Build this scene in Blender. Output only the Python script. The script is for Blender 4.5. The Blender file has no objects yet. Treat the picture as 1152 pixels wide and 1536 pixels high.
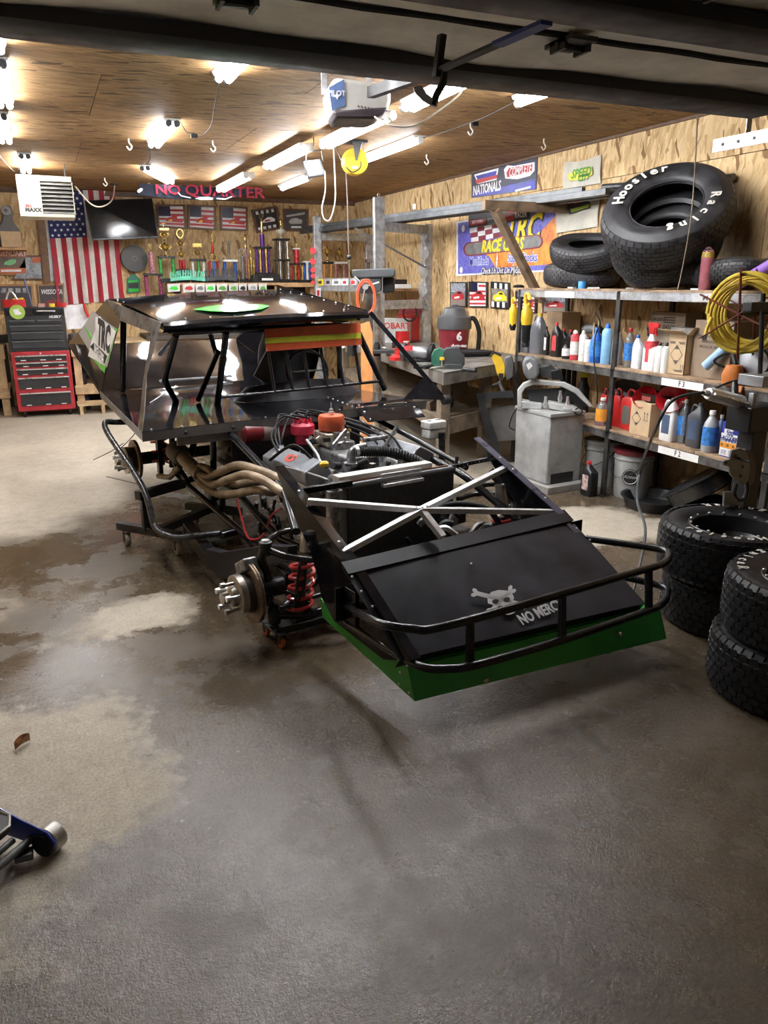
import bpy, math, random
from mathutils import Vector, Matrix
random.seed(7)
SC = bpy.context.scene
COL = SC.collection
V = Vector
PI = math.pi
# ------------------------------------------------------------------ camera, exposure, world
FPX, CXP, CYP, CAMH = 1154.0, 576.0, 768.0, 1.62
PITCH = math.atan(346 / FPX)
YAW = math.atan(516 / math.hypot(FPX, 346))
cam_d = bpy.data.cameras.new('camera')
cam = bpy.data.objects.new('camera', cam_d)
COL.objects.link(cam)
cam.location = (0, 0, CAMH)
cam.rotation_euler = (PI / 2 - PITCH, 0, -YAW)
cam_d.sensor_fit = 'VERTICAL'
cam_d.sensor_height = 36.0
cam_d.lens = FPX / 1536 * 36.0
cam_d.clip_start = 0.05
SC.camera = cam
SC.view_settings.view_transform = 'Standard'
SC.view_settings.look = 'None'
SC.view_settings.gamma = 1.0
SC.view_settings.use_curve_mapping = False
SC.view_settings.exposure = 0.4
world = bpy.data.worlds.new('world')
SC.world = world
world.use_nodes = True
world.node_tree.nodes['Background'].inputs[0].default_value = (0.8, 0.87, 1.0, 1)
world.node_tree.nodes['Background'].inputs[1].default_value = 0.05
LAMP_POWER = 70.0          # emission strength of the ceiling tubes

# ------------------------------------------------------------------ pixel directions -> world points
_f = V((math.sin(YAW) * math.cos(PITCH), math.cos(YAW) * math.cos(PITCH), -math.sin(PITCH)))
_r = V((math.cos(YAW), -math.sin(YAW), 0))
_u = _r.cross(_f)
CAMP = V((0, 0, CAMH))
def ray(px, py): return (px - CXP) / FPX * _r - (py - CYP) / FPX * _u + _f
def Zp(px, py, z):
    d = ray(px, py); return CAMP + d * ((z - CAMH) / d.z)
def Xp(px, py, x):
    d = ray(px, py); return CAMP + d * (x / d.x)
def Yp(px, py, y):
    d = ray(px, py); return CAMP + d * (y / d.y)
def depth(p): return (V(p) - CAMP).dot(_f)
def mpp(p): return depth(p) / FPX        # metres per pixel at a point
# car frame: x across the car, y from the nose to the tail, z up
CA = math.radians(11.1)
CARO = V((1.742, 2.431, 0))
CARX = V((math.cos(CA), math.sin(CA), 0)); CARY = V((-math.sin(CA), math.cos(CA), 0))
def cl(p):
    q = V(p) - CARO; return V((q.dot(CARX), q.dot(CARY), p[2]))
def cu(px, py, u):
    d = ray(px, py); return cl(CAMP + d * ((u - (CAMP - CARO).dot(CARX)) / d.dot(CARX)))
def cv(px, py, v):
    d = ray(px, py); return cl(CAMP + d * ((v - (CAMP - CARO).dot(CARY)) / d.dot(CARY)))
def cz(px, py, z): return cl(Zp(px, py, z))

# ------------------------------------------------------------------ mesh builder
def frame_of(x, y):
    x = V(x).normalized(); z = x.cross(V(y)).normalized(); y = z.cross(x)
    return x, y, z
def mat4(o, x, y):
    x, y, z = frame_of(x, y)
    return Matrix(((x.x, y.x, z.x, o[0]), (x.y, y.y, z.y, o[1]), (x.z, y.z, z.z, o[2]), (0, 0, 0, 1)))
def spline(pts, k=5, closed=False):
    P = [V(p) for p in pts]; n = len(P); out = []
    for i in range(n if closed else n - 1):
        if closed: a, b, c, d = P[i - 1], P[i], P[(i + 1) % n], P[(i + 2) % n]
        else: a, b, c, d = P[max(i - 1, 0)], P[i], P[i + 1], P[min(i + 2, n - 1)]
        for j in range(k):
            t = j / k
            out.append(.5 * ((2 * b) + (c - a) * t + (2 * a - 5 * b + 4 * c - d) * t * t + (3 * b - a - 3 * c + d) * t ** 3))
    if not closed: out.append(P[-1])
    return out
def fillet(pts, r, k=5):
    P = [V(p) for p in pts]; out = [P[0]]
    for i in range(1, len(P) - 1):
        a = P[i - 1] - P[i]; b = P[i + 1] - P[i]
        rr = min(r, a.length * .49, b.length * .49)
        p0 = P[i] + a.normalized() * rr; p2 = P[i] + b.normalized() * rr
        for j in range(k + 1):
            t = j / k; out.append(p0 * (1 - t) ** 2 + P[i] * 2 * t * (1 - t) + p2 * t * t)
    out.append(P[-1]); return out
class MB:
    def __init__(s): s.v = []; s.f = []
    def add(s, vs, fs):
        o = len(s.v); s.v += [V(p) for p in vs]; s.f += [tuple(i + o for i in f) for f in fs]; return s
    def box(s, c, d, m=None):
        x, y, z = d[0] / 2, d[1] / 2, d[2] / 2; c = V(c)
        vs = [V((a, b, e)) for a in (-x, x) for b in (-y, y) for e in (-z, z)]
        if m is not None: vs = [m @ p for p in vs]
        return s.add([c + p for p in vs], [(0, 1, 3, 2), (4, 6, 7, 5), (0, 4, 5, 1), (2, 3, 7, 6), (0, 2, 6, 4), (1, 5, 7, 3)])
    def bb(s, x0, x1, y0, y1, z0, z1):
        return s.box(((x0 + x1) / 2, (y0 + y1) / 2, (z0 + z1) / 2), (abs(x1 - x0), abs(y1 - y0), abs(z1 - z0)))
    def bar(s, a, b, w, h, up=(0, 0, 1)):
        a, b = V(a), V(b); x = (b - a)
        if abs(x.normalized().dot(V(up))) > .99: up = (1, 0, 0)
        M = mat4((0, 0, 0), x, V(up).cross(x)).to_3x3()
        return s.box((a + b) / 2, (x.length, w, h), M)
    def tube(s, pts, r, n=8, closed=False, cap=True):
        P = [V(p) for p in pts]; m = len(P)
        R = list(r) if isinstance(r, (list, tuple)) else [r] * m
        T = []
        for i in range(m):
            a = P[i - 1] if (i > 0 or closed) else P[i]; b = P[(i + 1) % m] if (i < m - 1 or closed) else P[i]
            t = b - a; T.append(t.normalized() if t.length > 1e-9 else V((0, 0, 1)))
        ref = V((0, 0, 1)) if abs(T[0].z) < .9 else V((1, 0, 0))
        nrm = (ref - T[0] * ref.dot(T[0])).normalized(); o = len(s.v)
        for i in range(m):
            nrm = (nrm - T[i] * nrm.dot(T[i]))
            nrm = nrm.normalized() if nrm.length > 1e-6 else T[i].orthogonal().normalized()
            bn = T[i].cross(nrm)
            for j in range(n):
                a = 2 * PI * j / n; s.v.append(P[i] + (nrm * math.cos(a) + bn * math.sin(a)) * R[i])
        for i in range(m if closed else m - 1):
            k = (i + 1) % m
            for j in range(n):
                q = (j + 1) % n; s.f.append((o + i * n + j, o + i * n + q, o + k * n + q, o + k * n + j))
        if cap and not closed:
            s.f.append(tuple(o + j for j in range(n))[::-1]); s.f.append(tuple(o + (m - 1) * n + j for j in range(n)))
        return s
    def lathe(s, prof, c=(0, 0, 0), axis=(0, 0, 1), n=20, cap=True, closed=False):
        ax = V(axis).normalized(); e = ax.orthogonal().normalized(); g = ax.cross(e); c = V(c); o = len(s.v)
        for r, h in prof:
            for j in range(n):
                a = 2 * PI * j / n; s.v.append(c + ax * h + (e * math.cos(a) + g * math.sin(a)) * r)
        m = len(prof)
        for i in range(m if closed else m - 1):
            k = (i + 1) % m
            for j in range(n):
                q = (j + 1) % n; s.f.append((o + i * n + j, o + i * n + q, o + k * n + q, o + k * n + j))
        if cap and not closed:
            if prof[0][0] > 1e-5: s.f.append(tuple(o + j for j in range(n))[::-1])
            if prof[-1][0] > 1e-5: s.f.append(tuple(o + (m - 1) * n + j for j in range(n)))
        return s
    def cyl(s, a, b, r, n=16, r2=None):
        a, b = V(a), V(b); r2 = r if r2 is None else r2
        return s.lathe([(r, 0), (r2, (b - a).length)], a, b - a, n)
    def prism(s, poly, t):
        P = [V(p) for p in poly]; t = V(t); n = len(P)
        fs = [tuple(range(n))[::-1], tuple(range(n, 2 * n))] + [(i, (i + 1) % n, (i + 1) % n + n, i + n) for i in range(n)]
        return s.add(P + [p + t for p in P], fs)
    def grid(s, rows, t=None):
        m, n = len(rows), len(rows[0]); o = len(s.v)
        for r in rows: s.v += [V(p) for p in r]
        for i in range(m - 1):
            for j in range(n - 1):
                s.f.append((o + i * n + j, o + i * n + j + 1, o + (i + 1) * n + j + 1, o + (i + 1) * n + j))
        if t is not None:
            t = V(t); q = len(s.v)
            for r in rows: s.v += [V(p) + t for p in r]
            for i in range(m - 1):
                for j in range(n - 1):
                    s.f.append((q + i * n + j, q + (i + 1) * n + j, q + (i + 1) * n + j + 1, q + i * n + j + 1))
            for i in range(m - 1):
                for j in (0, n - 1): s.f.append((o + i * n + j, o + (i + 1) * n + j, q + (i + 1) * n + j, q + i * n + j))
            for j in range(n - 1):
                for i in (0, m - 1): s.f.append((o + i * n + j, o + i * n + j + 1, q + i * n + j + 1, q + i * n + j))
        return s
    def loft(s, secs, c=(0, 0, 0), n=20, yaw=0):
        # sections (z, rx, ry, power[, dx, dy]); power 2 = ellipse, higher = boxier
        c = V(c); o = len(s.v); cy, sy = math.cos(yaw), math.sin(yaw)
        for q in secs:
            z, rx, ry, p = q[:4]; dx, dy = (q[4], q[5]) if len(q) > 4 else (0, 0)
            for j in range(n):
                a = 2 * PI * (j + .5) / n; ca, sa = math.cos(a), math.sin(a)
                x = rx * math.copysign(abs(ca) ** (2 / p), ca) + dx; y = ry * math.copysign(abs(sa) ** (2 / p), sa) + dy
                s.v.append(c + V((x * cy - y * sy, x * sy + y * cy, z)))
        m = len(secs)
        for i in range(m - 1):
            for j in range(n):
                q = (j + 1) % n; s.f.append((o + i * n + j, o + i * n + q, o + (i + 1) * n + q, o + (i + 1) * n + j))
        s.f.append(tuple(o + j for j in range(n))[::-1]); s.f.append(tuple(o + (m - 1) * n + j for j in range(n)))
        return s
    def ball(s, c, r, n=10, m=6, sc=(1, 1, 1)):
        pr = [(max(r * math.sin(PI * i / m), 1e-6), -r * math.cos(PI * i / m)) for i in range(m + 1)]
        o = len(s.v); s.lathe(pr, (0, 0, 0), (0, 0, 1), n); c = V(c)
        for i in range(o, len(s.v)):
            p = s.v[i]; s.v[i] = c + V((p.x * sc[0], p.y * sc[1], p.z * sc[2]))
        return s
    def mesh(s, name, off=None):
        me = bpy.data.meshes.new(name)
        me.from_pydata([tuple(p - off) for p in s.v] if off is not None else [tuple(p) for p in s.v], [], s.f)
        me.polygons.foreach_set('use_smooth', [True] * len(me.polygons))
        me.set_sharp_from_angle(angle=math.radians(38)); me.update()
        return me
    def build(s, name, m, parent=None, bevel=0, kind=None, label=None):
        off = OFF.get(parent.name) if parent is not None else None
        if parent is None:
            xs = [p.x for p in s.v]; ys = [p.y for p in s.v]; zs = [p.z for p in s.v]
            off = V(((min(xs) + max(xs)) / 2, (min(ys) + max(ys)) / 2, min(zs)))
        me = s.mesh(name, off)
        me.materials.append(m)
        o = bpy.data.objects.new(name, me); COL.objects.link(o)
        if parent is not None:
            o.parent = parent
            if off is not None: OFF[o.name] = off
        else: o.location = off
        if bevel:
            b = o.modifiers.new('edge', 'BEVEL'); b.width = bevel; b.segments = 2; b.limit_method = 'ANGLE'; b.angle_limit = math.radians(50)
        if kind: o['kind'] = kind
        if label: o['label'] = label
        return o
OFF = {}
def tag(o, label, cat, group=None):
    o['label'] = label; o['category'] = cat
    if group: o['group'] = group
    return o
def thing(name, label, cat, loc=(0, 0, 0), rot=(0, 0, 0), group=None, world=False):
    o = bpy.data.objects.new(name, None); COL.objects.link(o)
    o.location = loc; o.rotation_euler = rot; o.empty_display_size = .1
    if world: OFF[o.name] = V(loc)
    return tag(o, label, cat, group)
def copy_tree(o, parent=None):
    c = o.copy(); COL.objects.link(c); c.parent = parent
    for ch in list(o.children): copy_tree(ch, c)
    return c
def structure(o): o['kind'] = 'structure'; return o
_txt = {}
def text_mesh(body, size, m4, extrude=.0006, shear=0, xs=1.0, bold=0.0, align='CENTER', space=1.0):
    cu_ = bpy.data.curves.new('t', 'FONT'); cu_.body = body; cu_.size = size; cu_.extrude = extrude; cu_.shear = shear
    cu_.align_x = align; cu_.align_y = 'CENTER'; cu_.resolution_u = 2; cu_.offset = bold; cu_.space_character = space
    t = bpy.data.objects.new('t', cu_); me = bpy.data.meshes.new_from_object(t)
    bpy.data.objects.remove(t); bpy.data.curves.remove(cu_)
    me.transform(m4 @ Matrix.Diagonal((xs, 1, 1, 1)))
    return me
def text(body, size, m, parent, m4, name='lettering', **k):
    me = text_mesh(body, size, m4, **k)
    off = OFF.get(parent.name)
    if off is not None: me.transform(Matrix.Translation(-off))
    me.name = name; me.materials.clear(); me.materials.append(m)
    o = bpy.data.objects.new(name, me); COL.objects.link(o); o.parent = parent
    if off is not None: OFF[o.name] = off
    return o

# ------------------------------------------------------------------ materials
_M = {}
def M(name, col=(.5, .5, .5), rough=.5, metal=0.0, var=.12, scale=9.0, bump=0.0, bscale=60.0, emit=0.0, trans=0.0, coat=0.0, dirt=None, spec=.5):
    if name in _M: return _M[name]
    m = bpy.data.materials.new(name); _M[name] = m; m.use_nodes = True
    nt = m.node_tree; N = nt.nodes; L = nt.links; b = N['Principled BSDF']
    b.inputs['Roughness'].default_value = rough; b.inputs['Metallic'].default_value = metal
    b.inputs['Base Color'].default_value = (*col, 1); b.inputs['Specular IOR Level'].default_value = spec
    if coat: b.inputs['Coat Weight'].default_value = coat; b.inputs['Coat Roughness'].default_value = .06
    if trans: b.inputs['Transmission Weight'].default_value = trans
    if emit:
        b.inputs['Emission Color'].default_value = (*col, 1); b.inputs['Emission Strength'].default_value = emit; return m
    tc = N.new('ShaderNodeTexCoord'); oi = N.new('ShaderNodeObjectInfo')
    ad = N.new('ShaderNodeVectorMath'); ad.operation = 'ADD'; L.new(tc.outputs['Object'], ad.inputs[0])
    cx = N.new('ShaderNodeVectorMath'); cx.operation = 'SCALE'; cx.inputs[0].default_value = (31, 17, 23); L.new(oi.outputs['Random'], cx.inputs['Scale']); L.new(cx.outputs[0], ad.inputs[1])
    nz = N.new('ShaderNodeTexNoise'); nz.inputs['Scale'].default_value = scale; nz.inputs['Detail'].default_value = 6; nz.inputs['Roughness'].default_value = .65
    L.new(ad.outputs[0], nz.inputs['Vector'])
    mx = N.new('ShaderNodeMix'); mx.data_type = 'RGBA'
    d = dirt if dirt else tuple(c * (1 - 2 * var) for c in col)
    mx.inputs['A'].default_value = (*d, 1); mx.inputs['B'].default_value = (*tuple(min(1, c * (1 + var)) for c in col), 1)
    mr = N.new('ShaderNodeMapRange'); mr.inputs['From Min'].default_value = .3; mr.inputs['From Max'].default_value = .62
    L.new(nz.outputs['Fac'], mr.inputs['Value']); L.new(mr.outputs[0], mx.inputs['Factor']); L.new(mx.outputs['Result'], b.inputs['Base Color'])
    rr = N.new('ShaderNodeMapRange'); rr.inputs['From Min'].default_value = .3; rr.inputs['From Max'].default_value = .7
    rr.inputs['To Min'].default_value = max(.02, rough * .75); rr.inputs['To Max'].default_value = min(1, rough * 1.3)
    L.new(nz.outputs['Fac'], rr.inputs['Value']); L.new(rr.outputs[0], b.inputs['Roughness'])
    if bump:
        n2 = N.new('ShaderNodeTexNoise'); n2.inputs['Scale'].default_value = bscale; n2.inputs['Detail'].default_value = 3
        L.new(ad.outputs[0], n2.inputs['Vector']); bp = N.new('ShaderNodeBump'); bp.inputs['Strength'].default_value = bump; bp.inputs['Distance'].default_value = .01
        L.new(n2.outputs['Fac'], bp.inputs['Height']); L.new(bp.outputs[0], b.inputs['Normal'])
    return m
def osb(name, stretch, light, mid, dark, axis_rot=0.5):
    # oriented strand board: three layers of stretched flakes
    m = bpy.data.materials.new(name); m.use_nodes = True
    nt = m.node_tree; N = nt.nodes; L = nt.links; b = N['Principled BSDF']; b.inputs['Roughness'].default_value = .62
    b.inputs['Specular IOR Level'].default_value = .25
    tc = N.new('ShaderNodeTexCoord'); oi = N.new('ShaderNodeObjectInfo')
    sc = N.new('ShaderNodeVectorMath'); sc.operation = 'SCALE'; sc.inputs[0].default_value = (13.7, 29.1, 7.3); L.new(oi.outputs['Random'], sc.inputs['Scale'])
    ad = N.new('ShaderNodeVectorMath'); ad.operation = 'ADD'; L.new(tc.outputs['Object'], ad.inputs[0]); L.new(sc.outputs[0], ad.inputs[1])
    nz = N.new('ShaderNodeTexNoise'); nz.inputs['Scale'].default_value = 9; nz.inputs['Detail'].default_value = 2; L.new(ad.outputs[0], nz.inputs['Vector'])
    dn = N.new('ShaderNodeMix'); dn.data_type = 'VECTOR'; dn.inputs['Factor'].default_value = .045; L.new(ad.outputs[0], dn.inputs['A']); L.new(nz.outputs['Color'], dn.inputs['B'])
    def layer(k, ang):
        mp = N.new('ShaderNodeMapping'); mp.inputs['Rotation'].default_value = tuple(ang if a else 0 for a in ((stretch[0] == max(stretch)) * (stretch != stretch[::-1]) * 0 + (ROTAX[name] == 'x'), ROTAX[name] == 'y', ROTAX[name] == 'z'))
        L.new(dn.outputs['Result'], mp.inputs['Vector'])
        m2 = N.new('ShaderNodeVectorMath'); m2.operation = 'MULTIPLY'; m2.inputs[1].default_value = tuple(q * k for q in stretch); L.new(mp.outputs[0], m2.inputs[0])
        vo = N.new('ShaderNodeTexVoronoi'); vo.inputs['Scale'].default_value = 1; L.new(m2.outputs[0], vo.inputs['Vector'])
        sp = N.new('ShaderNodeSeparateColor'); L.new(vo.outputs['Color'], sp.inputs[0]); return sp, vo
    a, va = layer(1, .10); c, vc = layer(1.3, -.22); e, ve = layer(.9, .28)
    r1 = N.new('ShaderNodeValToRGB'); el = r1.color_ramp.elements
    el[0].position = 0; el[0].color = (*mid, 1); el[1].position = 1; el[1].color = (*light, 1)
    q = el.new(.45); q.color = (*[(x + y) / 2 for x, y in zip(mid, light)], 1); L.new(a.outputs[0], r1.inputs[0])
    r2 = N.new('ShaderNodeValToRGB'); el = r2.color_ramp.elements
    el[0].color = (*[x * .8 for x in mid], 1); el[1].color = (*light, 1); L.new(c.outputs[1], r2.inputs[0])
    st = N.new('ShaderNodeMath'); st.operation = 'GREATER_THAN'; st.inputs[1].default_value = .52; L.new(c.outputs[0], st.inputs[0])
    m1 = N.new('ShaderNodeMix'); m1.data_type = 'RGBA'; L.new(st.outputs[0], m1.inputs['Factor']); L.new(r1.outputs[0], m1.inputs['A']); L.new(r2.outputs[0], m1.inputs['B'])
    s3 = N.new('ShaderNodeMath'); s3.operation = 'GREATER_THAN'; s3.inputs[1].default_value = .945; L.new(e.outputs[0], s3.inputs[0])
    m3 = N.new('ShaderNodeMix'); m3.data_type = 'RGBA'; L.new(s3.outputs[0], m3.inputs['Factor']); L.new(m1.outputs['Result'], m3.inputs['A']); m3.inputs['B'].default_value = (*dark, 1)
    n4 = N.new('ShaderNodeTexNoise'); n4.inputs['Scale'].default_value = 1.3; n4.inputs['Detail'].default_value = 3; L.new(ad.outputs[0], n4.inputs['Vector'])
    mr = N.new('ShaderNodeMapRange'); mr.inputs['From Min'].default_value = .3; mr.inputs['From Max'].default_value = .7; mr.inputs['To Min'].default_value = .82; mr.inputs['To Max'].default_value = 1.08; L.new(n4.outputs['Fac'], mr.inputs['Value'])
    mu = N.new('ShaderNodeVectorMath'); mu.operation = 'SCALE'; L.new(m3.outputs['Result'], mu.inputs[0]); L.new(mr.outputs[0], mu.inputs['Scale'])
    L.new(mu.outputs[0], b.inputs['Base Color'])
    bp = N.new('ShaderNodeBump'); bp.inputs['Strength'].default_value = .25; bp.inputs['Distance'].default_value = .004; L.new(c.outputs[0], bp.inputs['Height']); L.new(bp.outputs[0], b.inputs['Normal'])
    return m
ROTAX = {'osb_wall': 'x', 'osb_back': 'y', 'osb_ceiling': 'z'}
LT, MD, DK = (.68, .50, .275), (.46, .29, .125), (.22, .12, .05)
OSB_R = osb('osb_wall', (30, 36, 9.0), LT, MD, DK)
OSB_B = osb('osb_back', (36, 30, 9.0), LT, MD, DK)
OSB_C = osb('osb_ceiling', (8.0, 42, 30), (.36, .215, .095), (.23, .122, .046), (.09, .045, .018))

# ------------------------------------------------------------------ shell
XR, XL, YB, YF, ZC = 4.45, -3.2, 11.5, -0.9, 2.77
def floor_material():
    m = bpy.data.materials.new('concrete'); m.use_nodes = True
    nt = m.node_tree; N = nt.nodes; L = nt.links; b = N['Principled BSDF']
    tc = N.new('ShaderNodeTexCoord'); P = tc.outputs['Object']
    def noise(sc, det=5, rough=.6, vec=None):
        n = N.new('ShaderNodeTexNoise'); n.inputs['Scale'].default_value = sc; n.inputs['Detail'].default_value = det; n.inputs['Roughness'].default_value = rough
        L.new(vec or P, n.inputs['Vector']); return n.outputs['Fac']
    def math_(op, a, c=None, clamp=False):
        n = N.new('ShaderNodeMath'); n.operation = op; n.use_clamp = clamp
        for i, x in enumerate((a, c)):
            if x is None: continue
            if isinstance(x, (int, float)): n.inputs[i].default_value = x
            else: L.new(x, n.inputs[i])
        return n.outputs[0]
    def ramp(x, a, c, t0=0., t1=1.):
        n = N.new('ShaderNodeMapRange'); n.interpolation_type = 'SMOOTHSTEP'
        for k, q in (('From Min', a), ('From Max', c), ('To Min', t0), ('To Max', t1)): n.inputs[k].default_value = q
        L.new(x, n.inputs['Value']); return n.outputs[0]
    # warped coordinates for the outline of the damp patches
    nz = N.new('ShaderNodeTexNoise'); nz.inputs['Scale'].default_value = 1.9; nz.inputs['Detail'].default_value = 7; nz.inputs['Roughness'].default_value = .68; L.new(P, nz.inputs['Vector'])
    sb = N.new('ShaderNodeVectorMath'); sb.operation = 'SUBTRACT'; L.new(nz.outputs['Color'], sb.inputs[0]); sb.inputs[1].default_value = (.5, .5, .5)
    sc = N.new('ShaderNodeVectorMath'); sc.operation = 'SCALE'; sc.inputs['Scale'].default_value = 1.1; L.new(sb.outputs[0], sc.inputs[0])
    ad = N.new('ShaderNodeVectorMath'); L.new(P, ad.inputs[0]); L.new(sc.outputs[0], ad.inputs[1])
    sx = N.new('ShaderNodeSeparateXYZ'); L.new(ad.outputs[0], sx.inputs[0]); X, Y = sx.outputs[0], sx.outputs[1]
    def blob(cx, cy, rx, ry, soft=.25):
        dx = math_('DIVIDE', math_('SUBTRACT', X, cx), rx); dy = math_('DIVIDE', math_('SUBTRACT', Y, cy), ry)
        return ramp(math_('SQRT', math_('ADD', math_('MULTIPLY', dx, dx), math_('MULTIPLY', dy, dy))), 1 - soft, 1 + soft, 1, 0)
    dry = None
    for a in DRY:
        q = blob(*a); dry = q if dry is None else math_('MAXIMUM', dry, q)
    wet = math_('SUBTRACT', 1, dry, True)
    c1 = N.new('ShaderNodeValToRGB'); el = c1.color_ramp.elements
    el[0].position = .28; el[0].color = (.27, .23, .175, 1); el[1].position = .72; el[1].color = (.55, .49, .39, 1)
    mixn = math_('ADD', math_('MULTIPLY', noise(1.1, 8, .7), .6), math_('MULTIPLY', noise(14, 6, .7), .4)); L.new(mixn, c1.inputs[0])
    c2 = N.new('ShaderNodeValToRGB'); el = c2.color_ramp.elements
    el[0].position = .3; el[0].color = (.044, .032, .020, 1); el[1].position = .72; el[1].color = (.148, .112, .072, 1); L.new(mixn, c2.inputs[0])
    mc = N.new('ShaderNodeMix'); mc.data_type = 'RGBA'; L.new(wet, mc.inputs['Factor']); L.new(c1.outputs[0], mc.inputs['A']); L.new(c2.outputs[0], mc.inputs['B'])
    # dark spots and tracks of old oil
    sp = ramp(noise(3.2, 9, .78), .66, .72); so = N.new('ShaderNodeMix'); so.data_type = 'RGBA'; L.new(math_('MULTIPLY', sp, .55), so.inputs['Factor']); L.new(mc.outputs['Result'], so.inputs['A']); so.inputs['B'].default_value = (.06, .05, .04, 1)
    # fine speckle of the aggregate
    pk = ramp(noise(95, 3, .8), .35, .65, .78, 1.16); mu = N.new('ShaderNodeVectorMath'); mu.operation = 'SCALE'; L.new(so.outputs['Result'], mu.inputs[0]); L.new(pk, mu.inputs['Scale'])
    L.new(mu.outputs[0], b.inputs['Base Color'])
    rw = ramp(noise(1.7, 7, .72), .40, .60, .07, .40); rd = .72
    rr = math_('ADD', math_('MULTIPLY', wet, rw), math_('MULTIPLY', dry, rd)); L.new(rr, b.inputs['Roughness'])
    b.inputs['Specular IOR Level'].default_value = .5
    h = math_('ADD', noise(210, 3, .7), math_('MULTIPLY', noise(75, 3, .6), 1.3))
    sy = N.new('ShaderNodeSeparateXYZ'); L.new(P, sy.inputs[0])
    near = ramp(sy.outputs[1], 2.0, 4.2, .42, .06)          # the apron by the door is broom-rough, the slab inside is trowelled
    bp = N.new('ShaderNodeBump'); bp.inputs['Distance'].default_value = .0035; L.new(near, bp.inputs['Strength']); L.new(h, bp.inputs['Height']); L.new(bp.outputs[0], b.inputs['Normal'])
    return m
# outlines of the dry concrete (centre x, y, radius x, y, softness)
DRY = [(-.9, 8.9, 2.2, 3.6, .08), (4.0, 8.5, 2.2, 3.3, .1), (-.35, 2.45, .55, .62, .14), (3.3, 4.1, .55, .45, .2), (-2.2, 4.0, 1.7, 3.0, .1), (.25, 3.75, .3, .22, .3)]
fl = MB(); fl.grid([[(x, y, 0) for x in (XL - .2, XR + .2)] for y in (-6, YB + .2)], (0, 0, -.12))
floor = fl.build('floor', floor_material()); structure(floor)
floor.data.transform(Matrix.Translation(floor.location)); floor.location = (0, 0, 0)

SEAM = M('seam_backing', (.06, .04, .025), .9)
def sheet_wall(name, mtl, o, du, dv, nrm, U, Vv, pu, pv, off=0.0, holes=()):
    # sheets of board with open joints on a dark backing
    o, du, dv, nrm = V(o), V(du), V(dv), V(nrm); mb = MB()
    mb.prism([o, o + du * U, o + du * U + dv * Vv, o + dv * Vv], -nrm * .1)
    w = mb.build(name, SEAM); structure(w); OFF[w.name] = w.location.copy()
    g = .0025; cache = {}; row = 0; v0 = 0.0
    while v0 < Vv - .02:
        v1 = min(v0 + pv, Vv); u0 = -off if row % 2 else 0.0
        while u0 < U - .02:
            a, c = max(u0, 0) + g, min(u0 + pu, U) - g
            key = (round(c - a, 3), round(v1 - v0, 3)); ctr = o + du * ((a + c) / 2) + dv * ((v0 + v1) / 2)
            if key not in cache:
                hu, hv = du * ((c - a) / 2), dv * ((v1 - v0) / 2 - g); q = MB()
                q.prism([-hu - hv, hu - hv, hu + hv, -hu + hv], nrm * .011); me = q.mesh('osb_panel'); me.materials.append(mtl); cache[key] = me
            p = bpy.data.objects.new('osb_panel', cache[key]); COL.objects.link(p); p.parent = w; p.location = ctr - w.location
            u0 += pu
        v0 = v1; row += 1
    return w
sheet_wall('wall_right', OSB_R, (XR, YF, 0), (0, 1, 0), (0, 0, 1), (-1, 0, 0), YB - YF, ZC, 1.22, 2.44)
sheet_wall('wall_back', OSB_B, (XL, YB, 0), (1, 0, 0), (0, 0, 1), (0, -1, 0), XR - XL, ZC, 1.22, 2.44)
sheet_wall('wall_left', OSB_R, (XL, YF, 0), (0, 1, 0), (0, 0, 1), (1, 0, 0), YB - YF, ZC, 1.22, 2.44)
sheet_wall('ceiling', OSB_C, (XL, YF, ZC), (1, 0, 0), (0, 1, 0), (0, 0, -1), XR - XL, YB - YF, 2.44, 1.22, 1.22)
wf = MB(); wf.bb(XL, -1.9, YF - .1, YF, 0, ZC); wf.bb(3.02, XR, YF - .1, YF, 0, ZC); wf.bb(-1.9, 3.02, YF - .1, YF, 2.2, ZC)
structure(wf.build('wall_front', M('front_wall', (.35, .25, .14), .7)))
# dark timber along the top of the walls
WOODD = M('dark_trim', (.12, .065, .035), .6, var=.3)
t1 = MB(); t1.bb(XL, XR, YB - .035, YB - .011, ZC - .075, ZC - .011); structure(t1.build('trim_1', WOODD, bevel=.003))
t2 = MB(); t2.bb(XR - .03, XR - .011, YF, YB - .04, ZC - .035, ZC - .011); structure(t2.build('trim_2', WOODD, bevel=.003))

# ------------------------------------------------------------------ overhead door, open under the ceiling
DOORW = M('door_liner', (.90, .87, .81), .55, var=.15, scale=3.5, bump=.35, bscale=7)
STRUT = M('door_strut', (.018, .018, .021), .5)
HINGE = M('hinge_steel', (.05, .048, .045), .45, .6)
GALV = M('galvanised', (.50, .52, .55), .38, .75, var=.18, scale=25)
DX0, DX1, DZ = -1.95, 2.93, 2.36
dr = bpy.data.objects.new('door_1', None); COL.objects.link(dr); dr.location = (0, 2.8, DZ); structure(dr); OFF[dr.name] = V(dr.location)
ys = [2.80, 2.29, 1.74, 1.19, .64, .09]
for i in range(5):
    y1, y0 = ys[i], ys[i + 1]; rows = []
    for a in range(9):
        yy = y0 + .012 + (y1 - y0 - .024) * a / 8; row = []
        for c in range(41):
            xx = DX0 + (DX1 - DX0) * c / 40
            e = 1 - abs(a / 4 - 1) ** 3
            sag = e * (.010 * math.sin(xx * 3.1 + i * 2) + .006 * math.sin(xx * 8.3 + a + i) - .012)
            edge = (.010 * math.sin(xx * 5.3 + i * 3.1) ** 2 if a in (0, 8) and i < 4 else 0)
            row.append((xx, yy + (edge if a == 0 else -edge), DZ + sag))
        rows.append(row)
    g = MB(); g.grid(rows, (0, 0, .045)); g.build('door_section', DOORW, dr)
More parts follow.
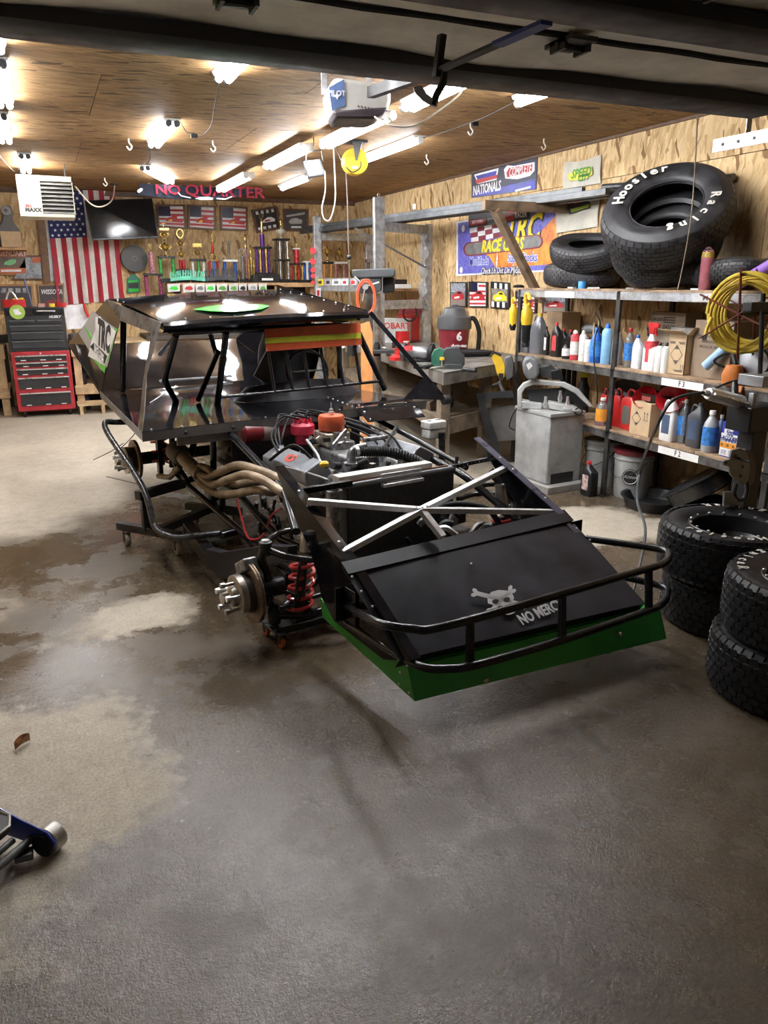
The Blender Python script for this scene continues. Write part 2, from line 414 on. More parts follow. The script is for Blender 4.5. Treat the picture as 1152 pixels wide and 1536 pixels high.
for yy in (2.70, 1.96, 1.42, .87):
    g = MB(); d = .095 if yy > 2.6 else .09
    g.prism([(DX0, yy - d, DZ - .012), (DX0, yy + d, DZ - .012), (DX0, yy + d, DZ - .05), (DX0, yy + d - .02, DZ - .062), (DX0, yy - d + .02, DZ - .062), (DX0, yy - d, DZ - .05)], (DX1 - DX0, 0, 0))
    g.build('door_strut', STRUT, dr)
for yy in ys[1:4]:
    for xx in (.56, 1.62, 2.62, -.5):
        g = MB(); g.bb(xx - .05, xx + .05, yy - .07, yy + .07, DZ - .03, DZ - .016); g.cyl((xx - .055, yy, DZ - .035), (xx + .055, yy, DZ - .035), .012, 8)
        g.bb(xx - .05, xx - .04, yy - .04, yy + .04, DZ - .05, DZ - .016); g.bb(xx + .04, xx + .05, yy - .04, yy + .04, DZ - .05, DZ - .016); g.build('hinge', HINGE, dr)
    s = MB(); s.tube([(DX0 + .1 + k * .12, yy + .006 * math.sin(k * 1.7), DZ - .004) for k in range(40)], .010, 6); s.build('joint_seal', M('joint_rubber', (.012, .012, .012), .7), dr)
# galvanised tracks on both sides
for xx, s in ((3.0, 1), (-2.02, -1)):
    t = thing('door_track', 'galvanised overhead door track with punched holes by the OSB wall' if s > 0 else 'galvanised overhead door track on the far side of the bay', 'track', (xx, 3.03, 2.25), world=True)
    g = MB(); g.bb(xx - .02, xx + .02, -.6, 3.03, 2.25, 2.256); g.bb(xx - .021, xx - .015, -.6, 3.03, 2.20, 2.256); g.bb(xx + .012, xx + .018, -.6, 3.03, 2.225, 2.256); g.build('rail', GALV, t)
    for hy_ in (2.86, 1.0): g = MB(); g.bar((xx + .01, hy_, 2.25), (xx + .01, hy_, ZC), .03, .004, (0, 1, 0)); g.build('hanger', GALV, t)
    for k in range(5):
        g = MB(); g.cyl((xx - .024, 2.97 - k * .09, 2.228), (xx - .019, 2.97 - k * .09, 2.228), .007, 8); g.build('hole', HINGE, t)

# ------------------------------------------------------------------ ceiling lights
TUBE = M('lit_tube', (.96, .975, 1.0), emit=LAMP_POWER)
LHOUS = M('lamp_housing', (.75, .75, .74), .35, .2); LEND = M('lamp_end', (.06, .06, .065), .5)
def shop_light(x, y0, y1, label, dx=0.0, n=2, r=.019, drop=0.0, white_end=False):
    L_ = math.hypot(dx, y1 - y0); rz = -math.atan2(dx, y1 - y0)
    z = ZC - .012 - drop
    t = thing('ceiling_light', label, 'light', (x, y0, z), (0, 0, rz), 'tube lights under the ceiling')
    g = MB(); g.prism([(-.062, .02, 0), (.062, .02, 0), (.05, .02, -.022), (-.05, .02, -.022)], (0, L_ - .04, 0)); g.build('housing', LHOUS, t)
    for k in range(n):
        xx = (k - (n - 1) / 2) * .056
        g = MB(); g.tube([(xx, .035, -.038), (xx, L_ - .035, -.038)], r, 8); g.build('tube', TUBE, t)
        for yy in (.01, L_ - .01):
            g = MB(); g.tube([(xx, yy - .012, -.036), (xx, yy + .03 if yy < .1 else yy + .012, -.036)] if yy < .1 else [(xx, yy - .03, -.036), (xx, yy + .012, -.036)], r * 1.18, 10); g.build('end_cap', LHOUS if white_end else LEND, t)
    if drop > .03:
        for yy in (.15, L_ - .15):
            g = MB(); g.tube([(0, yy, 0), (0, yy, drop)], .003, 5); g.build('hanger', LEND, t)
    return t
LIGHTS = [(-.08, 3.60, 4.77, 0, 'twin tube light nearest the door in the row over the open floor'), (-.08, 4.99, 6.15, 0, 'twin tube light second from the door in the row over the open floor'),
          (-.13, 6.50, 7.64, 0, 'twin tube light third from the door in the row over the open floor'), (.0, 8.40, 9.55, 0, 'twin tube light above the cream heater'),
          (1.09, 3.72, 4.90, 0, 'twin tube light by the door over the car roof, cord at its end'), (1.02, 6.28, 7.36, 0, 'twin tube light with cords at both ends over the tail of the car'),
          (1.11, 8.78, 9.90, .42, 'twin tube light set askew before the skull banner'), (2.10, 8.42, 9.84, 0, 'hanging tube light beneath the dark banner end'),
          (2.12, 6.53, 7.74, 0, 'fluorescent strip light between opener and hanging work lamp'), (2.22, 5.10, 6.37, 0, 'fluorescent strip light right behind the door opener'),
          (2.24, 3.60, 4.86, 0, 'fluorescent strip light beside the door opener arm'), (2.97, 3.50, 4.74, 0, 'tube light over the shelf of tyres'),
          (2.975, 6.18, 7.36, 0, 'tube light beside the yellow cord reel'), (2.885, 8.82, 9.96, 0, 'tube light near the far corner over the trophy shelf')]
for x, y0, y1, dx, lb in LIGHTS:
    n = 1 if x > 2.8 else 2
    shop_light(x, y0, y1, lb, dx, n, .024 if n == 1 else (.026 if x > 2.05 else .019), .06 if 2.05 < x < 2.5 else 0.0, x > 2.05)
# ================================================================== the race car
BLK = M('black_body', (.008, .008, .010), .065, var=.3, scale=5, bump=.035, bscale=5, spec=.36)
BLKT = M('black_tube', (.012, .012, .014), .22, var=.4, scale=14)
NOSEM = M('satin_black', (.020, .020, .026), .40, var=.2, scale=6, spec=.3)
DARK = M('dark_steel', (.025, .024, .024), .5, .3)
ALU = M('aluminium', (.80, .81, .84), .36, .6, var=.1, scale=30)
ALUW = M('worn_aluminium', (.30, .31, .33), .34, .9, var=.35, scale=16)
GREEN = M('green_paint', (.045, .36, .045), .38, var=.08)
NEON = M('neon_green', (.06, .62, .07), .22, coat=.4, var=.05)
WHITE = M('white_print', (.72, .72, .72), .5, var=.05)
STEELB = M('bare_steel', (.42, .39, .35), .35, .9, var=.2, scale=20)
RUST = M('rotor_rust', (.27, .20, .14), .42, .75, var=.35, scale=18)
RED = M('red_paint', (.42, .015, .02), .32, var=.15)
REDSP = M('spring_red', (.55, .03, .03), .28, coat=.4, var=.1)
HEAD = M('header_brown', (.30, .235, .165), .5, .45, var=.35, scale=9, dirt=(.12, .085, .055))
CASTA = M('cast_aluminium', (.30, .30, .305), .38, .85, var=.45, scale=26)
RUBB = M('hose_rubber', (.012, .012, .013), .55, spec=.25)
ORNG = M('orange_red', (.52, .085, .025), .5, var=.12)
MESHM = M('screen_mesh', (.045, .045, .047), .55, .2, var=.25, scale=40)
VCM = M('valve_cover_grey', (.30, .32, .35), .38, .55, var=.12)
SILV = M('rivet_silver', (.75, .75, .76), .3, .8)
car = thing('race_car', 'black dirt track race car without wheels, tube nose bumper and green valance', 'race car', CARO, (0, 0, CA))
XH, YH, ZH = V((1, 0, 0)), V((0, 1, 0)), V((0, 0, 1))
def cpl(px, py, p0, n):
    o = cl(CAMP); d = cl(CAMP + ray(px, py)) - o; n = V(n)
    return o + d * ((V(p0) - o).dot(n) / d.dot(n))
def nrm_of(a, b, c): return (V(b) - V(a)).cross(V(c) - V(a)).normalized()
def plate(poly, t, name, m, parent, bevel=0):
    # a plate of thickness |t| from coplanar points
    g = MB(); g.prism(poly, t); return g.build(name, m, parent, bevel)
def rivets(pts, n, parent, r=.006, name='rivet', m=None):
    n = V(n).normalized(); key = ('rv', r)
    for p in pts:
        g = MB(); g.lathe([(r, 0), (r * .8, r * .5), (r * .3, r * .75), (0, r * .8)], V(p), n, 8, cap=False); g.build(name, m or SILV, parent)
def tubep(name, pts, r, m=BLKT, parent=None, n=10, fil=0, k=5):
    g = MB(); g.tube(fillet(pts, fil, k) if fil else pts, r, n); return g.build(name, m, parent or car)

# ---- nose panel
nTL, nTR = cz(513, 850, .52), cz(848, 770, .52)
nBR, nBL = cz(968, 905, .255), cz(600, 990, .255)
nn = nrm_of(nBL, nBR, nTL)
if nn.z < 0: nn = -nn
rows = []
for i in range(9):
    a = i / 8; row = []
    for j in range(13):
        c = j / 12; p = (nBL.lerp(nBR, c)).lerp(nTL.lerp(nTR, c), a)
        dent = math.exp(-(((c - .62) / .05) ** 2 + ((a - .52) / .09) ** 2)) * .012
        row.append(p + nn * (.006 * math.sin(PI * c) - dent))
    rows.append(row)
g = MB(); g.grid(rows, -nn * .003); nose = g.build('nose_panel', NOSEM, car)
g = MB(); d0, d1 = nTL.lerp(nBL, -.03), nTR.lerp(nBR, -.03); e0, e1 = nTL.lerp(nBL, .105), nTR.lerp(nBR, .105)
g.prism([d0 + nn * .009, d1 + nn * .009, e1 + nn * .009, e0 + nn * .009], nn * .004); g.build('nose_cap', NOSEM, car, .001)
g = MB(); g.prism([nBL, nBR, nBR + V((0, .03, -.045)), nBL + V((0, .03, -.045))], (0, .003, 0)); g.build('nose_lip', NOSEM, car)
def on_nose(px, py, h=.006): return cpl(px, py, nBL + nn * h, nn)
rivets([on_nose(*q) for q in ((528, 865), (542, 887), (559, 910), (574, 934), (591, 958), (606, 984))], nn, nose)
rivets([on_nose(*q) for q in ((865, 793), (885, 810), (904, 828), (923, 846), (944, 866), (962, 884), (707, 846))], nn, nose)
# skull with crossed bones and the hand-lettered words
nx = (nBR - nBL).normalized(); ny = nn.cross(nx)
def sk(pts, name='print'):
    g = MB(); g.prism([on_nose(*q, .010) for q in pts], nn * .0012); return g.build(name, WHITE, nose)
def ell(cx, cy, rx, ry, a0=0, a1=360, n=18, rot=-12):
    o = []
    for i in range(n + (0 if a1 - a0 >= 360 else 1)):
        a = math.radians(a0 + (a1 - a0) * i / n); x, y = rx * math.cos(a), ry * math.sin(a); t = math.radians(rot)
        o.append((cx + x * math.cos(t) - y * math.sin(t), cy + x * math.sin(t) + y * math.cos(t)))
    return o
def bone(a, b, w=3.2, k=5):
    ax, ay = a; bx, by = b; dx, dy = bx - ax, by - ay; l = math.hypot(dx, dy); ux, uy = dx / l, dy / l; vx, vy = -uy, ux
    P = lambda s, t: (ax + ux * s + vx * t, ay + uy * s + vy * t)
    return [P(0, 0), P(-k * .7, k * .5), P(-k * .6, k * 1.2), P(k * .3, k * 1.25), P(k, w), P(l - k, w), P(l - k * .3, k * 1.25), P(l + k * .6, k * 1.2), P(l + k * .7, k * .5), P(l, 0),
            P(l + k * .7, -k * .5), P(l + k * .6, -k * 1.2), P(l - k * .3, -k * 1.25), P(l - k, -w), P(k, -w), P(k * .3, -k * 1.25), P(-k * .6, -k * 1.2), P(-k * .7, -k * .5)]
sk(bone((711, 889), (786, 908))); sk(bone((768, 884), (735, 918)))
sk([(732, 905), (731, 895), (737, 888), (748, 885), (760, 886), (768, 890), (771, 897), (768, 904), (757, 905), (752, 909), (741, 908)])
sk(ell(764, 915, 11, 7)); sk([(752, 907), (766, 903), (772, 912), (757, 915)])
bm = M('print_black', (.02, .02, .024), .5)
for q in (ell(743, 902, 5, 3.2, n=10), ell(760, 899, 5, 3.2, n=10)):
    g = MB(); g.prism([on_nose(*w, .0115) for w in q], nn * .001); g.build('eye_socket', bm, nose)
pT = on_nose(812, 918, .010); text('NO MERCY', .066, WHITE, nose, mat4(pT, on_nose(842, 903, .01) - on_nose(776, 930, .01), ny), xs=.72, bold=.0018, extrude=.001)

# ---- fender plates beside the nose
def fender(u, flange, side):
    s = 1 if side > 0 else -1
    g = MB(); p = [V((u, 1.09, .80)), V((u, .46, .535)), V((u, .02, .27)), V((u, .20, .20)), V((u, .58, .22))] + [V((u, q.y, q.z)) for q in (cu(482, 896, -.645), cu(477, 868, -.645), cu(466, 828, -.645), cu(449, 790, -.645), cu(430, 748, -.645), cu(416, 712, -.645))]
    g.prism(p, (.004, 0, 0)); f = g.build('fender_plate', BLK, car)
    g = MB(); a, b, c = V((u, 1.09, .803)), V((u, .46, .538)), V((u, .02, .273))
    w = V((-s * .045, 0, 0)); g.add([a, a + w, b + w, b, c + w, c], [(0, 1, 2, 3), (3, 2, 4, 5)]); g.add([q - V((0, 0, .004)) for q in (a, a + w, b + w, b, c + w, c)], [(3, 2, 1, 0), (5, 4, 2, 3)]); g.build('flange', flange, f)
    rivets([V((u - s * .02, v, .803 - (1.09 - v) * .4206 + .001)) for v in (.9, .8, .56)], (0, -.4, 1), f, .007)
    return f
fender(-.645, BLK, -1); fender(.600, M('satin_purple_black', (.05, .048, .075), .3), 1)
# ---- square aluminium braces between the fender plates
cc = cz(632, 765, .66)
for a, b in ((cu(514, 829, -.635), cc), (cc, cu(760, 701, .595)), (cu(462, 752, -.635), cc), (cc, cu(836, 768, .595)), (cc, on_nose(664, 806, .012))):
    g = MB(); g.bar(a, b, .033, .024); g.build('brace_bar', ALU, car, .0015)
rivets([cc + V((0, -.008, .014)), cc + V((.03, 0, .014)), cc + V((-.02, .01, .014))], (0, -.2, 1), car, .006, 'brace_rivet')

# ---- front bumper
zt, zb = .435, .25
def cpts(l, z): return [cz(x, y, z) for x, y in l]
bt = [cu(522, 916, -.66)] + cpts(((566, 934), (618, 943), (660, 941)), zt) + cpts(((800, 903), (940, 862), (992, 846), (1003, 833), (985, 823)), zt) + [cu(905, 820, .62)]
bt[0] = cu(519, 909, -.65); bt[-1] = V((.60, .30, zt))
tubep('bumper_rail', spline(bt, 6), .0165, BLKT, car, 12)
bl = [cu(519, 934, -.65)] + cpts(((590, 978), (632, 1000), (672, 1003), (720, 996)), zb) + cpts(((850, 958), (955, 922), (990, 908), (1000, 892), (988, 878)), zb) + [V((.60, .30, zb + .03))]
tubep('bumper_rail', spline(bl, 6), .0165, BLKT, car, 12)
for x, y0, y1 in ((705, 928, 992), (843, 888, 958), (973, 852, 914)):
    a, b = cz(x, y0, zt), cz(x, y1, zb); tubep('bumper_upright', [a, b], .0175, BLKT, car, 12)
g = MB(); y = bt[0].y; g.bb(-.70, -.62, y, y + .006, .27, .42); g.bb(-.656, -.65, y - .08, y, .27, .42); g.build('bumper_bracket', BLKT, car, .002)
g = MB(); g.bb(.58, .66, .38, .386, .24, .50); g.build('bumper_bracket', BLKT, car, .002)

# ---- green valance
gFL, gFR, tFL, tFR = cz(622, 1052, .10), cz(1000, 958, .10), cz(612, 1003, .215), cz(990, 912, .215)
val = plate([gFL, gFR, tFR, tFL], (0, .004, 0), 'valance', GREEN, car)
bBL, bTL = cz(484, 926, .17), cz(480, 897, .255)
vl = plate([gFL, tFL, bTL, bBL], (.004, 0, 0), 'valance_side', GREEN, car)
plate([gFR, tFR, V((.62, .62, .25)), V((.62, .62, .16))], (-.004, 0, 0), 'valance_side', GREEN, car)
plate([tFL, tFR, tFR + V((-.04, .07, .0)), tFL + V((.04, .07, .0))], (0, 0, .003), 'valance_fold', GREEN, car)
fn = V((-.15, -1, .1))
rivets([cpl(728, 1020, gFL, (gFR - gFL).cross(tFL - gFL)) + V((0, -.004, 0)), cpl(929, 951, gFL, (gFR - gFL).cross(tFL - gFL)) + V((0, -.004, 0))], fn, val, .013, 'bolt', STEELB)
sn = (tFL - gFL).cross(bBL - gFL)
if sn.x > 0: sn = -sn
rivets([cpl(q[0], q[1], gFL, sn) + V((-.003, -.002, 0)) for q in ((601, 1008), (599, 1025), (614, 1038), (486, 902), (507, 925))], sn, vl, .006)

# ---- radiator
rad0, rad1 = cv(522, 733, 1.10), cv(680, 700, 1.10); rz = (rad0.z + rad1.z) / 2; rx0, rx1 = rad0.x, rad1.x
g = MB(); g.bb(rx0, rx1, 1.11, 1.17, .20, rz); radi = g.build('radiator', DARK, car)
g = MB(); g.grid([[V((rx0 + (rx1 - rx0) * j / 12, 1.095 + .006 * math.sin(j * 1.3) * math.sin(i * .9), .20 + (rz - .20) * i / 8)) for j in range(13)] for i in range(9)], (0, .004, 0)); g.build('screen', MESHM, radi)
g = MB(); g.tube([(rx0 - .01, 1.09, rz + .006), (rx0 + .2, 1.087, rz + .008), (rx1, 1.09, rz + .006)], .014, 8); g.build('screen_hem', M('hem_grey', (.11, .11, .115), .5), radi)
g = MB(); g.bb(rx0 - .03, rx1 - .12, 1.13, 1.20, rz + .005, rz + .045); g.build('tank', M('radiator_cream', (.62, .58, .52), .45, .3), radi, .004)
g = MB(); g.bb(rx0 - .02, rx1 - .02, 1.122, 1.131, rz - .01, rz + .018); g.build('core_edge', M('core_rust', (.20, .07, .035), .7), radi)
g = MB(); a = cv(572, 729, 1.085); b = cv(632, 722, 1.085); g.bb(a.x, b.x, 1.060, 1.092, a.z - .005, a.z + .012); g.bb(a.x, b.x, 1.086, 1.092, a.z - .005, a.z + .06); g.build('bracket', ALU, radi, .002)
rivets([V((a.x + .02, 1.073, a.z + .013)), V((b.x - .02, 1.073, a.z + .013))], ZH, radi, .007, 'bolt', DARK)
# overflow tank beside the radiator
o = cv(501, 726, 1.12)
g = MB(); g.cyl((o.x, 1.12, .28), (o.x, 1.12, o.z - .03), .042, 18); ot = g.build('overflow_tank', CASTA, car, .003)
g = MB(); g.lathe([(.030, 0), (.030, .03)], (o.x, 1.12, o.z - .03), ZH, 6); g.build('cap', CASTA, ot, .003)
for zz in (.52, .36):
    g = MB(); g.ball((o.x - .03, 1.06 + .1, zz + (.24 if zz > .5 else .1)), .022, 7, 5, (1.2, 1, .8)); g.build('yellow_plug', M('yellow_rag', (.75, .50, .02), .5), car)
# front hoop
h0, h1 = cv(437, 739, 1.08), cv(527, 724, 1.08)
g = MB(); g.bar(h0, h1, .03, .03); g.build('front_hoop', BLKT, car, .003)
h2, h3 = cv(678, 700, 1.10), cu(744, 686, .597)
g = MB(); g.bar(h2, h3, .03, .022); g.build('front_hoop', BLKT, car, .003)
for k in range(9):
    p = h2.lerp(h3, .05 + k * .09); g = MB(); g.cyl(p + V((0, -.018, 0)), p + V((0, -.016, 0)), .006, 6); g.build('hoop_bolt', SILV if k % 3 == 0 else DARK, car)
p = h2.lerp(h3, .08); tubep('hoop_pin', [p, p + V((.01, 0, .05))], .01, DARK, car, 8)

# ---- chassis tubes
r_ = .021
tubep('frame_tube', [cu(343, 648, -.44), cu(425, 733, -.5), V((-.62, .95, .52))], r_, fil=.08)
tubep('frame_tube', [cz(262, 706, .33), cz(275, 722, .30), cz(382, 816, .22), V((-.55, 1.25, .22))], r_, fil=.1)
tubep('frame_tube', [cu(330, 716, -.36), cu(361, 743, -.36), cu(418, 808, -.36), V((-.36, .95, .30))], r_, fil=.08)
for a, b in (((320, 652), (320, 756)), ((333, 740), (334, 777)), ((295, 650), (284, 690)), ((258, 640), (258, 700))):
    tubep('frame_tube', [cu(*a, -.42), cu(*b, -.42)], r_)
tubep('frame_tube', [V((-.42, 2.3, .80)), V((-.46, 3.6, .62)), V((-.4, 4.4, .60))], r_, fil=.2)
tubep('frame_tube', [V((-.42, 2.9, .31)), V((-.42, 3.5, .55)), V((-.4, 4.3, .56))], r_, fil=.2)
for v in (2.45, 3.0, 3.9): tubep('cross_tube', [V((-.42, v, .30 if v < 3.5 else .56)), V((.46, v, .30 if v < 3.5 else .56))], r_)
tubep('frame_tube', [V((.46, 3.9, .56)), V((.46, 2.9, .31)), V((.50, 1.2, .24)), V((.42, .9, .30))], r_, fil=.15)
tubep('frame_tube', [cv(522, 633, 2.05), cv(610, 671, 1.55), cv(690, 708, 1.13), V((.58, .75, .42))], r_, fil=.1)
tubep('frame_tube', [cv(562, 628, 2.05), cv(625, 660, 1.6), cv(700, 702, 1.13)], .016, fil=.1)
tubep('frame_tube', [cv(640, 706, 1.2), cv(612, 730, 1.2), V((.40, 1.18, .25))], .016)
tubep('frame_tube', [cv(735, 706, .98), cv(775, 752, .85), V((.56, .70, .30))], .024)
tubep('frame_tube', [cv(690, 730, 1.05), cv(760, 725, .95)], .014)
tubep('cross_tube', [V((-.42, 2.18, .80)), V((.46, 2.18, .80))], r_)
tubep('cross_tube', [V((-.36, 1.02, .27)), V((.42, 1.02, .27))], .028)
# perimeter rails (nerf bars)
for s in (-1, 1):
    pts = [V((-.60, 3.05, .72)), V((-.80, 3.10, .73)), cu(158, 634, -.88), cu(163, 652, -.89), cu(203, 712, -.9), cu(221, 748, -.9), cu(232, 790, -.9), V((-.86, 2.02, .245)), V((-.78, 1.96, .245)), V((-.52, 1.88, .25))]
    pts = [V((p.x * -s, p.y, p.z)) for p in pts]
    tubep('nerf_bar', spline(pts, 5), .0185, M('nerf_worn', (.028, .028, .030), .28, var=.6, scale=25), car, 12)
    tubep('nerf_clamp', [pts[-1] + V((.005 * s, 0, 0)), pts[-1] + V((.10 * s, -.02, 0))], .024)
# lower front clip
def clip(s):
    a = [cu(307, 823, -.76), cu(330, 829, -.72), cu(362, 824, -.68), cu(399, 818, -.62), cu(432, 820, -.56), cu(432, 842, -.56), cu(399, 850, -.62), cu(334, 870, -.72), cu(309, 850, -.76)]
    if s > 0: a = [V((-p.x + .02, p.y, p.z)) for p in a]
    g = MB(); g.prism(a, (.055 * -s, 0, 0)); g.build('front_clip', NOSEM, car, .004)
clip(-1); clip(1)
g = MB(); g.bar(cz(283, 793, .19), cz(320, 842, .15), .07, .085); g.build('side_rail', BLKT, car, .006)
g = MB(); g.bar(cz(380, 812, .20), V((-.56, 1.15, .20)), .05, .08); g.build('side_rail', BLKT, car, .006)

# ---- deck and bodywork
D0, D1, D2, D3 = V((-.96, 2.03, .85)), V((.97, 2.06, .85)), V((.80, 3.76, .85)), V((-.715, 3.76, .85))
E2, E3 = V((.74, 4.62, 1.12)), V((-.72, 4.62, 1.13))
def lerp2(a, b, c, d, s, t): return a.lerp(b, s).lerp(d.lerp(c, s), t)
g = MB(); rows = []
for i in range(15):
    t = i / 14; row = []
    for j in range(21):
        s = j / 20; p = lerp2(D0, D1, D2, D3, s, t); p = p + V((0, 0, .004 * math.sin(9 * s + 2 * t) * math.sin(7 * t + s))); row.append(p)
    rows.append(row)
g.grid(rows, (0, 0, -.003)); deck = g.build('deck_panel', BLK, car)
rows = [[D3.lerp(D2, j / 10).lerp(E3.lerp(E2, j / 10), i / 8) + V((0, 0, .004 * math.sin(j * 1.1 + i))) for j in range(11)] for i in range(9)]
g = MB(); g.grid(rows, (0, 0, -.003)); rd = g.build('rear_deck', BLK, car)
for a, b in ((V((-.6, 3.0, .8535)), V((-.15, 3.76, .8535))), (V((-.1, 3.1, .8535)), V((.2, 3.76, .8535)))):
    g = MB(); g.bar(a, b, .008, .002); g.build('seam_strip', ALU, deck)
g = MB(); g.prism([D0, D1, D1 + V((0, .004, -.055)), D0 + V((0, .004, -.055))], (0, .003, 0)); g.build('front_flange', M('flange_grey', (.16, .155, .15), .42, .5), deck)
g = MB(); g.prism([D0 + V((-.003, 0, .003)), D3 + V((-.003, 0, .003)), D3 + V((-.003, 0, -.045)), D0 + V((-.003, 0, -.045))], (-.003, 0, 0)); g.build('side_trim', ALUW, deck)
g = MB(); g.bb(-.76, -.40, 2.06, 2.075, .745, .80); g.build('skirt', M('flange_grey'), deck)
rivets([V((-.9 + k * .17, 2.06, .852)) for k in range(11)], ZH, deck, .007)
rivets([V((-.72, 2.026, .82)), V((-.44, 2.026, .82))], (0, -1, 0), deck, .013, 'bolt', DARK)
rivets([cz(485 + k * 7.2, 593 + k * 2.7, .853) for k in range(8)], ZH, deck, .007)
# cowl piece on the far side of the engine bay
cw = [cz(530, 606, .862), cz(617, 597, .862), cz(638, 625, .80), cz(552, 633, .80)]
g = MB(); g.prism(cw, (0, 0, -.003)); cwl = g.build('cowl_panel', BLK, car)
cn = nrm_of(cw[0], cw[3], cw[1]); cn = cn if cn.z > 0 else -cn
rivets([cw[0].lerp(cw[3], .12) + V((.03, 0, .002)), cw[0].lerp(cw[3], .9) + V((.03, 0, .002)), cw[0].lerp(cw[3], .5) + V((.03, 0, .002)), cw[1].lerp(cw[2], .5) + V((-.03, 0, .002))], cn, cwl, .008)
g = MB(); g.bb(-.40, .50, 2.16, 2.165, .42, .845); g.build('firewall', DARK, car)
# roof
R0, R1, R2, R3 = cu(244, 484, -.69), cu(552, 467, .67), cu(415, 434, .65), cu(161, 449, -.66)
R1.y = max(R1.y, 2.2)
rows = []
for i in range(13):
    t = i / 12; row = []
    for j in range(17):
        s = j / 16; p = lerp2(R0, R1, R2, R3, s, t); row.append(p + V((0, 0, .018 * math.sin(PI * t) + .012 * math.sin(PI * s))))
    rows.append(row)
lip = []
for a, (dy, dz) in enumerate(((.02, -.055), (-.012, -.04), (-.016, -.018))):
    lip.append([q + V((0, dy, dz)) for q in rows[0]])
g = MB(); g.grid(lip + rows, (0, 0, -.003)); roof = g.build('roof', BLK, car)
rn = nrm_of(R0, R1, R3); rn = rn if rn.z > 0 else -rn
def on_roof(px, py, h):
    p = cpl(px, py, R0 + rn * .02, rn); return p + rn * h
g = MB(); g.prism([on_roof(*q, .008) for q in ((289, 466), (334, 458), (316, 452), (322, 447), (350, 450), (404, 461), (392, 466), (350, 470), (318, 469))], rn * .001); g.build('number_decal', NEON, roof)
g = MB(); g.prism([R1 + V((.004, 0, -.01)), R2 + V((.004, 0, -.01)), R2 + V((.004, 0, .035)), R1 + V((.004, 0, .006))], (-.004, 0, 0)); g.build('roof_lip', BLK, roof)
rivets([R0.lerp(R3, k / 8) + V((.03, 0, .012)) for k in range(1, 8)], rn, roof, .006); rivets([R1.lerp(R2, k / 8) + V((-.05, 0, .016)) for k in range(1, 8)], rn, roof, .006)
rivets([R0.lerp(R1, k / 9) + V((0, .05, .014)) for k in range(1, 9)], rn, roof, .006)
# side panel: sail with lettering, header strip and front post
pA, pB, pC = R3 + V((-.006, 0, 0)), E3 + V((-.004, 0, 0)), D3 + V((-.006, 0, -.02))
pD = cu(180, 481, -.70)
_sn = nrm_of(pA, pC, pD); pB = cpl(102, 516, pA, _sn)
sail = plate([pA, pB, pC, pD], (.003, 0, 0), 'sail_panel', M('sail_chrome', (.10, .088, .078), .12, .7, var=.3, scale=7), car)
hs = [pA, pD, cu(229, 500, -.72), R0 + V((-.008, 0, 0))]
plate(hs, (.003, 0, 0), 'header_strip', ALUW, car)
g = MB(); top0, top1 = cu(226, 498, -.72), R0 + V((-.012, -.01, 0)); bot0, bot1 = cz(207, 641, .86), D0 + V((-.008, -.01, -.02))
rows = []
for i in range(9):
    t = i / 8; w = .35 + 1.3 * abs(t - .45); a = top0.lerp(bot0, t); b = top1.lerp(bot1, t); c = (a + b) / 2 + V((-.02 * math.sin(PI * t), .03 * math.sin(PI * t), 0)); rows.append([c + (a - c) * min(w, 1.2), c + (b - c) * min(w, 1.2)])
g.grid(rows, (.003, .002, 0)); post = g.build('front_post', ALUW, car)
# decal on the sail: grey field, green band, outlined letters
sxn = nrm_of(pA, pB, pC); sxn = sxn if sxn.x < 0 else -sxn
def on_sail(px, py, h): return cpl(px, py, pA + sxn * h, sxn)
def sail_poly(l, h, name, m): g = MB(); g.prism([on_sail(*q, h) for q in l], sxn * .0008); return g.build(name, m, sail)
sail_poly(((140, 466), (150, 476), (176, 494), (161, 550), (152, 556), (118, 500)), .003, 'decal_field', M('decal_grey', (.38, .38, .38), .35))
sail_poly(((126, 487), (131, 500), (158, 545), (163, 540), (172, 505), (177, 493), (172, 492), (158, 540), (135, 500)), .004, 'decal_band', NEON)
sail_poly(((143, 476), (150, 474), (156, 482), (174, 497), (158, 549), (132, 534), (139, 505), (143, 495)), .0045, 'decal_outline', M('decal_white', (.78, .78, .78), .35))
sail_poly(((135, 520), (141, 514), (161, 534), (157, 546)), .0055, 'decal_plate', M('print_black'))
sail_poly(((150, 546), (159, 548), (157, 560), (139, 538), (144, 540)), .0052, 'decal_band', NEON)
du_ = (on_sail(170, 507, 0) - on_sail(146, 489, 0)); dv_ = on_sail(150, 489, 0) - on_sail(144, 512, 0)
text('TRC', .25, M('print_black'), sail, mat4(on_sail(155, 505, .0065), du_, dv_), xs=.82, bold=.012, extrude=.001, shear=.15)
text('RACE CARS', .078, WHITE, sail, mat4(on_sail(148, 530, .0072), on_sail(157, 541, 0) - on_sail(139, 519, 0), dv_), xs=.80, bold=.003, extrude=.001)
# far side sail panel and post
plate([R2 + V((.006, 0, 0)), E2, D2, V((.72, 3.1, 1.40))], (.003, 0, 0), 'sail_panel', BLK, car)
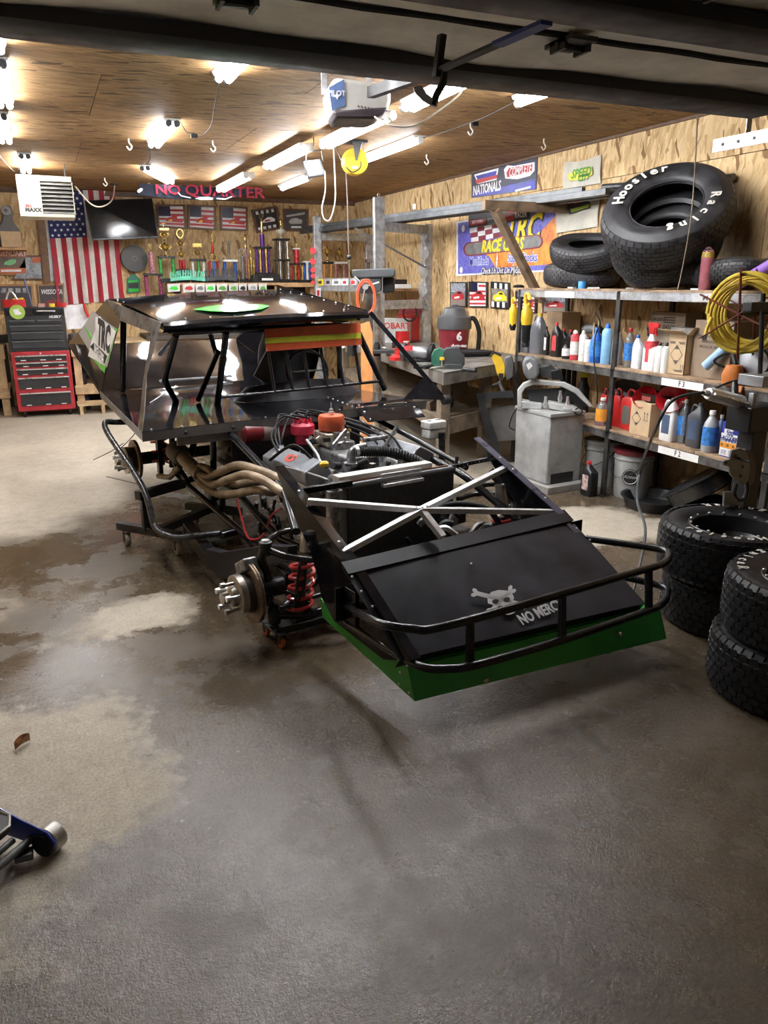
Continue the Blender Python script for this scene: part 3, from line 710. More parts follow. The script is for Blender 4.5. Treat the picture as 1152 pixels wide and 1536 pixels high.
# ---- roll cage and windscreen
rr = .021
tubep('cage_tube', [cv(339, 499, 2.46), cv(326, 607, 2.72)], rr); tubep('cage_tube', [cv(315, 499, 2.75), cv(324, 530, 2.8)], .016)
tubep('cage_tube', [cv(327, 527, 2.58), cv(297, 600, 2.86)], .018)
tubep('cage_tube', [cv(264, 503, 2.6), cv(246, 570, 2.8), cv(266, 606, 3.0)], rr, fil=.06); tubep('cage_tube', [cv(262, 505, 2.65), cv(240, 531, 3.2)], .016)
tubep('cage_tube', [cv(538, 500, 2.45), cv(577, 584, 2.50)], rr)
for x in (-.6, .62): tubep('cage_tube', [V((x, 2.5, 1.345)), V((x * .97, 3.45, 1.47)), V((x, 3.6, .86))], rr, fil=.08)
for v, z in ((2.48, 1.335), (3.42, 1.46)): tubep('cage_tube', [V((-.6, v, z)), V((.62, v, z))], rr)
tubep('cage_tube', [V((.62, 2.6, 1.33)), V((.80, 2.9, .86))], .018)
ws0, ws1 = cv(333, 596, 2.42), cv(568, 572, 2.42)
tubep('windscreen_rail', [ws0, ws1], .010)
for xb, yb, xt in zip((412, 439, 464, 490, 515, 541), (587, 584.5, 582, 580, 577, 575), (397, 424, 450, 477, 503, 528)):
    tubep('windscreen_bar', [cv(xb, yb, 2.42), cv(xt, 496, 2.46)], .0115, n=8)
g = MB(); vz = .0
g.grid([[cv(397 + 143 * j / 10 + 3 * i / 3, 494 - 10 * j / 10 + 33 * i / 3, 2.43 - .02 * math.sin(PI * j / 10)) for j in range(11)] for i in range(4)], (0, .003, 0)); vis = g.build('windscreen_visor', ORNG, car)
g = MB(); g.grid([[cv(398 + 143.5 * j / 10, 507 - 8 * j / 10 + 8.5 * i, 2.427 - .02 * math.sin(PI * j / 10)) for j in range(11)] for i in range(2)], (0, .002, 0)); g.build('visor_stripe', M('visor_yellow', (.48, .50, .03), .45), vis)
# right hand brace from roof to deck tip
br = [cu(555, 468, .69), cz(668, 600, .845)]
g = MB(); g.bar(br[0], br[1], .012, .030); g.build('roof_brace', BLKT, car, .002)
g = MB(); g.cyl(br[1] + V((-.02, 0, 0)), br[1] + V((.03, 0, 0)), .032, 14); g.build('brace_knuckle', DARK, car, .004)
g = MB(); g.prism([br[1], br[0].lerp(br[1], .72), D1 + V((-.12, .1, .01)), D1 + V((0, 0, .01))], (.004, 0, 0)); g.build('brace_gusset', BLK, car)
# cockpit: seat, curved dash cowl, steering wheel
SEATM = M('seat_black', (.016, .016, .018), .42)
rows = []
for i in range(6):
    a = i / 5; rows.append([V((.38 + (.50 - .10 * a) * math.sin(q), 2.78 - .22 * math.cos(q) * (1 - .3 * a), .852 + .13 * a * (1 - .35 * abs(q) / 1.5))) for q in [(-1.5 + 3 * k / 16) for k in range(17)]])
g = MB(); g.grid(rows, (0, .004, 0)); g.build('dash_cowl', NOSEM, car)
g = MB(); rows = []
for i in range(10):
    a = i / 9; w = .20 + .05 * math.sin(PI * a); zz = .856 + .46 * a
    rows.append([V((.58 + w * math.sin(q), 3.22 - .14 * math.cos(q) * (1.0 if a < .75 else .7) + .10 * a + .10, zz)) for q in [(-2.1 + 4.2 * k / 16) for k in range(17)]])
g.grid([[V((p.x, 6.64 - p.y, p.z)) for p in r] for r in rows], (0, .012, 0)); seat = g.build('seat', SEATM, car)
g = MB(); g.box((.58, 3.36, 1.20), (.24, .06, .16)); g.build('headrest', SEATM, car, .02)
g = MB(); g.tube([(.44 + .16 * math.cos(2 * PI * k / 24), 2.74 + .03 * math.sin(2 * PI * k / 24), 1.02 + .14 * math.sin(2 * PI * k / 24)) for k in range(24)], .011, 8, closed=True); sw = g.build('steering_wheel', SEATM, car)
g = MB(); g.bar((.29, 2.74, 1.02), (.59, 2.74, 1.02), .02, .01); g.bar((.44, 2.74, 1.02), (.44, 2.72, .90), .02, .01); g.build('spoke', ALUW, sw)
g = MB(); g.prism([cv(381, 564, 2.75), cv(403, 520, 2.75), cv(418, 527, 2.75), cv(412, 570, 2.75), cv(395, 573, 2.75)], (0, .02, 0)); g.build('side_headrest', SEATM, car)

# ---- engine
g = MB(); g.box((.06, 1.62, .46), (.36, .56, .30)); g.box((.06, 1.62, .30), (.22, .5, .12)); eng = g.build('engine', M('block_grey', (.06, .06, .065), .5, .4), car, .01)
for s in (-1, 1):
    m = mat4((.06 + s * .27, 1.58, .585), (math.cos(.5 * s), 0, -math.sin(.5 * s)), YH).to_3x3()
    g = MB(); g.box((.06 + s * .25, 1.58, .565), (.17, .56, .12), m); g.build('cylinder_head', CASTA, eng, .008)
    f = MB(); c = V((.06 + s * .345, 1.585, .665)); dz = m @ V((0, 0, 1)); dx = m @ V((1, 0, 0)); pr = []
    for (x, z) in ((-.075, -.05), (.075, -.05), (.075, .015), (.055, .05), (-.055, .05), (-.075, .015)): pr.append(c + dx * x + dz * z - YH * .25)
    f.prism(pr, (0, .5, 0)); vc = f.build('valve_cover', VCM, eng, .006)
    if s < 0:
        tp = c + dz * .0505; rm = M('logo_red', (.50, .06, .03), .5)
        g = MB(); g.prism([tp + dx * x + YH * y for x, y in ((-.02, .035), (.012, .05), (.03, .02), (.022, -.015), (.034, -.04), (.0, -.05), (-.03, -.035), (-.035, .005))], dz * .001); g.build('logo', rm, vc)
        for k, (x, y, w) in enumerate(((.0, .0, .014), (.012, -.03, .008))): g = MB(); g.lathe([(w, 0), (w, .0022)], tp + dx * x + YH * y, dz, 12); g.build('logo_ring', M('print_black'), vc)
        for y, wt in ((.17, 'JCS'), (.14, 'RACE')): text(wt, .04, WHITE, vc, mat4(tp + dz * .0006 + YH * y, -YH * .0 + dx, YH), xs=.9, bold=.001, extrude=.0006)
        rivets([c + dx * .062 + dz * .045 + YH * y for y in (-.2, 0, .2)], dx, vc, .006, 'bolt')
g = MB(); g.box((.06, 1.62, .655), (.20, .42, .10)); g.box((.06, 1.70, .72), (.14, .16, .06)); g.build('intake_manifold', CASTA, eng, .015)
ac = cv(497, 632, 1.75)
g = MB(); g.box((ac.x, 1.75, .755), (.15, .17, .075)); carb = g.build('carburetor', M('carb_zinc', (.50, .47, .40), .38, .85, var=.35, scale=40), eng, .008)
random.seed(3)
for k in range(26):
    p = V((ac.x + random.uniform(-.105, .105), 1.75 + random.uniform(-.13, .1), random.uniform(.70, .805))); g = MB()
    if k % 3 == 0: g.cyl(p, p + V((random.uniform(-.05, .05), random.uniform(-.05, .05), random.uniform(-.02, .03))), random.uniform(.006, .013), 8)
    elif k % 3 == 1: g.box(p, (random.uniform(.015, .04), random.uniform(.015, .04), random.uniform(.012, .035)))
    else: g.ball(p, random.uniform(.008, .015), 7, 5)
    g.build('fitting', (CASTA, M('carb_zinc'), DARK, M('brass_fitting', (.55, .40, .15), .35, .9))[k % 4], carb)
g = MB(); g.lathe([(.072, 0), (.075, .004), (.075, .078), (.070, .085), (.02, .087), (0, .087)], (ac.x, 1.75, .80), ZH, 28); acl = g.build('air_cleaner', ORNG, eng)
g = MB(); g.lathe([(.018, 0), (.018, .018), (.011, .02), (.011, .034), (.003, .036), (.003, .07), (0, .07)], (ac.x, 1.75, .886), ZH, 12); g.build('wing_nut', SILV, acl)
g = MB(); g.lathe([(.045, 0), (.05, .05), (.07, .06), (.07, .11), (.05, .13), (0, .135)], (ac.x - .09, 1.93, .70), ZH, 16); dist = g.build('distributor', M('cap_red', (.50, .015, .05), .35), eng)
for k in range(8):
    a = 2 * PI * k / 8; p = V((ac.x - .09 + .045 * math.cos(a), 1.93 + .045 * math.sin(a), .82))
    g = MB(); g.cyl(p, p + V((0, 0, .03)), .012, 8); g.build('terminal', M('cap_red'), dist)
    s = -1 if k % 2 else 1; y1 = 1.40 + .13 * (k // 2)
    e = V((.06 + s * .30, y1, .61)); q = [p + V((0, 0, .03)), p + V((-.05 if s < 0 else .04, .02, .065)), V((.06 + s * .22, y1 + .18, .80 - .01 * k)), V((.06 + s * .27, y1 + .05, .70)), e]
    if s < 0: q = [p + V((0, 0, .03)), p + V((-.06 - .01 * k, .03, .05)), V((-.20 - .012 * k, 1.86, .78)), V((-.25 - .008 * k, 1.80 - .02 * k, .66)), V((-.30, y1, .58))]
    tubep('spark_plug_wire', spline(q, 5), .0065, RUBB, eng, 7)
# water neck and ribbed hose
wn = cv(527, 690, 1.38)
g = MB(); g.lathe([(.042, 0), (.042, .016), (.026, .018), (.026, .02)], (wn.x, 1.38, wn.z - .03), ZH, 16); g.tube(fillet([V((wn.x, 1.38, wn.z - .02)), V((wn.x, 1.38, wn.z + .055)), V((wn.x + .08, 1.36, wn.z + .065))], .05), .024, 12); g.build('water_neck', CASTA, eng)
h0, h1 = cv(533, 678, 1.36), cv(622, 690, 1.22)
cl_ = spline([h0, cv(560, 677, 1.33), cv(590, 679, 1.28), h1, h1 + V((.08, -.02, -.06))], 16); rl = [(.030 if (k % 2) else .0245) for k in range(len(cl_))]
g = MB(); g.tube(cl_, rl, 12); g.build('ribbed_hose', RUBB, eng)
g = MB(); g.tube([h0 + V((-.004, 0, 0)), h0 + V((.012, 0, 0))], .032, 12); g.build('hose_clamp', SILV, eng)
for pts, r, m in (([cv(405, 690, 1.7), cv(440, 668, 1.5), cv(470, 690, 1.42), cv(490, 700, 1.3)], .009, RUBB), ([cv(460, 660, 1.55), cv(476, 682, 1.4), cv(480, 695, 1.35)], .008, M('braided_line', (.35, .35, .36), .4, .7)),
                  ([cv(545, 660, 1.6), cv(580, 655, 1.6), cv(592, 648, 1.7)], .014, CASTA), ([cv(595, 640, 1.75), cv(575, 672, 1.4)], .010, DARK),
                  ([cv(500, 668, 1.5), cv(515, 650, 1.5), cv(520, 645, 1.5)], .012, CASTA), ([cv(425, 700, 1.5), cv(470, 712, 1.3), cv(492, 720, 1.2)], .006, M('braided_line'))):
    tubep('engine_line', spline(pts, 6), r, m, eng, 8)
for k in range(16):
    p = V((random.uniform(-.12, .34), random.uniform(1.28, 1.46), random.uniform(.52, .70))); g = MB()
    (g.cyl(p, p + V((random.uniform(-.06, .06), random.uniform(-.04, .04), random.uniform(0, .05))), random.uniform(.012, .028), 10) if k % 2 else g.box(p, (random.uniform(.03, .07), random.uniform(.03, .06), random.uniform(.02, .05))))
    g.build('accessory', (CASTA, DARK, STEELB, RUBB)[k % 4], eng, .003)
g = MB(); g.cyl((.30, 1.32, .56), (.30, 1.46, .56), .065, 18); g.build('alternator', CASTA, eng, .006)
g = MB(); g.cyl((.06, 1.26, .46), (.06, 1.30, .46), .085, 20); g.cyl((.06, 1.25, .62), (.06, 1.27, .62), .06, 20); g.build('pulley', DARK, eng, .004)
# fuel bottle under the deck
a, b = cv(358, 650, 2.08), cv(428, 642, 2.12)
g = MB(); g.tube([a, a.lerp(b, .06), b], [.045, .062, .062], 18); fb = g.build('fuel_canister', M('canister_red', (.16, .012, .016), .35), car)
g = MB(); q = a.lerp(b, .42); e = a.lerp(b, .72); g.tube([q, e], .0632, 18, cap=False); g.build('canister_label', M('label_worn', (.30, .25, .22), .6), fb)
# headers
col0 = cu(292, 704, -.50)
H = [[(-.33, 1.36, .57), (427, 722, -.47), (390, 706, -.50), (357, 698, -.52), (330, 708, -.52), (312, 716, -.52), (298, 711, -.51)],
     [(-.33, 1.50, .57), (430, 742, -.50), (398, 722, -.54), (370, 712, -.55), (345, 718, -.55), (318, 727, -.54), (302, 715, -.52)],
     [(-.33, 1.62, .55), (410, 738, -.44), (385, 735, -.52), (350, 741, -.54), (325, 740, -.54), (305, 728, -.53), (293, 712, -.51)],
     [(-.33, 1.78, .55), (380, 722, -.38), (355, 726, -.44), (330, 722, -.47), (312, 704, -.48), (300, 700, -.49)]]
for h in H:
    pts = [V(h[0])] + [cu(*q) for q in h[1:]]; tubep('header_pipe', spline(pts, 6), .0235, HEAD, car, 12)
c1 = cu(270, 682, -.50); tubep('header_collector', [cu(301, 712, -.51), col0, c1], [.044, .046, .044], HEAD, car, 16)
g = MB(); d = (c1 - col0).normalized(); g.lathe([(.02, -.05), (.055, -.03), (.07, .02), (.07, .10), (.05, .14), (0, .15)], c1 - d * .02, d, 18); g.build('muffler', M('muffler_dull', (.10, .085, .07), .55, .3), car)
g = MB(); g.tube([cu(270, 700, -.46) , cu(255, 716, -.46), cu(238, 714, -.46)], .02, 10); g.build('tail_pipe', HEAD, car)
tubep('fuel_line', spline([cu(352, 735, -.42), cu(362, 775, -.45), cu(372, 806, -.5), cu(388, 808, -.5), cu(396, 800, -.48)], 5), .006, M('line_red', (.55, .03, .03), .4), car, 7)
tubep('fuel_line', spline([cu(401, 790, -.4), cu(408, 772, -.4), cu(422, 762, -.4)], 5), .005, M('line_red'), car, 7)
for k in range(14):
    a = cu(random.uniform(385, 440), random.uniform(745, 800), random.uniform(-.38, -.30)); g = MB(); g.tube(spline([a, a + V((.02, .05, random.uniform(-.08, .06))), a + V((.03, random.uniform(-.1, .12), random.uniform(-.12, .05)))], 4), random.uniform(.006, .014), 7); g.build('linkage', (DARK, CASTA, RUBB, BLKT)[k % 4], car)
for k in range(18):
    a = V((random.uniform(.0, .5), random.uniform(.65, 1.0), random.uniform(.28, .44))); g = MB(); b = a + V((random.uniform(-.12, .12), random.uniform(-.08, .08), random.uniform(-.05, .08))); g.tube(spline([a, (a + b) / 2 + V((0, 0, .03)), b], 4), random.uniform(.008, .02), 7); g.build('steering_linkage', (DARK, BLKT, CASTA, RUBB, SILV)[k % 5], car)
tubep('coolant_hose', spline([V((.18, 1.04, .45)), V((.32, .95, .50)), V((.46, .85, .47)), V((.52, .80, .36))], 6), .016, RUBB, car)

# ---- front and rear corners
def corner(s, v, z, u_rot, u_hub, R, front):
    n = 'front' if front else 'rear'; ax = V((s, 0, 0)); c = V((s * u_rot, v, z))
    g = MB(); g.lathe([(.075, -.010), (R, -.010), (R, -.003), (R - .004, -.003), (R - .004, .003), (R, .003), (R, .010), (.075, .010)], c, ax, 40, cap=False, closed=True); g.build('brake_rotor', RUST, car)
    g = MB(); g.lathe([(.09, 0), (.09, .05), (.085, .055), (.05, .058)], c, ax, 28); hat = g.build('rotor_hat', M('hat_dark', (.05, .04, .035), .5, .6), car)
    g = MB(); g.lathe([(.096, .045), (.096, .075), (.088, .078), (.05, .08), (.045, .10), (.03, .11), (.028, .14), (0, .142)], c, ax, 28); hub = g.build('wheel_hub', STEELB, car)
    for k in range(5):
        a = 2 * PI * k / 5 + .3; p = c + V((s * .078, .062 * math.cos(a), .062 * math.sin(a)))
        g = MB(); g.tube([p, p + ax * .045], .008, 8); g.tube([p + ax * .045, p + ax * .065], .014, 8); g.build('lug_stud', STEELB if k % 2 else SILV, hub)
    g = MB(); g.tube([c - ax * .02, c - ax * .16], .045, 14); g.build('spindle', BLKT, car)
    return c
for s in (-1, 1):
    c = corner(s, .985, .26, .845, .95, .143, True)
    g = MB(); g.box(c + V((-s * .005, .04, .115)), (.07, .12, .06), Matrix.Rotation(-.5, 3, 'X')); g.build('brake_caliper', CASTA, car, .01)
    k = -s; P = (lambda *q: V((-q[0] * s, q[1], q[2]))); bj = V((s * .76, .985, .475))
    tubep('steering_knuckle', [c + V((-s * .09, 0, -.08)), c + V((-s * .09, 0, .08)), V((s * .79, .985, .40)), bj], .022, fil=.05)
    g = MB(); g.lathe([(.026, -.05), (.03, -.03), (.03, .012), (.02, .016), (0, .018)], bj, ZH, 14); g.build('ball_joint', DARK, car); g = MB(); g.lathe([(.022, .012), (.018, .022), (0, .024)], bj, ZH, 12); g.build('joint_cap', SILV, car)
    tubep('control_arm', spline([bj + V((0, -.005, -.02)), V((s * .70, .90, .43)), V((s * .60, .80, .425)), V((s * .53, .80, .45)), V((s * .50, .84, .48))], 6), .0155)
    tubep('control_arm', spline([bj, V((s * .70, 1.06, .47)), V((s * .60, 1.12, .47)), V((s * .48, 1.12, .46))], 6), .0155)
    lb = V((s * .74, .97, .13))
    tubep('control_arm', [lb, V((s * .60, .86, .135)), V((s * .40, .80, .17))], .024, fil=.05); tubep('control_arm', [lb, V((s * .5, 1.10, .16)), V((s * .40, 1.14, .18))], .02, fil=.05)
    g = MB(); g.lathe([(.02, -.05), (.032, -.04), (.032, .03), (.02, .05)], lb, ZH, 12); g.build('ball_joint', DARK, car)
    tubep('tie_rod', [V((s * .76, .87, .20)), V((s * .35, .90, .22))], .011); tubep('tie_rod', [V((s * .77, 1.05, .30)), V((s * .60, .88, .17))], .014)
    ct, cb = V((s * .615, .90, .395)), V((s * .655, .88, .155)); hx = []
    for i in range(5 * 16 + 1):
        a = 2 * PI * i / 16; t = i / 80; hx.append(cb.lerp(ct, t) + V((.056 * math.cos(a), .056 * math.sin(a), 0)))
    g = MB(); g.tube(hx, .0085, 8); g.build('coil_spring', REDSP, car)
    g = MB(); g.tube([cb + V((0, 0, -.02)), ct], .022, 14); g.build('shock_body', DARK, car); g = MB(); g.tube([V((s * .60, .885, .44)), V((s * .585, .90, .575))], [.036, .028], 16); g.build('shock_reservoir', STEELB, car)
    tubep('brake_hose', spline([V((s * .63, .86, .40)), V((s * .65, .83, .30)), V((s * .69, .85, .21)), V((s * .73, .90, .20))], 6), .007, RUBB); tubep('brake_hose', [V((s * .66, .85, .39)), V((s * .70, .84, .20))], .007, BLKT)
    c = corner(s, 3.40, .40, .615, .7, .14, False)
    ct, cb = V((s * .46, 3.30, .70)), V((s * .46, 3.30, .36)); hx = [cb.lerp(ct, i / 80) + V((.06 * math.cos(2 * PI * i / 16), .06 * math.sin(2 * PI * i / 16), 0)) for i in range(81)]
    g = MB(); g.tube(hx, .0085, 8); g.build('coil_spring', REDSP, car); g = MB(); g.tube([cb, ct + V((0, 0, .1))], .024, 12); g.build('shock_body', DARK, car)
    g = MB(); g.bar((s * .50, 3.22, .32), (s * .50, 3.20, .80), .03, .05, (0, 1, 0)); g.build('birdcage_arm', BLKT, car, .003)
g = MB(); g.tube([(-.6, 3.4, .40), (.6, 3.4, .40)], .04, 14); g.build('rear_axle', DARK, car)
g = MB(); g.ball((.08, 3.4, .40), .14, 16, 10, (.8, 1.1, 1)); g.build('differential', CASTA, car)
g = MB(); g.tube([(.06, 1.92, .42), (.06, 2.5, .40), (.07, 3.3, .40)], [.10, .06, .04], 14); g.build('driveline', DARK, car)
g = MB(); g.box((.06, 4.05, .72), (.62, .42, .34)); g.build('fuel_cell', M('cell_black', (.02, .02, .02), .5), car, .02)
for a, b in (((185, 665), (140, 690)), ((210, 640), (172, 680))):
    tubep('stay_wire', spline([cu(*a, -.7), cu((a[0] + b[0]) / 2 + 3, (a[1] + b[1]) / 2, -.75), cu(*b, -.8)], 5), .003, DARK, car, 5)
tubep('stay_wire', spline([cu(160, 715, -.62), cu(190, 722, -.6), cu(218, 729, -.58)], 5), .003, DARK, car, 5)
# ================================================================== stands under the car
CASTG = M('caster_grey', (.30, .27, .22), .5); ORW = M('caster_orange', (.55, .13, .03), .45)
def caster(t, c, m, r=.03, w=.022, ax=(1, 0, 0)):
    c = V(c); ax = V(ax).normalized(); g = MB(); g.lathe([(.006, -w / 2), (r * .9, -w / 2), (r, -w / 3), (r, w / 3), (r * .9, w / 2), (.006, w / 2)], c, ax, 16); wh = g.build('caster_wheel', m, t)
    g = MB(); g.cyl(c - ax * (w / 2 + .003), c + ax * (w / 2 + .003), r * .3, 8); g.build('hub', DARK, wh)
    g = MB()
    for s in (-1, 1): g.prism([c + ax * s * (w / 2 + .004) + q for q in (V((0, -.008, -.008)), V((0, .012, -.004)), V((0, .016, r + .016)), V((0, -.016, r + .016)))], ax * .002)
    g.bb(c.x - w / 2 - .008, c.x + w / 2 + .008, c.y - .018, c.y + .018, c.z + r + .014, c.z + r + .02); g.build('caster_fork', DARK, t)
ST = M('stand_black', (.016, .016, .017), .42, var=.4)
st = thing('rolling_stand', 'black welded rolling stand holding up the tail of the race car', 'stand', CARO + CARX * -.2 + CARY * 2.75, (0, 0, CA))
def sl(px, py, z): p = cz(px, py, z); return V((p.x + .2, p.y - 2.75, p.z))
a0, a1 = sl(178, 788, .125), sl(270, 804, .125)
g = MB(); g.bar(a0, a1, .05, .05); g.build('foot_bar', ST, st, .004)
b0, b1 = a0 + V((.62, .62, 0)), a1 + V((.62, .62, 0)); b0, b1 = sl(280, 758, .125), sl(362, 768, .125)
g = MB(); g.bar(b0, b1, .05, .05); g.build('foot_bar', ST, st, .004)
g = MB(); g.bar(a0.lerp(a1, .62), b0.lerp(b1, .45), .05, .05); g.build('spine', ST, st, .004)
u0 = a0.lerp(a1, .48)
g = MB(); g.bar(u0, V((u0.x, u0.y, .36)), .05, .05); g.build('post', ST, st, .004)
g = MB(); g.bar(sl(206, 744, .36), sl(275, 725, .36), .055, .055); g.build('top_beam', ST, st, .004)
q0 = b0.lerp(b1, .5); g = MB(); g.bar(q0, V((q0.x, q0.y, .33)), .05, .05); g.build('post', ST, st, .004)
for p in (a0.lerp(a1, .12), a0.lerp(a1, .95), b0.lerp(b1, .15), b0.lerp(b1, .9)): caster(st, (p.x, p.y, .042), CASTG, .042, .032)
for s in (-1, 1):
    d = thing('wheel_dolly', 'low black dolly with orange castors under the brake rotor side' if s < 0 else 'low black dolly with orange castors under the car beside the tyre stacks', 'dolly', CARO + CARX * .60 * s + CARY * .95, (0, 0, CA))
    g = MB(); g.bb(-.17, .17, -.05, .09, .058, .068); g.bb(-.17, .17, -.05, -.04, .05, .085); g.build('plate', ST, d, .002)
    g = MB(); g.bb(-.05, .05, -.03, .07, .068, .13); g.build('block', ST, d, .004)
    for x, y in ((-.15, -.07), (.16, -.07), (-.15, .09), (.16, .09)): caster(d, (x, y, .026), ORW, .026, .02)
# jack stand with the worn white head behind the engine bay
jp = cv(650, 647, 1.75); js = thing('jack_stand', 'jack stand with a worn white square head beside the engine bay', 'jack stand', CARO + CARX * jp.x + CARY * 1.75, (0, 0, CA))
WW = M('worn_white', (.75, .75, .73), .5, var=.1, scale=11, dirt=(.30, .30, .29))
zt_ = jp.z
g = MB(); g.box((0, 0, zt_ - .01), (.125, .09, .06)); g.box((0, 0, zt_ + .045), (.135, .10, .05)); hd = g.build('head', WW, js, .008)
for x in (-.035, .035): g = MB(); g.cyl((x, 0, zt_ + .0702), (x, 0, zt_ + .0712), .018, 12); g.build('recess', DARK, hd)
g = MB(); g.tube([(.02, -.06, zt_ + .0), (.05, -.05, .08)], .022, 12); g.build('post', M('nerf_worn'), js)
g = MB(); g.box((.05, 0, .035), (.34, .34, .07)); g.build('base', ST, js, .02)

# ================================================================== tyres on the floor
TYRE = M('tyre_rubber', (.009, .009, .011), .42, var=.35, scale=22, bump=.08, bscale=90, spec=.32)
RIM = M('rim_black', (.02, .02, .022), .35, .3); LETW = M('tyre_white', (.62, .60, .54), .6)
def tyre_shell(R, W, rb):
    h = W / 2
    prof = [(rb, -h * .78), (rb + .012, -h * .86), (rb + (R - rb) * .45, -h * 1.0), (R - .035, -h * .93), (R - .012, -h * .80), (R - .004, -h * .55), (R, 0), (R - .004, h * .55), (R - .012, h * .80), (R - .035, h * .93), (rb + (R - rb) * .45, h), (rb + .012, h * .86), (rb, h * .78), (rb + .004, h * .6), (R - .05, h * .5), (R - .045, 0), (R - .05, -h * .5), (rb + .004, -h * .6)]
    return MB().lathe(prof, n=48, closed=True, cap=False)
def tyre_tread(R, W, nr=7, na=44, hexa=True):
    g = MB(); h = W / 2 * .86
    for i in range(nr):
        zc = -h + 2 * h * (i + .5) / nr; dz = h / nr * (.92 if hexa else .9); rr_ = R - .014 * abs(zc / h) ** 4 - .002
        for j in range(na):
            a = 2 * PI * (j + (.5 if (i % 2 and hexa) else 0)) / na; da = PI / na * .92; t = .0045; vs = []
            ring = ((-1, -.45), (-.45, -1), (.45, -1), (1, -.45), (1, .45), (.45, 1), (-.45, 1), (-1, .45)) if hexa else ((-1, -1), (1, -1), (1, 1), (-1, 1))
            for k, rad in ((1.0, rr_), (.92, rr_ + t)):
                for x, z in ring: q = a + x * da * k; vs.append((rad * math.cos(q), rad * math.sin(q), zc + z * dz * k))
            n = len(ring); g.add(vs, [tuple(range(n, 2 * n))] + [(m, (m + 1) % n, (m + 1) % n + n, m + n) for m in range(n)])
    # shoulder lugs
    for s in (-1, 1):
        for j in range(na):
            a = 2 * PI * (j + .25) / na; da = PI / na * .82; vs = []
            for rad, z in ((R - .006, h * .93), (R - .020, W / 2 * .97), (R - .036, W / 2 * .985)):
                for x in (-1, 1): q = a + x * da; vs.append((rad * math.cos(q) * 1.004, rad * math.sin(q) * 1.004, s * z))
            g.add(vs, [(0, 1, 3, 2), (2, 3, 5, 4)])
    return g
def arc_letters(body, rad, z, size, a0, step, parent, m, up=1, off=(0, 0, 0), name='lettering', flip=False):
    for k, ch in enumerate(body):
        if ch == ' ': continue
        a = a0 - step * k if up > 0 else a0 + step * k
        p = V((rad * math.cos(a), rad * math.sin(a), z)); out = V((math.cos(a), math.sin(a), 0)); tx = out.cross(ZH) * up
        text(ch, size, m, parent, mat4(p, tx, out * up), name=name, bold=size * .025, extrude=.001)
def floor_tyre(label, loc, rz, tilt=(0, 0), words=True):
    R, W, rb = .335, .255, .195
    t = thing('racing_tyre', label, 'tyre', loc, (tilt[0], tilt[1], rz), 'treaded race tyres stacked on the floor')
    if 'shell' not in _tc:
        o = tyre_shell(R, W, rb); _tc['shell'] = o.mesh('carcass'); _tc['shell'].materials.append(TYRE); _tc['shell'].transform(Matrix.Translation((0, 0, W / 2)))
        o = tyre_tread(R, W); _tc['tread'] = o.mesh('tread'); _tc['tread'].materials.append(TYRE); _tc['tread'].transform(Matrix.Translation((0, 0, W / 2)))
        g = MB().lathe([(rb + .012, W * .90), (rb + .004, W * .93), (rb - .012, W * .90), (rb - .015, W * .6), (rb - .04, W * .5), (rb - .04, W * .2), (rb - .012, W * .1), (rb + .01, W * .06)], n=40, cap=False); _tc['rim'] = g.mesh('rim'); _tc['rim'].materials.append(RIM)
        g = MB().lathe([(rb - .03, W * .42), (rb * .45, W * .36), (rb * .42, W * .36)], n=40, cap=False); _tc['disc'] = g.mesh('wheel_disc'); _tc['disc'].materials.append(RIM)
        g = MB().lathe([(.007, 0), (.007, .006), (.004, .008), (0, .008)], n=8, cap=False); _tc['bolt'] = g.mesh('rim_bolt'); _tc['bolt'].materials.append(SILV)
    for n in ('shell', 'tread', 'rim', 'disc'):
        p = bpy.data.objects.new({'shell': 'carcass', 'tread': 'tread', 'rim': 'rim', 'disc': 'wheel_disc'}[n], _tc[n]); COL.objects.link(p); p.parent = t
        if n == 'tread': p['kind'] = 'stuff'
    for k in range(16):
        a = 2 * PI * k / 16; p = bpy.data.objects.new('rim_bolt', _tc['bolt']); COL.objects.link(p); p.parent = t; p.location = ((rb - .004) * math.cos(a), (rb - .004) * math.sin(a), W * .925)
    if words:
        arc_letters('Hoosier', .275, W + .0015, .058, math.radians(262), math.radians(-11.5), t, LETW, -1)
        arc_letters('Racing', .275, W + .0015, .058, math.radians(82), math.radians(-11), t, LETW, -1)
    return t
_tc = {}
TW = .255
floor_tyre('white-lettered race tyre, upper one of the stack beside the bumper end', (2.95, 2.60, TW), math.radians(-12))
floor_tyre('race tyre with a worn rim, lower one of the stack beside the bumper end', (2.99, 2.58, 0), math.radians(130))
floor_tyre('race tyre leaning slightly, upper one of the stack away from the shelving', (2.70, 1.94, TW), math.radians(60), (0, math.radians(0)))
floor_tyre('race tyre resting flat, lower one of the stack away from the shelving', (2.67, 1.95, 0), math.radians(200))

# ================================================================== steel shelving along the wall
SX0, SX1, SY0, SY1 = 3.88, 4.42, 3.20, 6.05
SHZ = (1.565, 1.005, .535)
RACKM = M('rack_steel', (.045, .042, .040), .5, .4, var=.4, scale=12); RACKB = M('rack_beam', (.13, .125, .12), .45, .6, var=.45, scale=10)
PLY = M('shelf_board', (.30, .20, .12), .65, var=.35, scale=9)
rack = thing('shelving_rack', 'dark steel shelving rack loaded with tyres, bottles and cans against the OSB wall', 'shelf', ((SX0 + SX1) / 2, (SY0 + SY1) / 2, 0), world=True)
for y in (SY0 + .03, 4.70, SY1 - .03):
    for x in (SX0 + .012, SX1 - .02):
        g = MB(); g.bb(x - .012, x + .012, y - .022, y + .022, 0, SHZ[0] - .012); g.build('post', RACKM, rack, .002)
    g = MB(); g.bb(SX0 - .03, SX0 + .05, y - .035, y + .035, 0, .008); g.build('foot', RACKM, rack)
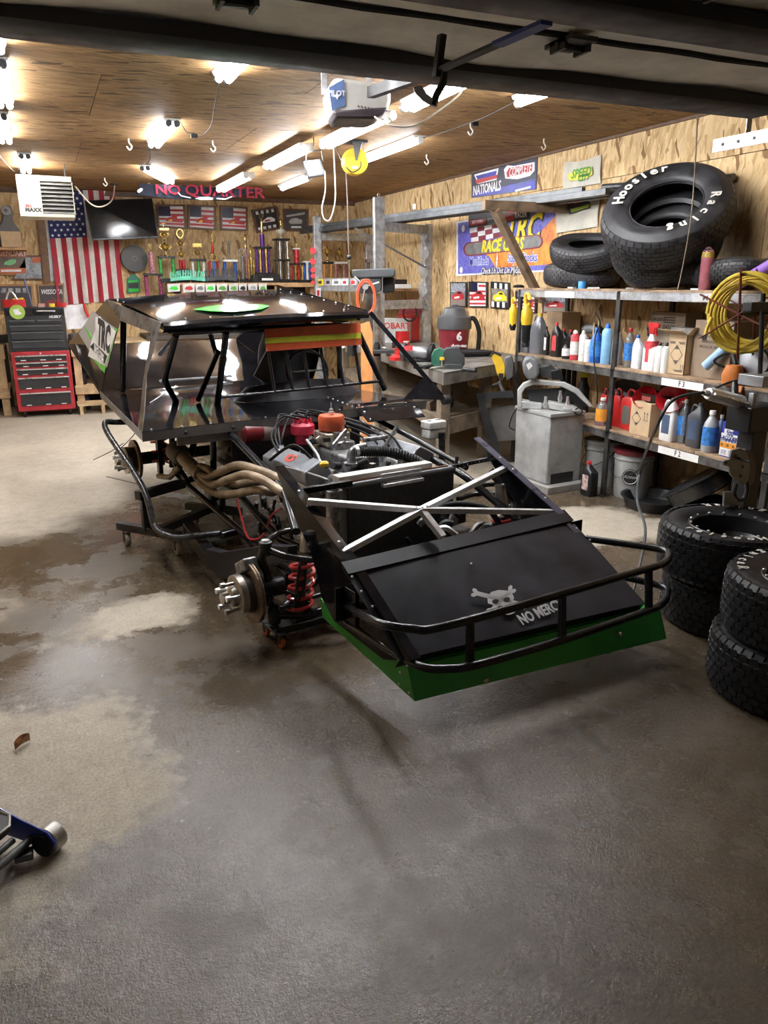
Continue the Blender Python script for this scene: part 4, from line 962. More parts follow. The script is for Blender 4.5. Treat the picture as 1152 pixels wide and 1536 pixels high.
for i, z in enumerate(SHZ):
    g = MB(); g.bb(SX0, SX0 + .02, SY0, SY1, z - .075, z - .018); g.bb(SX0, SX0 + .05, SY0, SY1, z - .03, z - .018); g.build('beam', GALV if i == 0 else RACKB, rack, .002)
    g = MB(); g.bb(SX1 - .02, SX1, SY0, SY1, z - .075, z - .018); g.build('beam', RACKB, rack, .002)
    yy = SY0
    while yy < SY1 - .01:
        g = MB(); g.bb(SX0 + .004, SX1, yy, min(yy + .612, SY1) - .004, z - .018, z); g.build('shelf_board', PLY, rack, .002); yy += .612
PAPER = M('label_white', (.80, .79, .76), .6, var=.05)
for txt, px0, px1, py, z in (('F 3', 994, 1058, 558, SHZ[1]), ('F 2', 988, 1050, 670, SHZ[2])):
    y0, y1 = Xp(px0, py, SX0).y, Xp(px1, py, SX0).y
    g = MB(); g.bb(SX0 - .003, SX0 - .001, y1, y0, z - .072, z - .022); lb = g.build('shelf_label', PAPER, rack)
    text(txt, .052, M('print_black'), lb, mat4((SX0 - .0035, (y0 + y1) / 2, z - .047), (0, -1, 0), ZH), xs=.9, bold=.0008)
for px0, px1 in ((818, 862), (1040, 1078)):
    y0, y1 = Xp(px0, 435, SX0).y, Xp(px1, 438, SX0).y
    g = MB(); g.bb(SX0 - .003, SX0 - .001, y1, y0, SHZ[0] - .07, SHZ[0] - .024); lb = g.build('shelf_label', PAPER if px0 < 900 else M('label_grey', (.5, .5, .5), .5), rack)
text('Z 1', .04, M('print_black'), lb, mat4((SX0 - .0035, Xp(1058, 437, SX0).y, SHZ[0] - .047), (0, -1, 0), ZH), bold=.0008) if False else None
g = MB(); y0 = Xp(1060, 437, SX0).y; g.prism([(SX0 - .0045, y0 + a, SHZ[0] - .047 + b) for a, b in ((.02, .018), (.0, .002), (-.02, .018), (-.02, -.018), (0, -.002), (.02, -.018))], (.001, 0, 0)); g.build('label_mark', M('print_black'), rack)

# ---- big old tyres on the top shelf
OTY = M('old_tyre', (.022, .022, .025), .5, var=.45, scale=9, bump=.05, bscale=50)
def old_tyre(label, c, R, W, rb, eul, fn=None, words=None, groove=True):
    t = thing('old_tyre', label, 'tyre', c, eul, 'worn slick tyres piled on the shelf')
    g = MB(); h = W / 2
    prof = [(rb, h * .55), (rb + .01, h * .72), (rb + .03, h * .82), (rb + (R - rb) * .5, h * .98), (R - .07, h * .95), (R - .03, h * .80), (R - .012, h * .5), (R, 0), (R - .012, -h * .5), (R - .03, -h * .80), (R - .07, -h * .95), (rb + (R - rb) * .5, -h * .98), (rb + .03, -h * .82), (rb, -h * .55), (rb + .02, -h * .4), (R - .05, -h * .5), (R - .04, 0), (R - .05, h * .5), (rb + .02, h * .4)]
    g.lathe(prof, n=64, closed=True, cap=False)
    if fn: g.v = [fn(p) for p in g.v]
    g.build('carcass', OTY, t)
    g = MB(); nr, na = 7, 46
    for i in range(nr):
        zc = -h * .78 + 1.56 * h * (i + .5) / nr; dz = .78 * h / nr * .90
        for j in range(na):
            a = 2 * PI * (j + .5 * (i % 2)) / na; da = PI / na * .90; vs = []
            for x, z in ((-1, -1), (1, -1), (1, 1), (-1, 1)):
                q = a + x * da; zz = zc + z * dz; rad = R + .0035 - .03 * abs(zz / (h * .8)) ** 3; vs.append(V((rad * math.cos(q), rad * math.sin(q), zz)))
            for x, z in ((-1, -1), (1, -1), (1, 1), (-1, 1)):
                q = a + x * da; zz = zc + z * dz; rad = R - .006 - .03 * abs(zz / (h * .8)) ** 3; vs.append(V((rad * math.cos(q), rad * math.sin(q), zz)))
            g.add([fn(p) for p in vs] if fn else vs, [(0, 1, 2, 3), (0, 4, 5, 1), (1, 5, 6, 2), (2, 6, 7, 3), (3, 7, 4, 0)])
    g.build('tread', OTY, t, kind='stuff')
    g = MB(); g.lathe([(rb + .004 + .006 * math.cos(a), h * .66 + .006 * math.sin(a)) for a in [2 * PI * k / 8 for k in range(8)]], n=48, closed=True, cap=False)
    if fn: g.v = [fn(p) for p in g.v]
    g.build('bead_ring', OTY, t)
    return t
def squash(k, wave, ph, n=2, kx=1.0):
    def f(p):
        a = math.atan2(p.y, p.x); return V((kx * p.x * (1 + .03 * math.cos(n * a + ph)), p.y * (1 + .03 * math.cos(n * a + ph)), p.z * k + wave * math.cos(n * a + ph) * math.hypot(p.x, p.y)))
    return f
zt0 = SHZ[0]
old_tyre('flattened worn tyre at the bottom of the big pile on the shelf', (4.15, 4.46, zt0 + .105), .41, .28, .19, (0, 0, 0), squash(.62, .05, .6, 3, .66))
ct = Xp(994, 318, 3.90)
# top tyre: its open side tips towards the door
axd = V((-.55, -.42, .72)).normalized(); q = ZH.rotation_difference(axd).to_euler()
ht = old_tyre('big slick tyre with white gothic lettering tipped on top of the pile', ct + V((.04, 0, -.02)), .42, .30, .225, q, squash(.95, .0, .5))
old_tyre('creased worn tyre close beneath the white lettered one', V(ht.location) - axd * .24 - V((.03, 0, 0)), .36, .26, .19, q, squash(.85, .02, 1.0))
def local_angle(t, px, py):
    # angle on the sidewall that faces the pixel
    M3 = t.rotation_euler.to_matrix(); n = M3 @ ZH; o = V(t.location) + n * .14; d = ray(px, py); k = (o - CAMP).dot(n) / d.dot(n); p = M3.inverted() @ (CAMP + d * k - V(t.location)); return math.atan2(p.y, p.x), math.hypot(p.x, p.y)
aH, rH = local_angle(ht, 930, 301); aE, rE = local_angle(ht, 996, 249)
dA = (aE - aH)
while dA > PI: dA -= 2 * PI
while dA < -PI: dA += 2 * PI
def sidewall_letters(t, body, a0, dA, rad, size, zz, m, fn=None):
    n = len(body)
    for k, ch in enumerate(body):
        a = a0 + dA * k / (n - 1); out = V((math.cos(a), math.sin(a), 0)); tx = out.cross(ZH)
        p = out * rad + ZH * zz; sl_ = (out * .9 + ZH * .0).normalized()
        text(ch, size, m, t, mat4(p, tx, out), name='lettering', bold=size * .028, extrude=.0015, xs=1.05)
sidewall_letters(ht, 'Hoosier', aH, dA, .305, .10, .1435, LETW)
a1, r1 = local_angle(ht, 1068, 292); a2, r2 = local_angle(ht, 1005, 340)
d2 = (a2 - a1)
while d2 > PI: d2 -= 2 * PI
while d2 < -PI: d2 += 2 * PI
sidewall_letters(ht, 'Racing', a1, d2, .305, .085, .1435, LETW)
old_tyre('flat worn tyre at the shelf end beneath the slumped one', (4.15, 5.52, zt0 + .10), .37, .26, .19, (0, 0, 0), squash(.75, .03, 1, 2, .70))
pl = Xp(868, 368, 4.0)
old_tyre('small worn tyre slumped beside the big pile on the shelf', (4.13, 5.40, zt0 + .29), .36, .24, .185, (math.radians(8), math.radians(-16), 0), squash(.85, .05, 2.4, 2, .78))
old_tyre('buckled worn tyre at the dark end of the big pile', (4.18, 3.92, zt0 + .11), .34, .28, .19, (0, 0, 0), squash(.6, .04, 1.4, 3, .70))

# ---- bottles and cans
def C(name, col, rough=.4, **k): return M(name, col, rough, **k)
CLEAR = M('clear_plastic', (.55, .57, .58), .15, trans=.75, var=.05)
_G = {}
def bottle(kind, name, label, cat, loc, w, h, mb, mc, ml=None, yaw=0.0, d=None, group='bottles and cans on the steel shelving', lab=(.18, .62), cap_h=.08, bits=None):
    t = thing(name, label, cat, loc, (0, 0, yaw), group); d = d or w * .62; rx, ry = d / 2, w / 2   # width runs along y, the front faces -x
    if kind == 'can':
        g = MB(); r = w / 2; g.lathe([(r * .95, 0), (r, .006), (r, h * .80), (r * .93, h * .82), (r * .7, h * .87), (r * .5, h * .885)], n=20); g.build('body', mb, t)
        g = MB(); g.lathe([(r * .52, h * .87), (r * .55, h * .90), (r * .42, h * .97), (r * .2, h), (0, h)], n=14, cap=False); g.build('nozzle', mc, t)
        if ml: g = MB(); g.lathe([(r * 1.008, h * lab[0]), (r * 1.008, h * lab[1])], n=20, cap=False); g.build('label_band', ml, t)
    elif kind == 'round':
        g = MB(); r = w / 2; g.lathe([(r * .9, 0), (r, .01), (r, h * .55), (r * .85, h * .70), (r * .45, h * .84), (r * .34, h * .87), (r * .34, h * .93)], n=20); g.build('body', mb, t)
        g = MB(); g.lathe([(r * .42, h * .90), (r * .42, h * .985), (r * .36, h)], n=14); g.build('cap', mc, t)
        if ml: g = MB(); g.lathe([(r * 1.008, h * lab[0]), (r * 1.008, h * lab[1])], n=20, cap=False); g.build('label_band', ml, t)
    elif kind in ('oil', 'jug'):
        p = 4.5; oy = w * .16 if kind == 'oil' else -w * .12
        g = MB(); g.loft([(0, rx * .93, ry * .93, p), (.01, rx, ry, p), (h * .60, rx, ry, p), (h * .70, rx * .96, ry * .93, p), (h * .80, rx * .8, ry * .62, 3, 0, oy * .6), (h * .88, rx * .5, ry * .36, 2.2, 0, oy), (h * .92, rx * .42, ry * .28, 2, 0, oy)], n=24); g.build('body', mb, t)
        g = MB(); r = w * (.15 if kind == 'oil' else .13); g.lathe([(r, h * .91), (r, h * .985), (r * .85, h)], (0, oy, 0), ZH, 14); g.build('cap', mc, t)
        if kind == 'jug':
            g = MB(); g.tube(spline([(0, oy + w * .14, h * .90), (0, w * .30, h * .93), (0, w * .44, h * .80), (0, w * .40, h * .62)], 5), w * .06, 8); g.build('handle', mb, t)
        if ml: g = MB(); g.loft([(h * lab[0], rx * 1.012, ry * .86, p), (h * lab[1], rx * 1.012, ry * .86, p)], n=24); g.build('label_panel', ml, t)
    elif kind == 'spray':
        g = MB(); g.loft([(0, rx * .95, ry * .95, 3), (.01, rx, ry, 3), (h * .45, rx, ry, 3), (h * .60, rx * .7, ry * .62, 2.4, 0, w * .04), (h * .72, rx * .4, ry * .32, 2, 0, w * .06), (h * .76, rx * .36, ry * .28, 2, 0, w * .06)], n=20); g.build('body', mb, t)
        g = MB(); o = V((-d * .1, w * .06, 0)); g.prism([o + V((0, a * w, b * h)) for a, b in ((-.52, .96), (-.50, .90), (-.20, .89), (-.20, .76), (.2, .76), (.26, .90), (.40, .97), (.30, 1.0), (-.3, 1.0))], (d * .28, 0, 0)); hd_ = g.build('sprayer_head', mc, t, .003)
        g = MB(); g.prism([o + V((d * .06, a * w, b * h)) for a, b in ((-.22, .89), (-.34, .89), (-.30, .80), (-.40, .74), (-.34, .73), (-.22, .80))], (d * .14, 0, 0)); g.build('trigger', mc, t)
        if ml: g = MB(); g.loft([(h * lab[0], rx * 1.015, ry * .8, 3), (h * lab[1], rx * 1.015, ry * .8, 3)], n=20); g.build('label_panel', ml, t)
    elif kind == 'tin':
        g = MB(); g.loft([(0, rx, ry, 9), (h * .90, rx, ry, 9), (h * .91, rx * .93, ry * .93, 8)], n=28); g.build('body', mb, t)
        g = MB(); g.lathe([(w * .14, h * .905), (w * .14, h * .985), (w * .11, h)], (0, w * .22, 0), ZH, 14); g.build('cap', mc, t)
    elif kind == 'gascan':
        p = 5; g = MB(); g.loft([(0, rx * .9, ry * .95, p), (.012, rx, ry, p), (h * .62, rx, ry, p), (h * .76, rx * .95, ry * .86, p), (h * .82, rx * .8, ry * .6, 3)], n=24); g.build('body', mb, t)
        g = MB(); g.tube(spline([(0, -w * .26, h * .80), (0, -w * .16, h * .96), (0, w * .16, h * .98), (0, w * .30, h * .80)], 5), w * .06, 8); g.build('handle', mb, t)
        g = MB(); g.lathe([(w * .13, h * .80), (w * .13, h * .90), (w * .06, h * .93), (w * .05, h * 1.0)], (0, w * .05, 0), ZH, 12); g.build('spout', mc, t)
        if ml: g = MB(); g.bb(-rx * 1.02, -rx * .98, -ry * .55, ry * .45, h * .15, h * .6); g.build('label_panel', ml, t)
    return t
def on_shelf(px, py0, py1, wpx, s, x):
    p = Xp(px, py0, x); k = mpp(p); return (x, p.y, SHZ[s]), wpx * k, (py0 - py1) * k * 1.04
DG, BK = M('plastic_charcoal', (.06, .062, .07), .35), M('plastic_black', (.014, .014, .015), .35)
RD, BL, WHT, SIL = M('plastic_red', (.50, .02, .02), .35), M('plastic_blue', (.02, .13, .52), .35), M('plastic_white', (.78, .78, .76), .4, var=.05), M('plastic_silver', (.24, .25, .28), .32, .35)
LW, LR, LB, LY = M('label_paper', (.72, .71, .70), .5, var=.15, scale=40), M('label_red', (.55, .05, .06), .45, var=.3, scale=40), M('label_blue', (.05, .22, .60), .45, var=.3, scale=40), M('label_yellow', (.75, .55, .05), .45, var=.2, scale=40)
YEL, AMB = M('plastic_yellow', (.72, .48, .03), .4), M('amber_liquid', (.30, .12, .03), .25)
S = 1
ROW2 = [  # px, base, top, width px, x, kind, body, cap, label, words, yaw
 (789, 527, 478, 20, 3.97, 'jug', SIL, YEL, None, 'silver oil jug with yellow cap behind the black rubber boot'), (806, 528, 472, 26, 4.0, 'jug', SIL, YEL, None, 'large silver oil jug with yellow cap next to the black bottles'),
 (819, 530, 490, 10, 3.98, 'oil', BK, BK, LW, 'slim black bottle with white label beside the silver jugs'), (834, 532, 484, 18, 3.97, 'oil', BK, RD, LR, 'black oil bottle with red cap and red label'),
 (846, 520, 484, 15, 4.16, 'oil', BK, RD, None, 'black oil bottle with red cap, middle one behind the small flask'), (856, 520, 484, 15, 4.16, 'oil', BK, RD, None, 'black oil bottle with red cap behind the red spray can'),
 (849, 532, 508, 13, 3.94, 'round', BK, BK, LW, 'small black flask with white label before the red caps'), (861, 534, 492, 13, 3.94, 'can', LR, WHT, LW, 'red and white spray can next to the small black flask'),
 (873, 535, 492, 11, 3.95, 'can', WHT, WHT, LW, 'white spray can in front of the blue cap can'), (881, 536, 500, 10, 3.94, 'can', WHT, BK, LW, 'white spray can beside the blue bottle'),
 (893, 537, 488, 18, 3.96, 'round', BL, BL, LB, 'blue bottle with blue cap beside the white spray cans'), (908, 539, 482, 15, 3.96, 'can', M('label_sky', (.25, .50, .78), .4), BL, None, 'pale blue tall spray can with dark blue top'),
 (924, 541, 494, 17, 4.0, 'jug', M('milky_plastic', (.42, .40, .36), .3), WHT, None, 'clear jug with brown dregs behind the rack post'),
 (942, 543, 488, 15, 3.97, 'round', CLEAR, RD, LB, 'clear bottle with red cap and blue label'), (956, 545, 498, 19, 3.97, 'oil', M('plastic_grey', (.55, .57, .60), .35), BL, LW, 'white oil bottle with blue cap and black print'),
 (971, 540, 486, 17, 4.18, 'spray', M('plastic_smoke', (.16, .16, .16), .35), BK, None, 'dark spray bottle with black trigger at the back'), (975, 546, 479, 26, 3.97, 'spray', WHT, RD, LR, 'white spray bottle with red trigger and red label'),
 (987, 549, 507, 11, 3.95, 'can', WHT, BK, None, 'white spray can with black cap beside the spray bottle'), (997, 550, 507, 12, 3.95, 'can', WHT, BK, None, 'white spray can with black cap beside the open carton'),
]
for px, b, tp, w, x, kd, m1, m2, m3, lb in ROW2:
    loc, ww, hh = on_shelf(px, b, tp, w, 1, x); bottle(kd, 'bottle' if kd in ('oil', 'jug', 'round') else ('spray_bottle' if kd == 'spray' else 'spray_can'), lb, 'bottle' if kd in ('oil', 'jug', 'round', 'spray') else 'can', loc, ww, hh, m1, m2, m3)
ROW3 = [
 (905, 638, 590, 16, 4.05, 'gascan', RD, BK, None, 'red fuel can half hidden behind the clear bottle'), (925, 641, 587, 22, 4.02, 'gascan', RD, BK, None, 'red fuel can behind the rack post with dark spout'), (944, 643, 586, 32, 4.02, 'gascan', RD, BK, M('label_olive', (.12, .12, .10), .5), 'red fuel can with a dark label by the carton'),
 (902, 640, 600, 20, 3.93, 'round', CLEAR, WHT, M('label_orange', (.70, .28, .03), .45), 'clear jug with orange and yellow label under the saw handle'),
 (1002, 661, 600, 28, 3.98, 'jug', WHT, WHT, M('label_navy', (.06, .09, .16), .45), 'white gallon jug with dark blue label'), (1021, 664, 602, 22, 4.02, 'jug', CLEAR, WHT, LB, 'clear jug with blue dregs between the gallons'),
 (1042, 669, 605, 29, 3.99, 'jug', DG, DG, M('label_navy'), 'charcoal gallon jug with square handle'), (1063, 672, 612, 23, 3.95, 'round', M('soap_clear', (.40, .42, .44), .2), WHT, LB, 'dish soap bottle with white cap and blue label'), (1078, 668, 617, 13, 4.06, 'round', M('soap_blue', (.16, .22, .42), .25), WHT, None, 'blue bottle with white cap behind the thinner tin'),
 (1128, 690, 645, 16, 4.0, 'can', WHT, WHT, LB, 'white and blue canister past the thinner tin'),
]
for px, b, tp, w, x, kd, m1, m2, m3, lb in ROW3:
    loc, ww, hh = on_shelf(px, b, tp, w, 2, x); bottle(kd, 'fuel_can' if kd == 'gascan' else ('canister' if kd == 'can' else 'bottle'), lb, 'fuel can' if kd == 'gascan' else ('can' if kd == 'can' else 'bottle'), loc, ww, hh, m1, m2, m3)
# soap label details and the thinner tin with its print
loc, ww, hh = on_shelf(1098, 676, 621, 33, 2, 3.97)
tin = bottle('tin', 'thinner_tin', 'blue and white lacquer thinner tin with orange band', 'can', loc, ww, hh, M('tin_blue', (.03, .04, .30), .35), WHT, None, d=ww * .55)
fx = -ww * .55 / 2 - .0012
def face(t, y0, y1, z0, z1, m, name='print', x=None, lift=0): g = MB(); xx = (x if x is not None else fx) - lift; g.bb(xx - .0008, xx, y0, y1, z0, z1); return g.build(name, m, t)
face(tin, -ww * .46, ww * .46, hh * .03, hh * .62, WHT); face(tin, -ww * .46, ww * .46, hh * .24, hh * .39, M('label_orange'), lift=.001); face(tin, -ww * .2, ww * .3, hh * .56, hh * .74, WHT, lift=.001)
text('LACQUER', .030, M('ink_blue', (.02, .03, .22), .5), tin, mat4((fx - .0022, 0, hh * .51), (0, -1, 0), ZH), bold=.0005); text('THINNER', .030, M('ink_blue'), tin, mat4((fx - .0022, 0, hh * .445), (0, -1, 0), ZH), bold=.0005)
text('Klean', .026, M('ink_blue'), tin, mat4((fx - .0022, -ww * .05, hh * .68), (0, -1, 0), ZH), bold=.0008); text('Strip', .026, M('ink_blue'), tin, mat4((fx - .0022, -ww * .05, hh * .61), (0, -1, 0), ZH), bold=.0008)
for yy in (-.22, .22): face(tin, ww * (yy - .16), ww * (yy + .16), hh * .06, hh * .19, M('print_lines', (.45, .45, .55), .6, var=.4, scale=160), lift=.001)
for yy in (-.3, .02, .34): face(tin, ww * (yy - .07), ww * (yy + .07), hh * .28, hh * .35, M('ink_brown', (.20, .08, .01), .6), lift=.0015)
# cartons
CARD = M('cardboard', (.42, .29, .17), .7, var=.12, scale=6); CARDD = M('cardboard_dark', (.26, .19, .13), .75, var=.12, scale=6); INK = M('carton_ink', (.10, .08, .07), .7)
def carton(label, loc, w, d, h, yaw=0, m=None, flaps=False):
    t = thing('cardboard_box', label, 'box', loc, (0, 0, yaw)); g = MB()
    if flaps:
        for a in ((-d / 2, d / 2, -w / 2, -w / 2 + .004), (-d / 2, d / 2, w / 2 - .004, w / 2), (-d / 2, -d / 2 + .004, -w / 2, w / 2), (d / 2 - .004, d / 2, -w / 2, w / 2)): g.bb(*a, 0, h)
        g.bb(-d / 2, d / 2, -w / 2, w / 2, 0, .004); g.build('body', m or CARD, t)
        g = MB(); g.prism([(-d / 2, -w / 2, h), (-d / 2, w / 2, h), (-d / 2 - .07, w / 2 + .02, h + .03), (-d / 2 - .07, -w / 2 - .02, h + .03)], (0, 0, .003)); g.build('flap', m or CARD, t)
        g = MB(); g.prism([(-d / 2, -w / 2, h), (d / 2, -w / 2, h), (d / 2, -w / 2 - .05, h + .05), (-d / 2, -w / 2 - .05, h + .05)], (0, 0, .003)); g.build('flap', m or CARD, t)
    else: g.box((0, 0, h / 2), (d, w, h)); g.build('body', m or CARD, t, .003)
    return t
def diamond(t, x, cy, cz_, s, m=None):
    m = m or INK; P = lambda a, b: V((x, cy - a * s, cz_ + b * s * 1.15))
    g = MB()
    for (a, b), (c, d) in (((0, 1), (1, 0)), ((1, 0), (0, -1)), ((0, -1), (-1, 0)), ((-1, 0), (0, 1))): g.bar(P(a, b), P(c, d), .0025, .0016, (1, 0, 0))
    g.build('print_diamond', m, t); g = MB(); g.prism([P(0, 1), P(.42, .58), P(-.42, .58)], (-.0008, 0, 0)); g.build('print_tip', m, t); g = MB(); g.prism([P(0, -1), P(.42, -.58), P(-.42, -.58)], (-.0008, 0, 0)); g.build('print_tip', m, t)
def arrows(t, x, cy, cz_, s):
    for o in (-.5, .5):
        g = MB(); c = cy + o * s; g.bb(x - .0008, x, c - s * .06, c + s * .06, cz_ - s, cz_ + s * .5); g.build('print_arrow', INK, t); g = MB(); g.prism([(x, c - s * .25, cz_ + s * .45), (x, c + s * .25, cz_ + s * .45), (x, c, cz_ + s)], (-.0008, 0, 0)); g.build('print_arrow', INK, t)
    g = MB(); g.bb(x - .0008, x, cy - s * .85, cy + s * .85, cz_ - s * 1.2, cz_ - s * 1.08); g.build('print_arrow', INK, t)
loc, ww, hh = on_shelf(1024, 553, 496, 36, 1, 4.02); hh *= .98
bx = carton('open tan carton with a hazard diamond beside the white cans', (4.07, loc[1], SHZ[1]), ww, .24, hh, 0, M('cardboard_pale', (.52, .38, .23), .7, var=.08), True)
diamond(bx, -.1212, 0, hh * .5, ww * .34); arrows(bx, -.1212, -ww * .36, hh * .2, .018)
for z_, w_ in ((.8, .35), (.77, .30), (.10, .5), (.07, .42)): face(bx, -ww * .42, -ww * .42 + ww * w_, hh * z_, hh * z_ + .006, INK, 'print_line', -.1202)
for z_ in (.80, .77): face(bx, ww * .12, ww * .42, hh * z_, hh * z_ + .006, INK, 'print_line', -.1202)
b2 = carton('dark carton standing behind the open tan carton', (4.16, loc[1] - ww * .5 - .19, SHZ[1]), .34, .34, .37, -.05, CARDD)
for k, (wd, zz) in enumerate((('BRAKE PARTS CLEANER', .27), ('LIMPIADOR PARA', .235), ('PIEZAS DE FRENOS', .20))): text(wd, .026, INK, b2, mat4((-.1715, 0, zz), (0, -1, 0), ZH), align='CENTER')
loc, ww, hh = on_shelf(1010, 520, 444, 70, 1, 4.33)
b3 = carton('tall carton printed 84502 at the back under the top shelf', (4.33, loc[1], SHZ[1]), ww, .16, min(hh, .50), 0, M('cardboard_grey', (.34, .27, .20), .7, var=.1))
hb = min(hh, .50)
for zz, tx, s_ in ((hb * .86, 'CARQUEST', .034), (hb * .40, 'CARQUEST', .034)): text(tx, s_, INK, b3, mat4((-.0812, ww * .28, zz), (0, -1, 0), ZH), bold=.0008)
for zz in (hb * .72, hb * .20): text('84502', .05, INK, b3, mat4((-.0812, -ww * .05, zz), (0, -1, 0), ZH), bold=.0008)
for k in range(3): face(b3, -ww * .22, ww * .12, hb * (.80 + .045 * k), hb * (.80 + .045 * k) + .010, INK, 'print_line', -.0802)
loc, ww, hh = on_shelf(845, 521, 459, 44, 1, 4.32)
carton('plain carton behind the black oil bottles', (4.30, loc[1], SHZ[1]), ww * .9, .2, hh * .9, 0, CARD)
# silver tray of corrugated foil above the open carton
g = MB(); p0 = Xp(1015, 473, 4.1); p1 = Xp(1075, 478, 4.1); rows = []
for i in range(4): rows.append([V((4.06 + .006 * (k % 2), p0.y + (p1.y - p0.y) * k / 40, 1.21 + .10 * i / 3)) for k in range(41)])
g.grid(rows, (.12, 0, 0)); tag(g.build('foil_tray', M('foil', (.62, .62, .63), .35, .8)), 'silver corrugated tray lying across the cartons', 'tray')
loc, ww, hh = on_shelf(973, 655, 608, 42, 2, 4.02)
b4 = carton('small tan carton with a hazard diamond under the black basin', (4.05, loc[1], SHZ[2]), ww, .26, hh, 0, M('cardboard_pale'))
diamond(b4, -.1312, ww * .17, hh * .50, ww * .22); arrows(b4, -.1312, -ww * .30, hh * .62, .030)
# black basin with red funnels on the carton
bz = SHZ[2] + hh
t = thing('drain_basin', 'black plastic basin standing on the small tan carton', 'basin', (4.08, loc[1] - .03, bz)); g = MB(); g.lathe([(.12, 0), (.145, .055), (.152, .06), (.152, .064), (.14, .062), (.115, .008), (0, .008)], n=28, cap=False); g.build('bowl', BK, t)
g = MB(); g.bb(-.142, -.137, -.04, .05, .015, .045); g.build('basin_label', M('label_dull_red', (.30, .06, .05), .5), t)
for k, (px, py, r, dx) in enumerate(((970, 586, .085, 0), (990, 590, .06, .06), (1010, 588, .105, .02))):
    p = Xp(px, py, 3.98 + dx); t = thing('funnel', ('wide red funnel tipped in the basin beside the carton', 'small red funnel at the back of the basin', 'largest red funnel lying over the basin rim')[k], 'funnel', (p.x, p.y, p.z - .06), V((-.75, -.35, .55)).to_track_quat('Z', 'Y').to_euler(), 'red funnels in the black basin')
    g = MB(); g.lathe([(r, .03), (r * 1.03, .035), (r * 1.03, .028), (r * .9, .0), (r * .25, -.09), (r * .12, -.16), (r * .09, -.16), (r * .2, -.09), (r * .86, .0)], n=24, cap=False, closed=True); g.build('cone', M('funnel_red', (.50, .012, .02), .35), t)
# things on the top shelf edge
t = thing('pink_rag_roll', 'roll of pink shop rags in clear wrap standing on the top shelf', 'roll', (3.95, Xp(1057, 427, 3.95).y, SHZ[0])); k = mpp((3.95, 3.9, 1.6))
g = MB(); g.lathe([(.03, 0), (.036, .01), (.036, .22), (.032, .235)], n=20); g.build('rag', M('rag_pink', (.80, .22, .30), .75, bump=.3, bscale=30), t); g = MB(); g.lathe([(.039, .0), (.039, .215), (.034, .24), (.01, .265)], n=20, cap=False); g.build('wrap', M('wrap_clear', (.9, .9, .9), .1, trans=.95), t); g = MB(); g.lathe([(.0365, .20), (.0365, .232)], n=20, cap=False); g.build('wrap_label', LY, t)
g = MB(); p = Xp(873, 427, 3.95); g.lathe([(.03, 0), (.03, .052), (.027, .056)], (3.95, p.y, SHZ[0]), ZH, 18); tag(g.build('blue_plug', M('cap_sky', (.05, .28, .68), .4)), 'round blue plastic cap on the top shelf edge', 'cap')
for px in (858, 890, 945, 1045):
    p = Xp(px, 431, 3.93); g = MB(); g.box((3.93, p.y, SHZ[0] + .006), (.05, .05 + (px % 3) * .02, .011), Matrix.Rotation(px, 3, 'Z')); tag(g.build('rag_scrap', WHT), 'scrap of white paper on the top shelf edge', 'scrap', 'paper scraps on the top shelf')
g = MB(); p = Xp(778, 428, 3.96); g.lathe([(.05, 0), (.052, .01), (.04, .022), (.02, .026)], (3.96, p.y, SHZ[0]), ZH, 18); tag(g.build('gasket_ring', RUBB), 'small dark gasket stack at the end of the top shelf', 'gasket')
# power tools hanging on the shelf end
TOOLY = M('tool_yellow', (.75, .48, .03), .4)
for k, (px, y0, y1, lb) in enumerate(((770, 448, 495, 'yellow power tool with slim body on the shelf end'), (790, 442, 520, 'yellow reciprocating saw with black rubber boot on the shelf end'))):
    p = Xp(px, (y0 + y1) / 2, 3.84 if k else 3.90); kk = mpp(p); h = (y1 - y0) * kk
    t = thing('power_tool', lb, 'power tool', (p.x, p.y, p.z - h / 2)); s = .045 if k else .035
    g = MB(); g.loft([(h * (.42 if k else .15), s * .8, s * .8, 3), (h * .5, s, s, 3), (h * .68, s, s * .9, 3), (h * .74, s * .7, s * .6, 3), (h * .80, s * .6, s * .55, 3)], n=16); g.build('body', TOOLY, t)
    g = MB(); g.tube(spline([(0, -s * .5, h * .78), (0, -s * .7, h * .90), (0, 0, h), (0, s * .8, h * .96), (0, s * .7, h * .82), (0, s * .3, h * .76)], 5), s * .32, 8); g.build('handle', TOOLY, t)
    g = MB(); g.lathe([(s * .6, 0), (s * .7, h * .05), (s * .55, h * .08), (s * .8, h * .14), (s * .8, h * .3), (s * 1.0, h * .42)] if k else [(s * .6, 0), (s * .9, h * .12), (s * .9, h * .2)], n=14); g.build('boot', RUBB, t)
    g = MB(); g.bar((0, -.02, h * .86), (0, -.13, h * .88), .03, .02); g.build('hook', M('hook_maroon', (.10, .02, .02), .5), t)
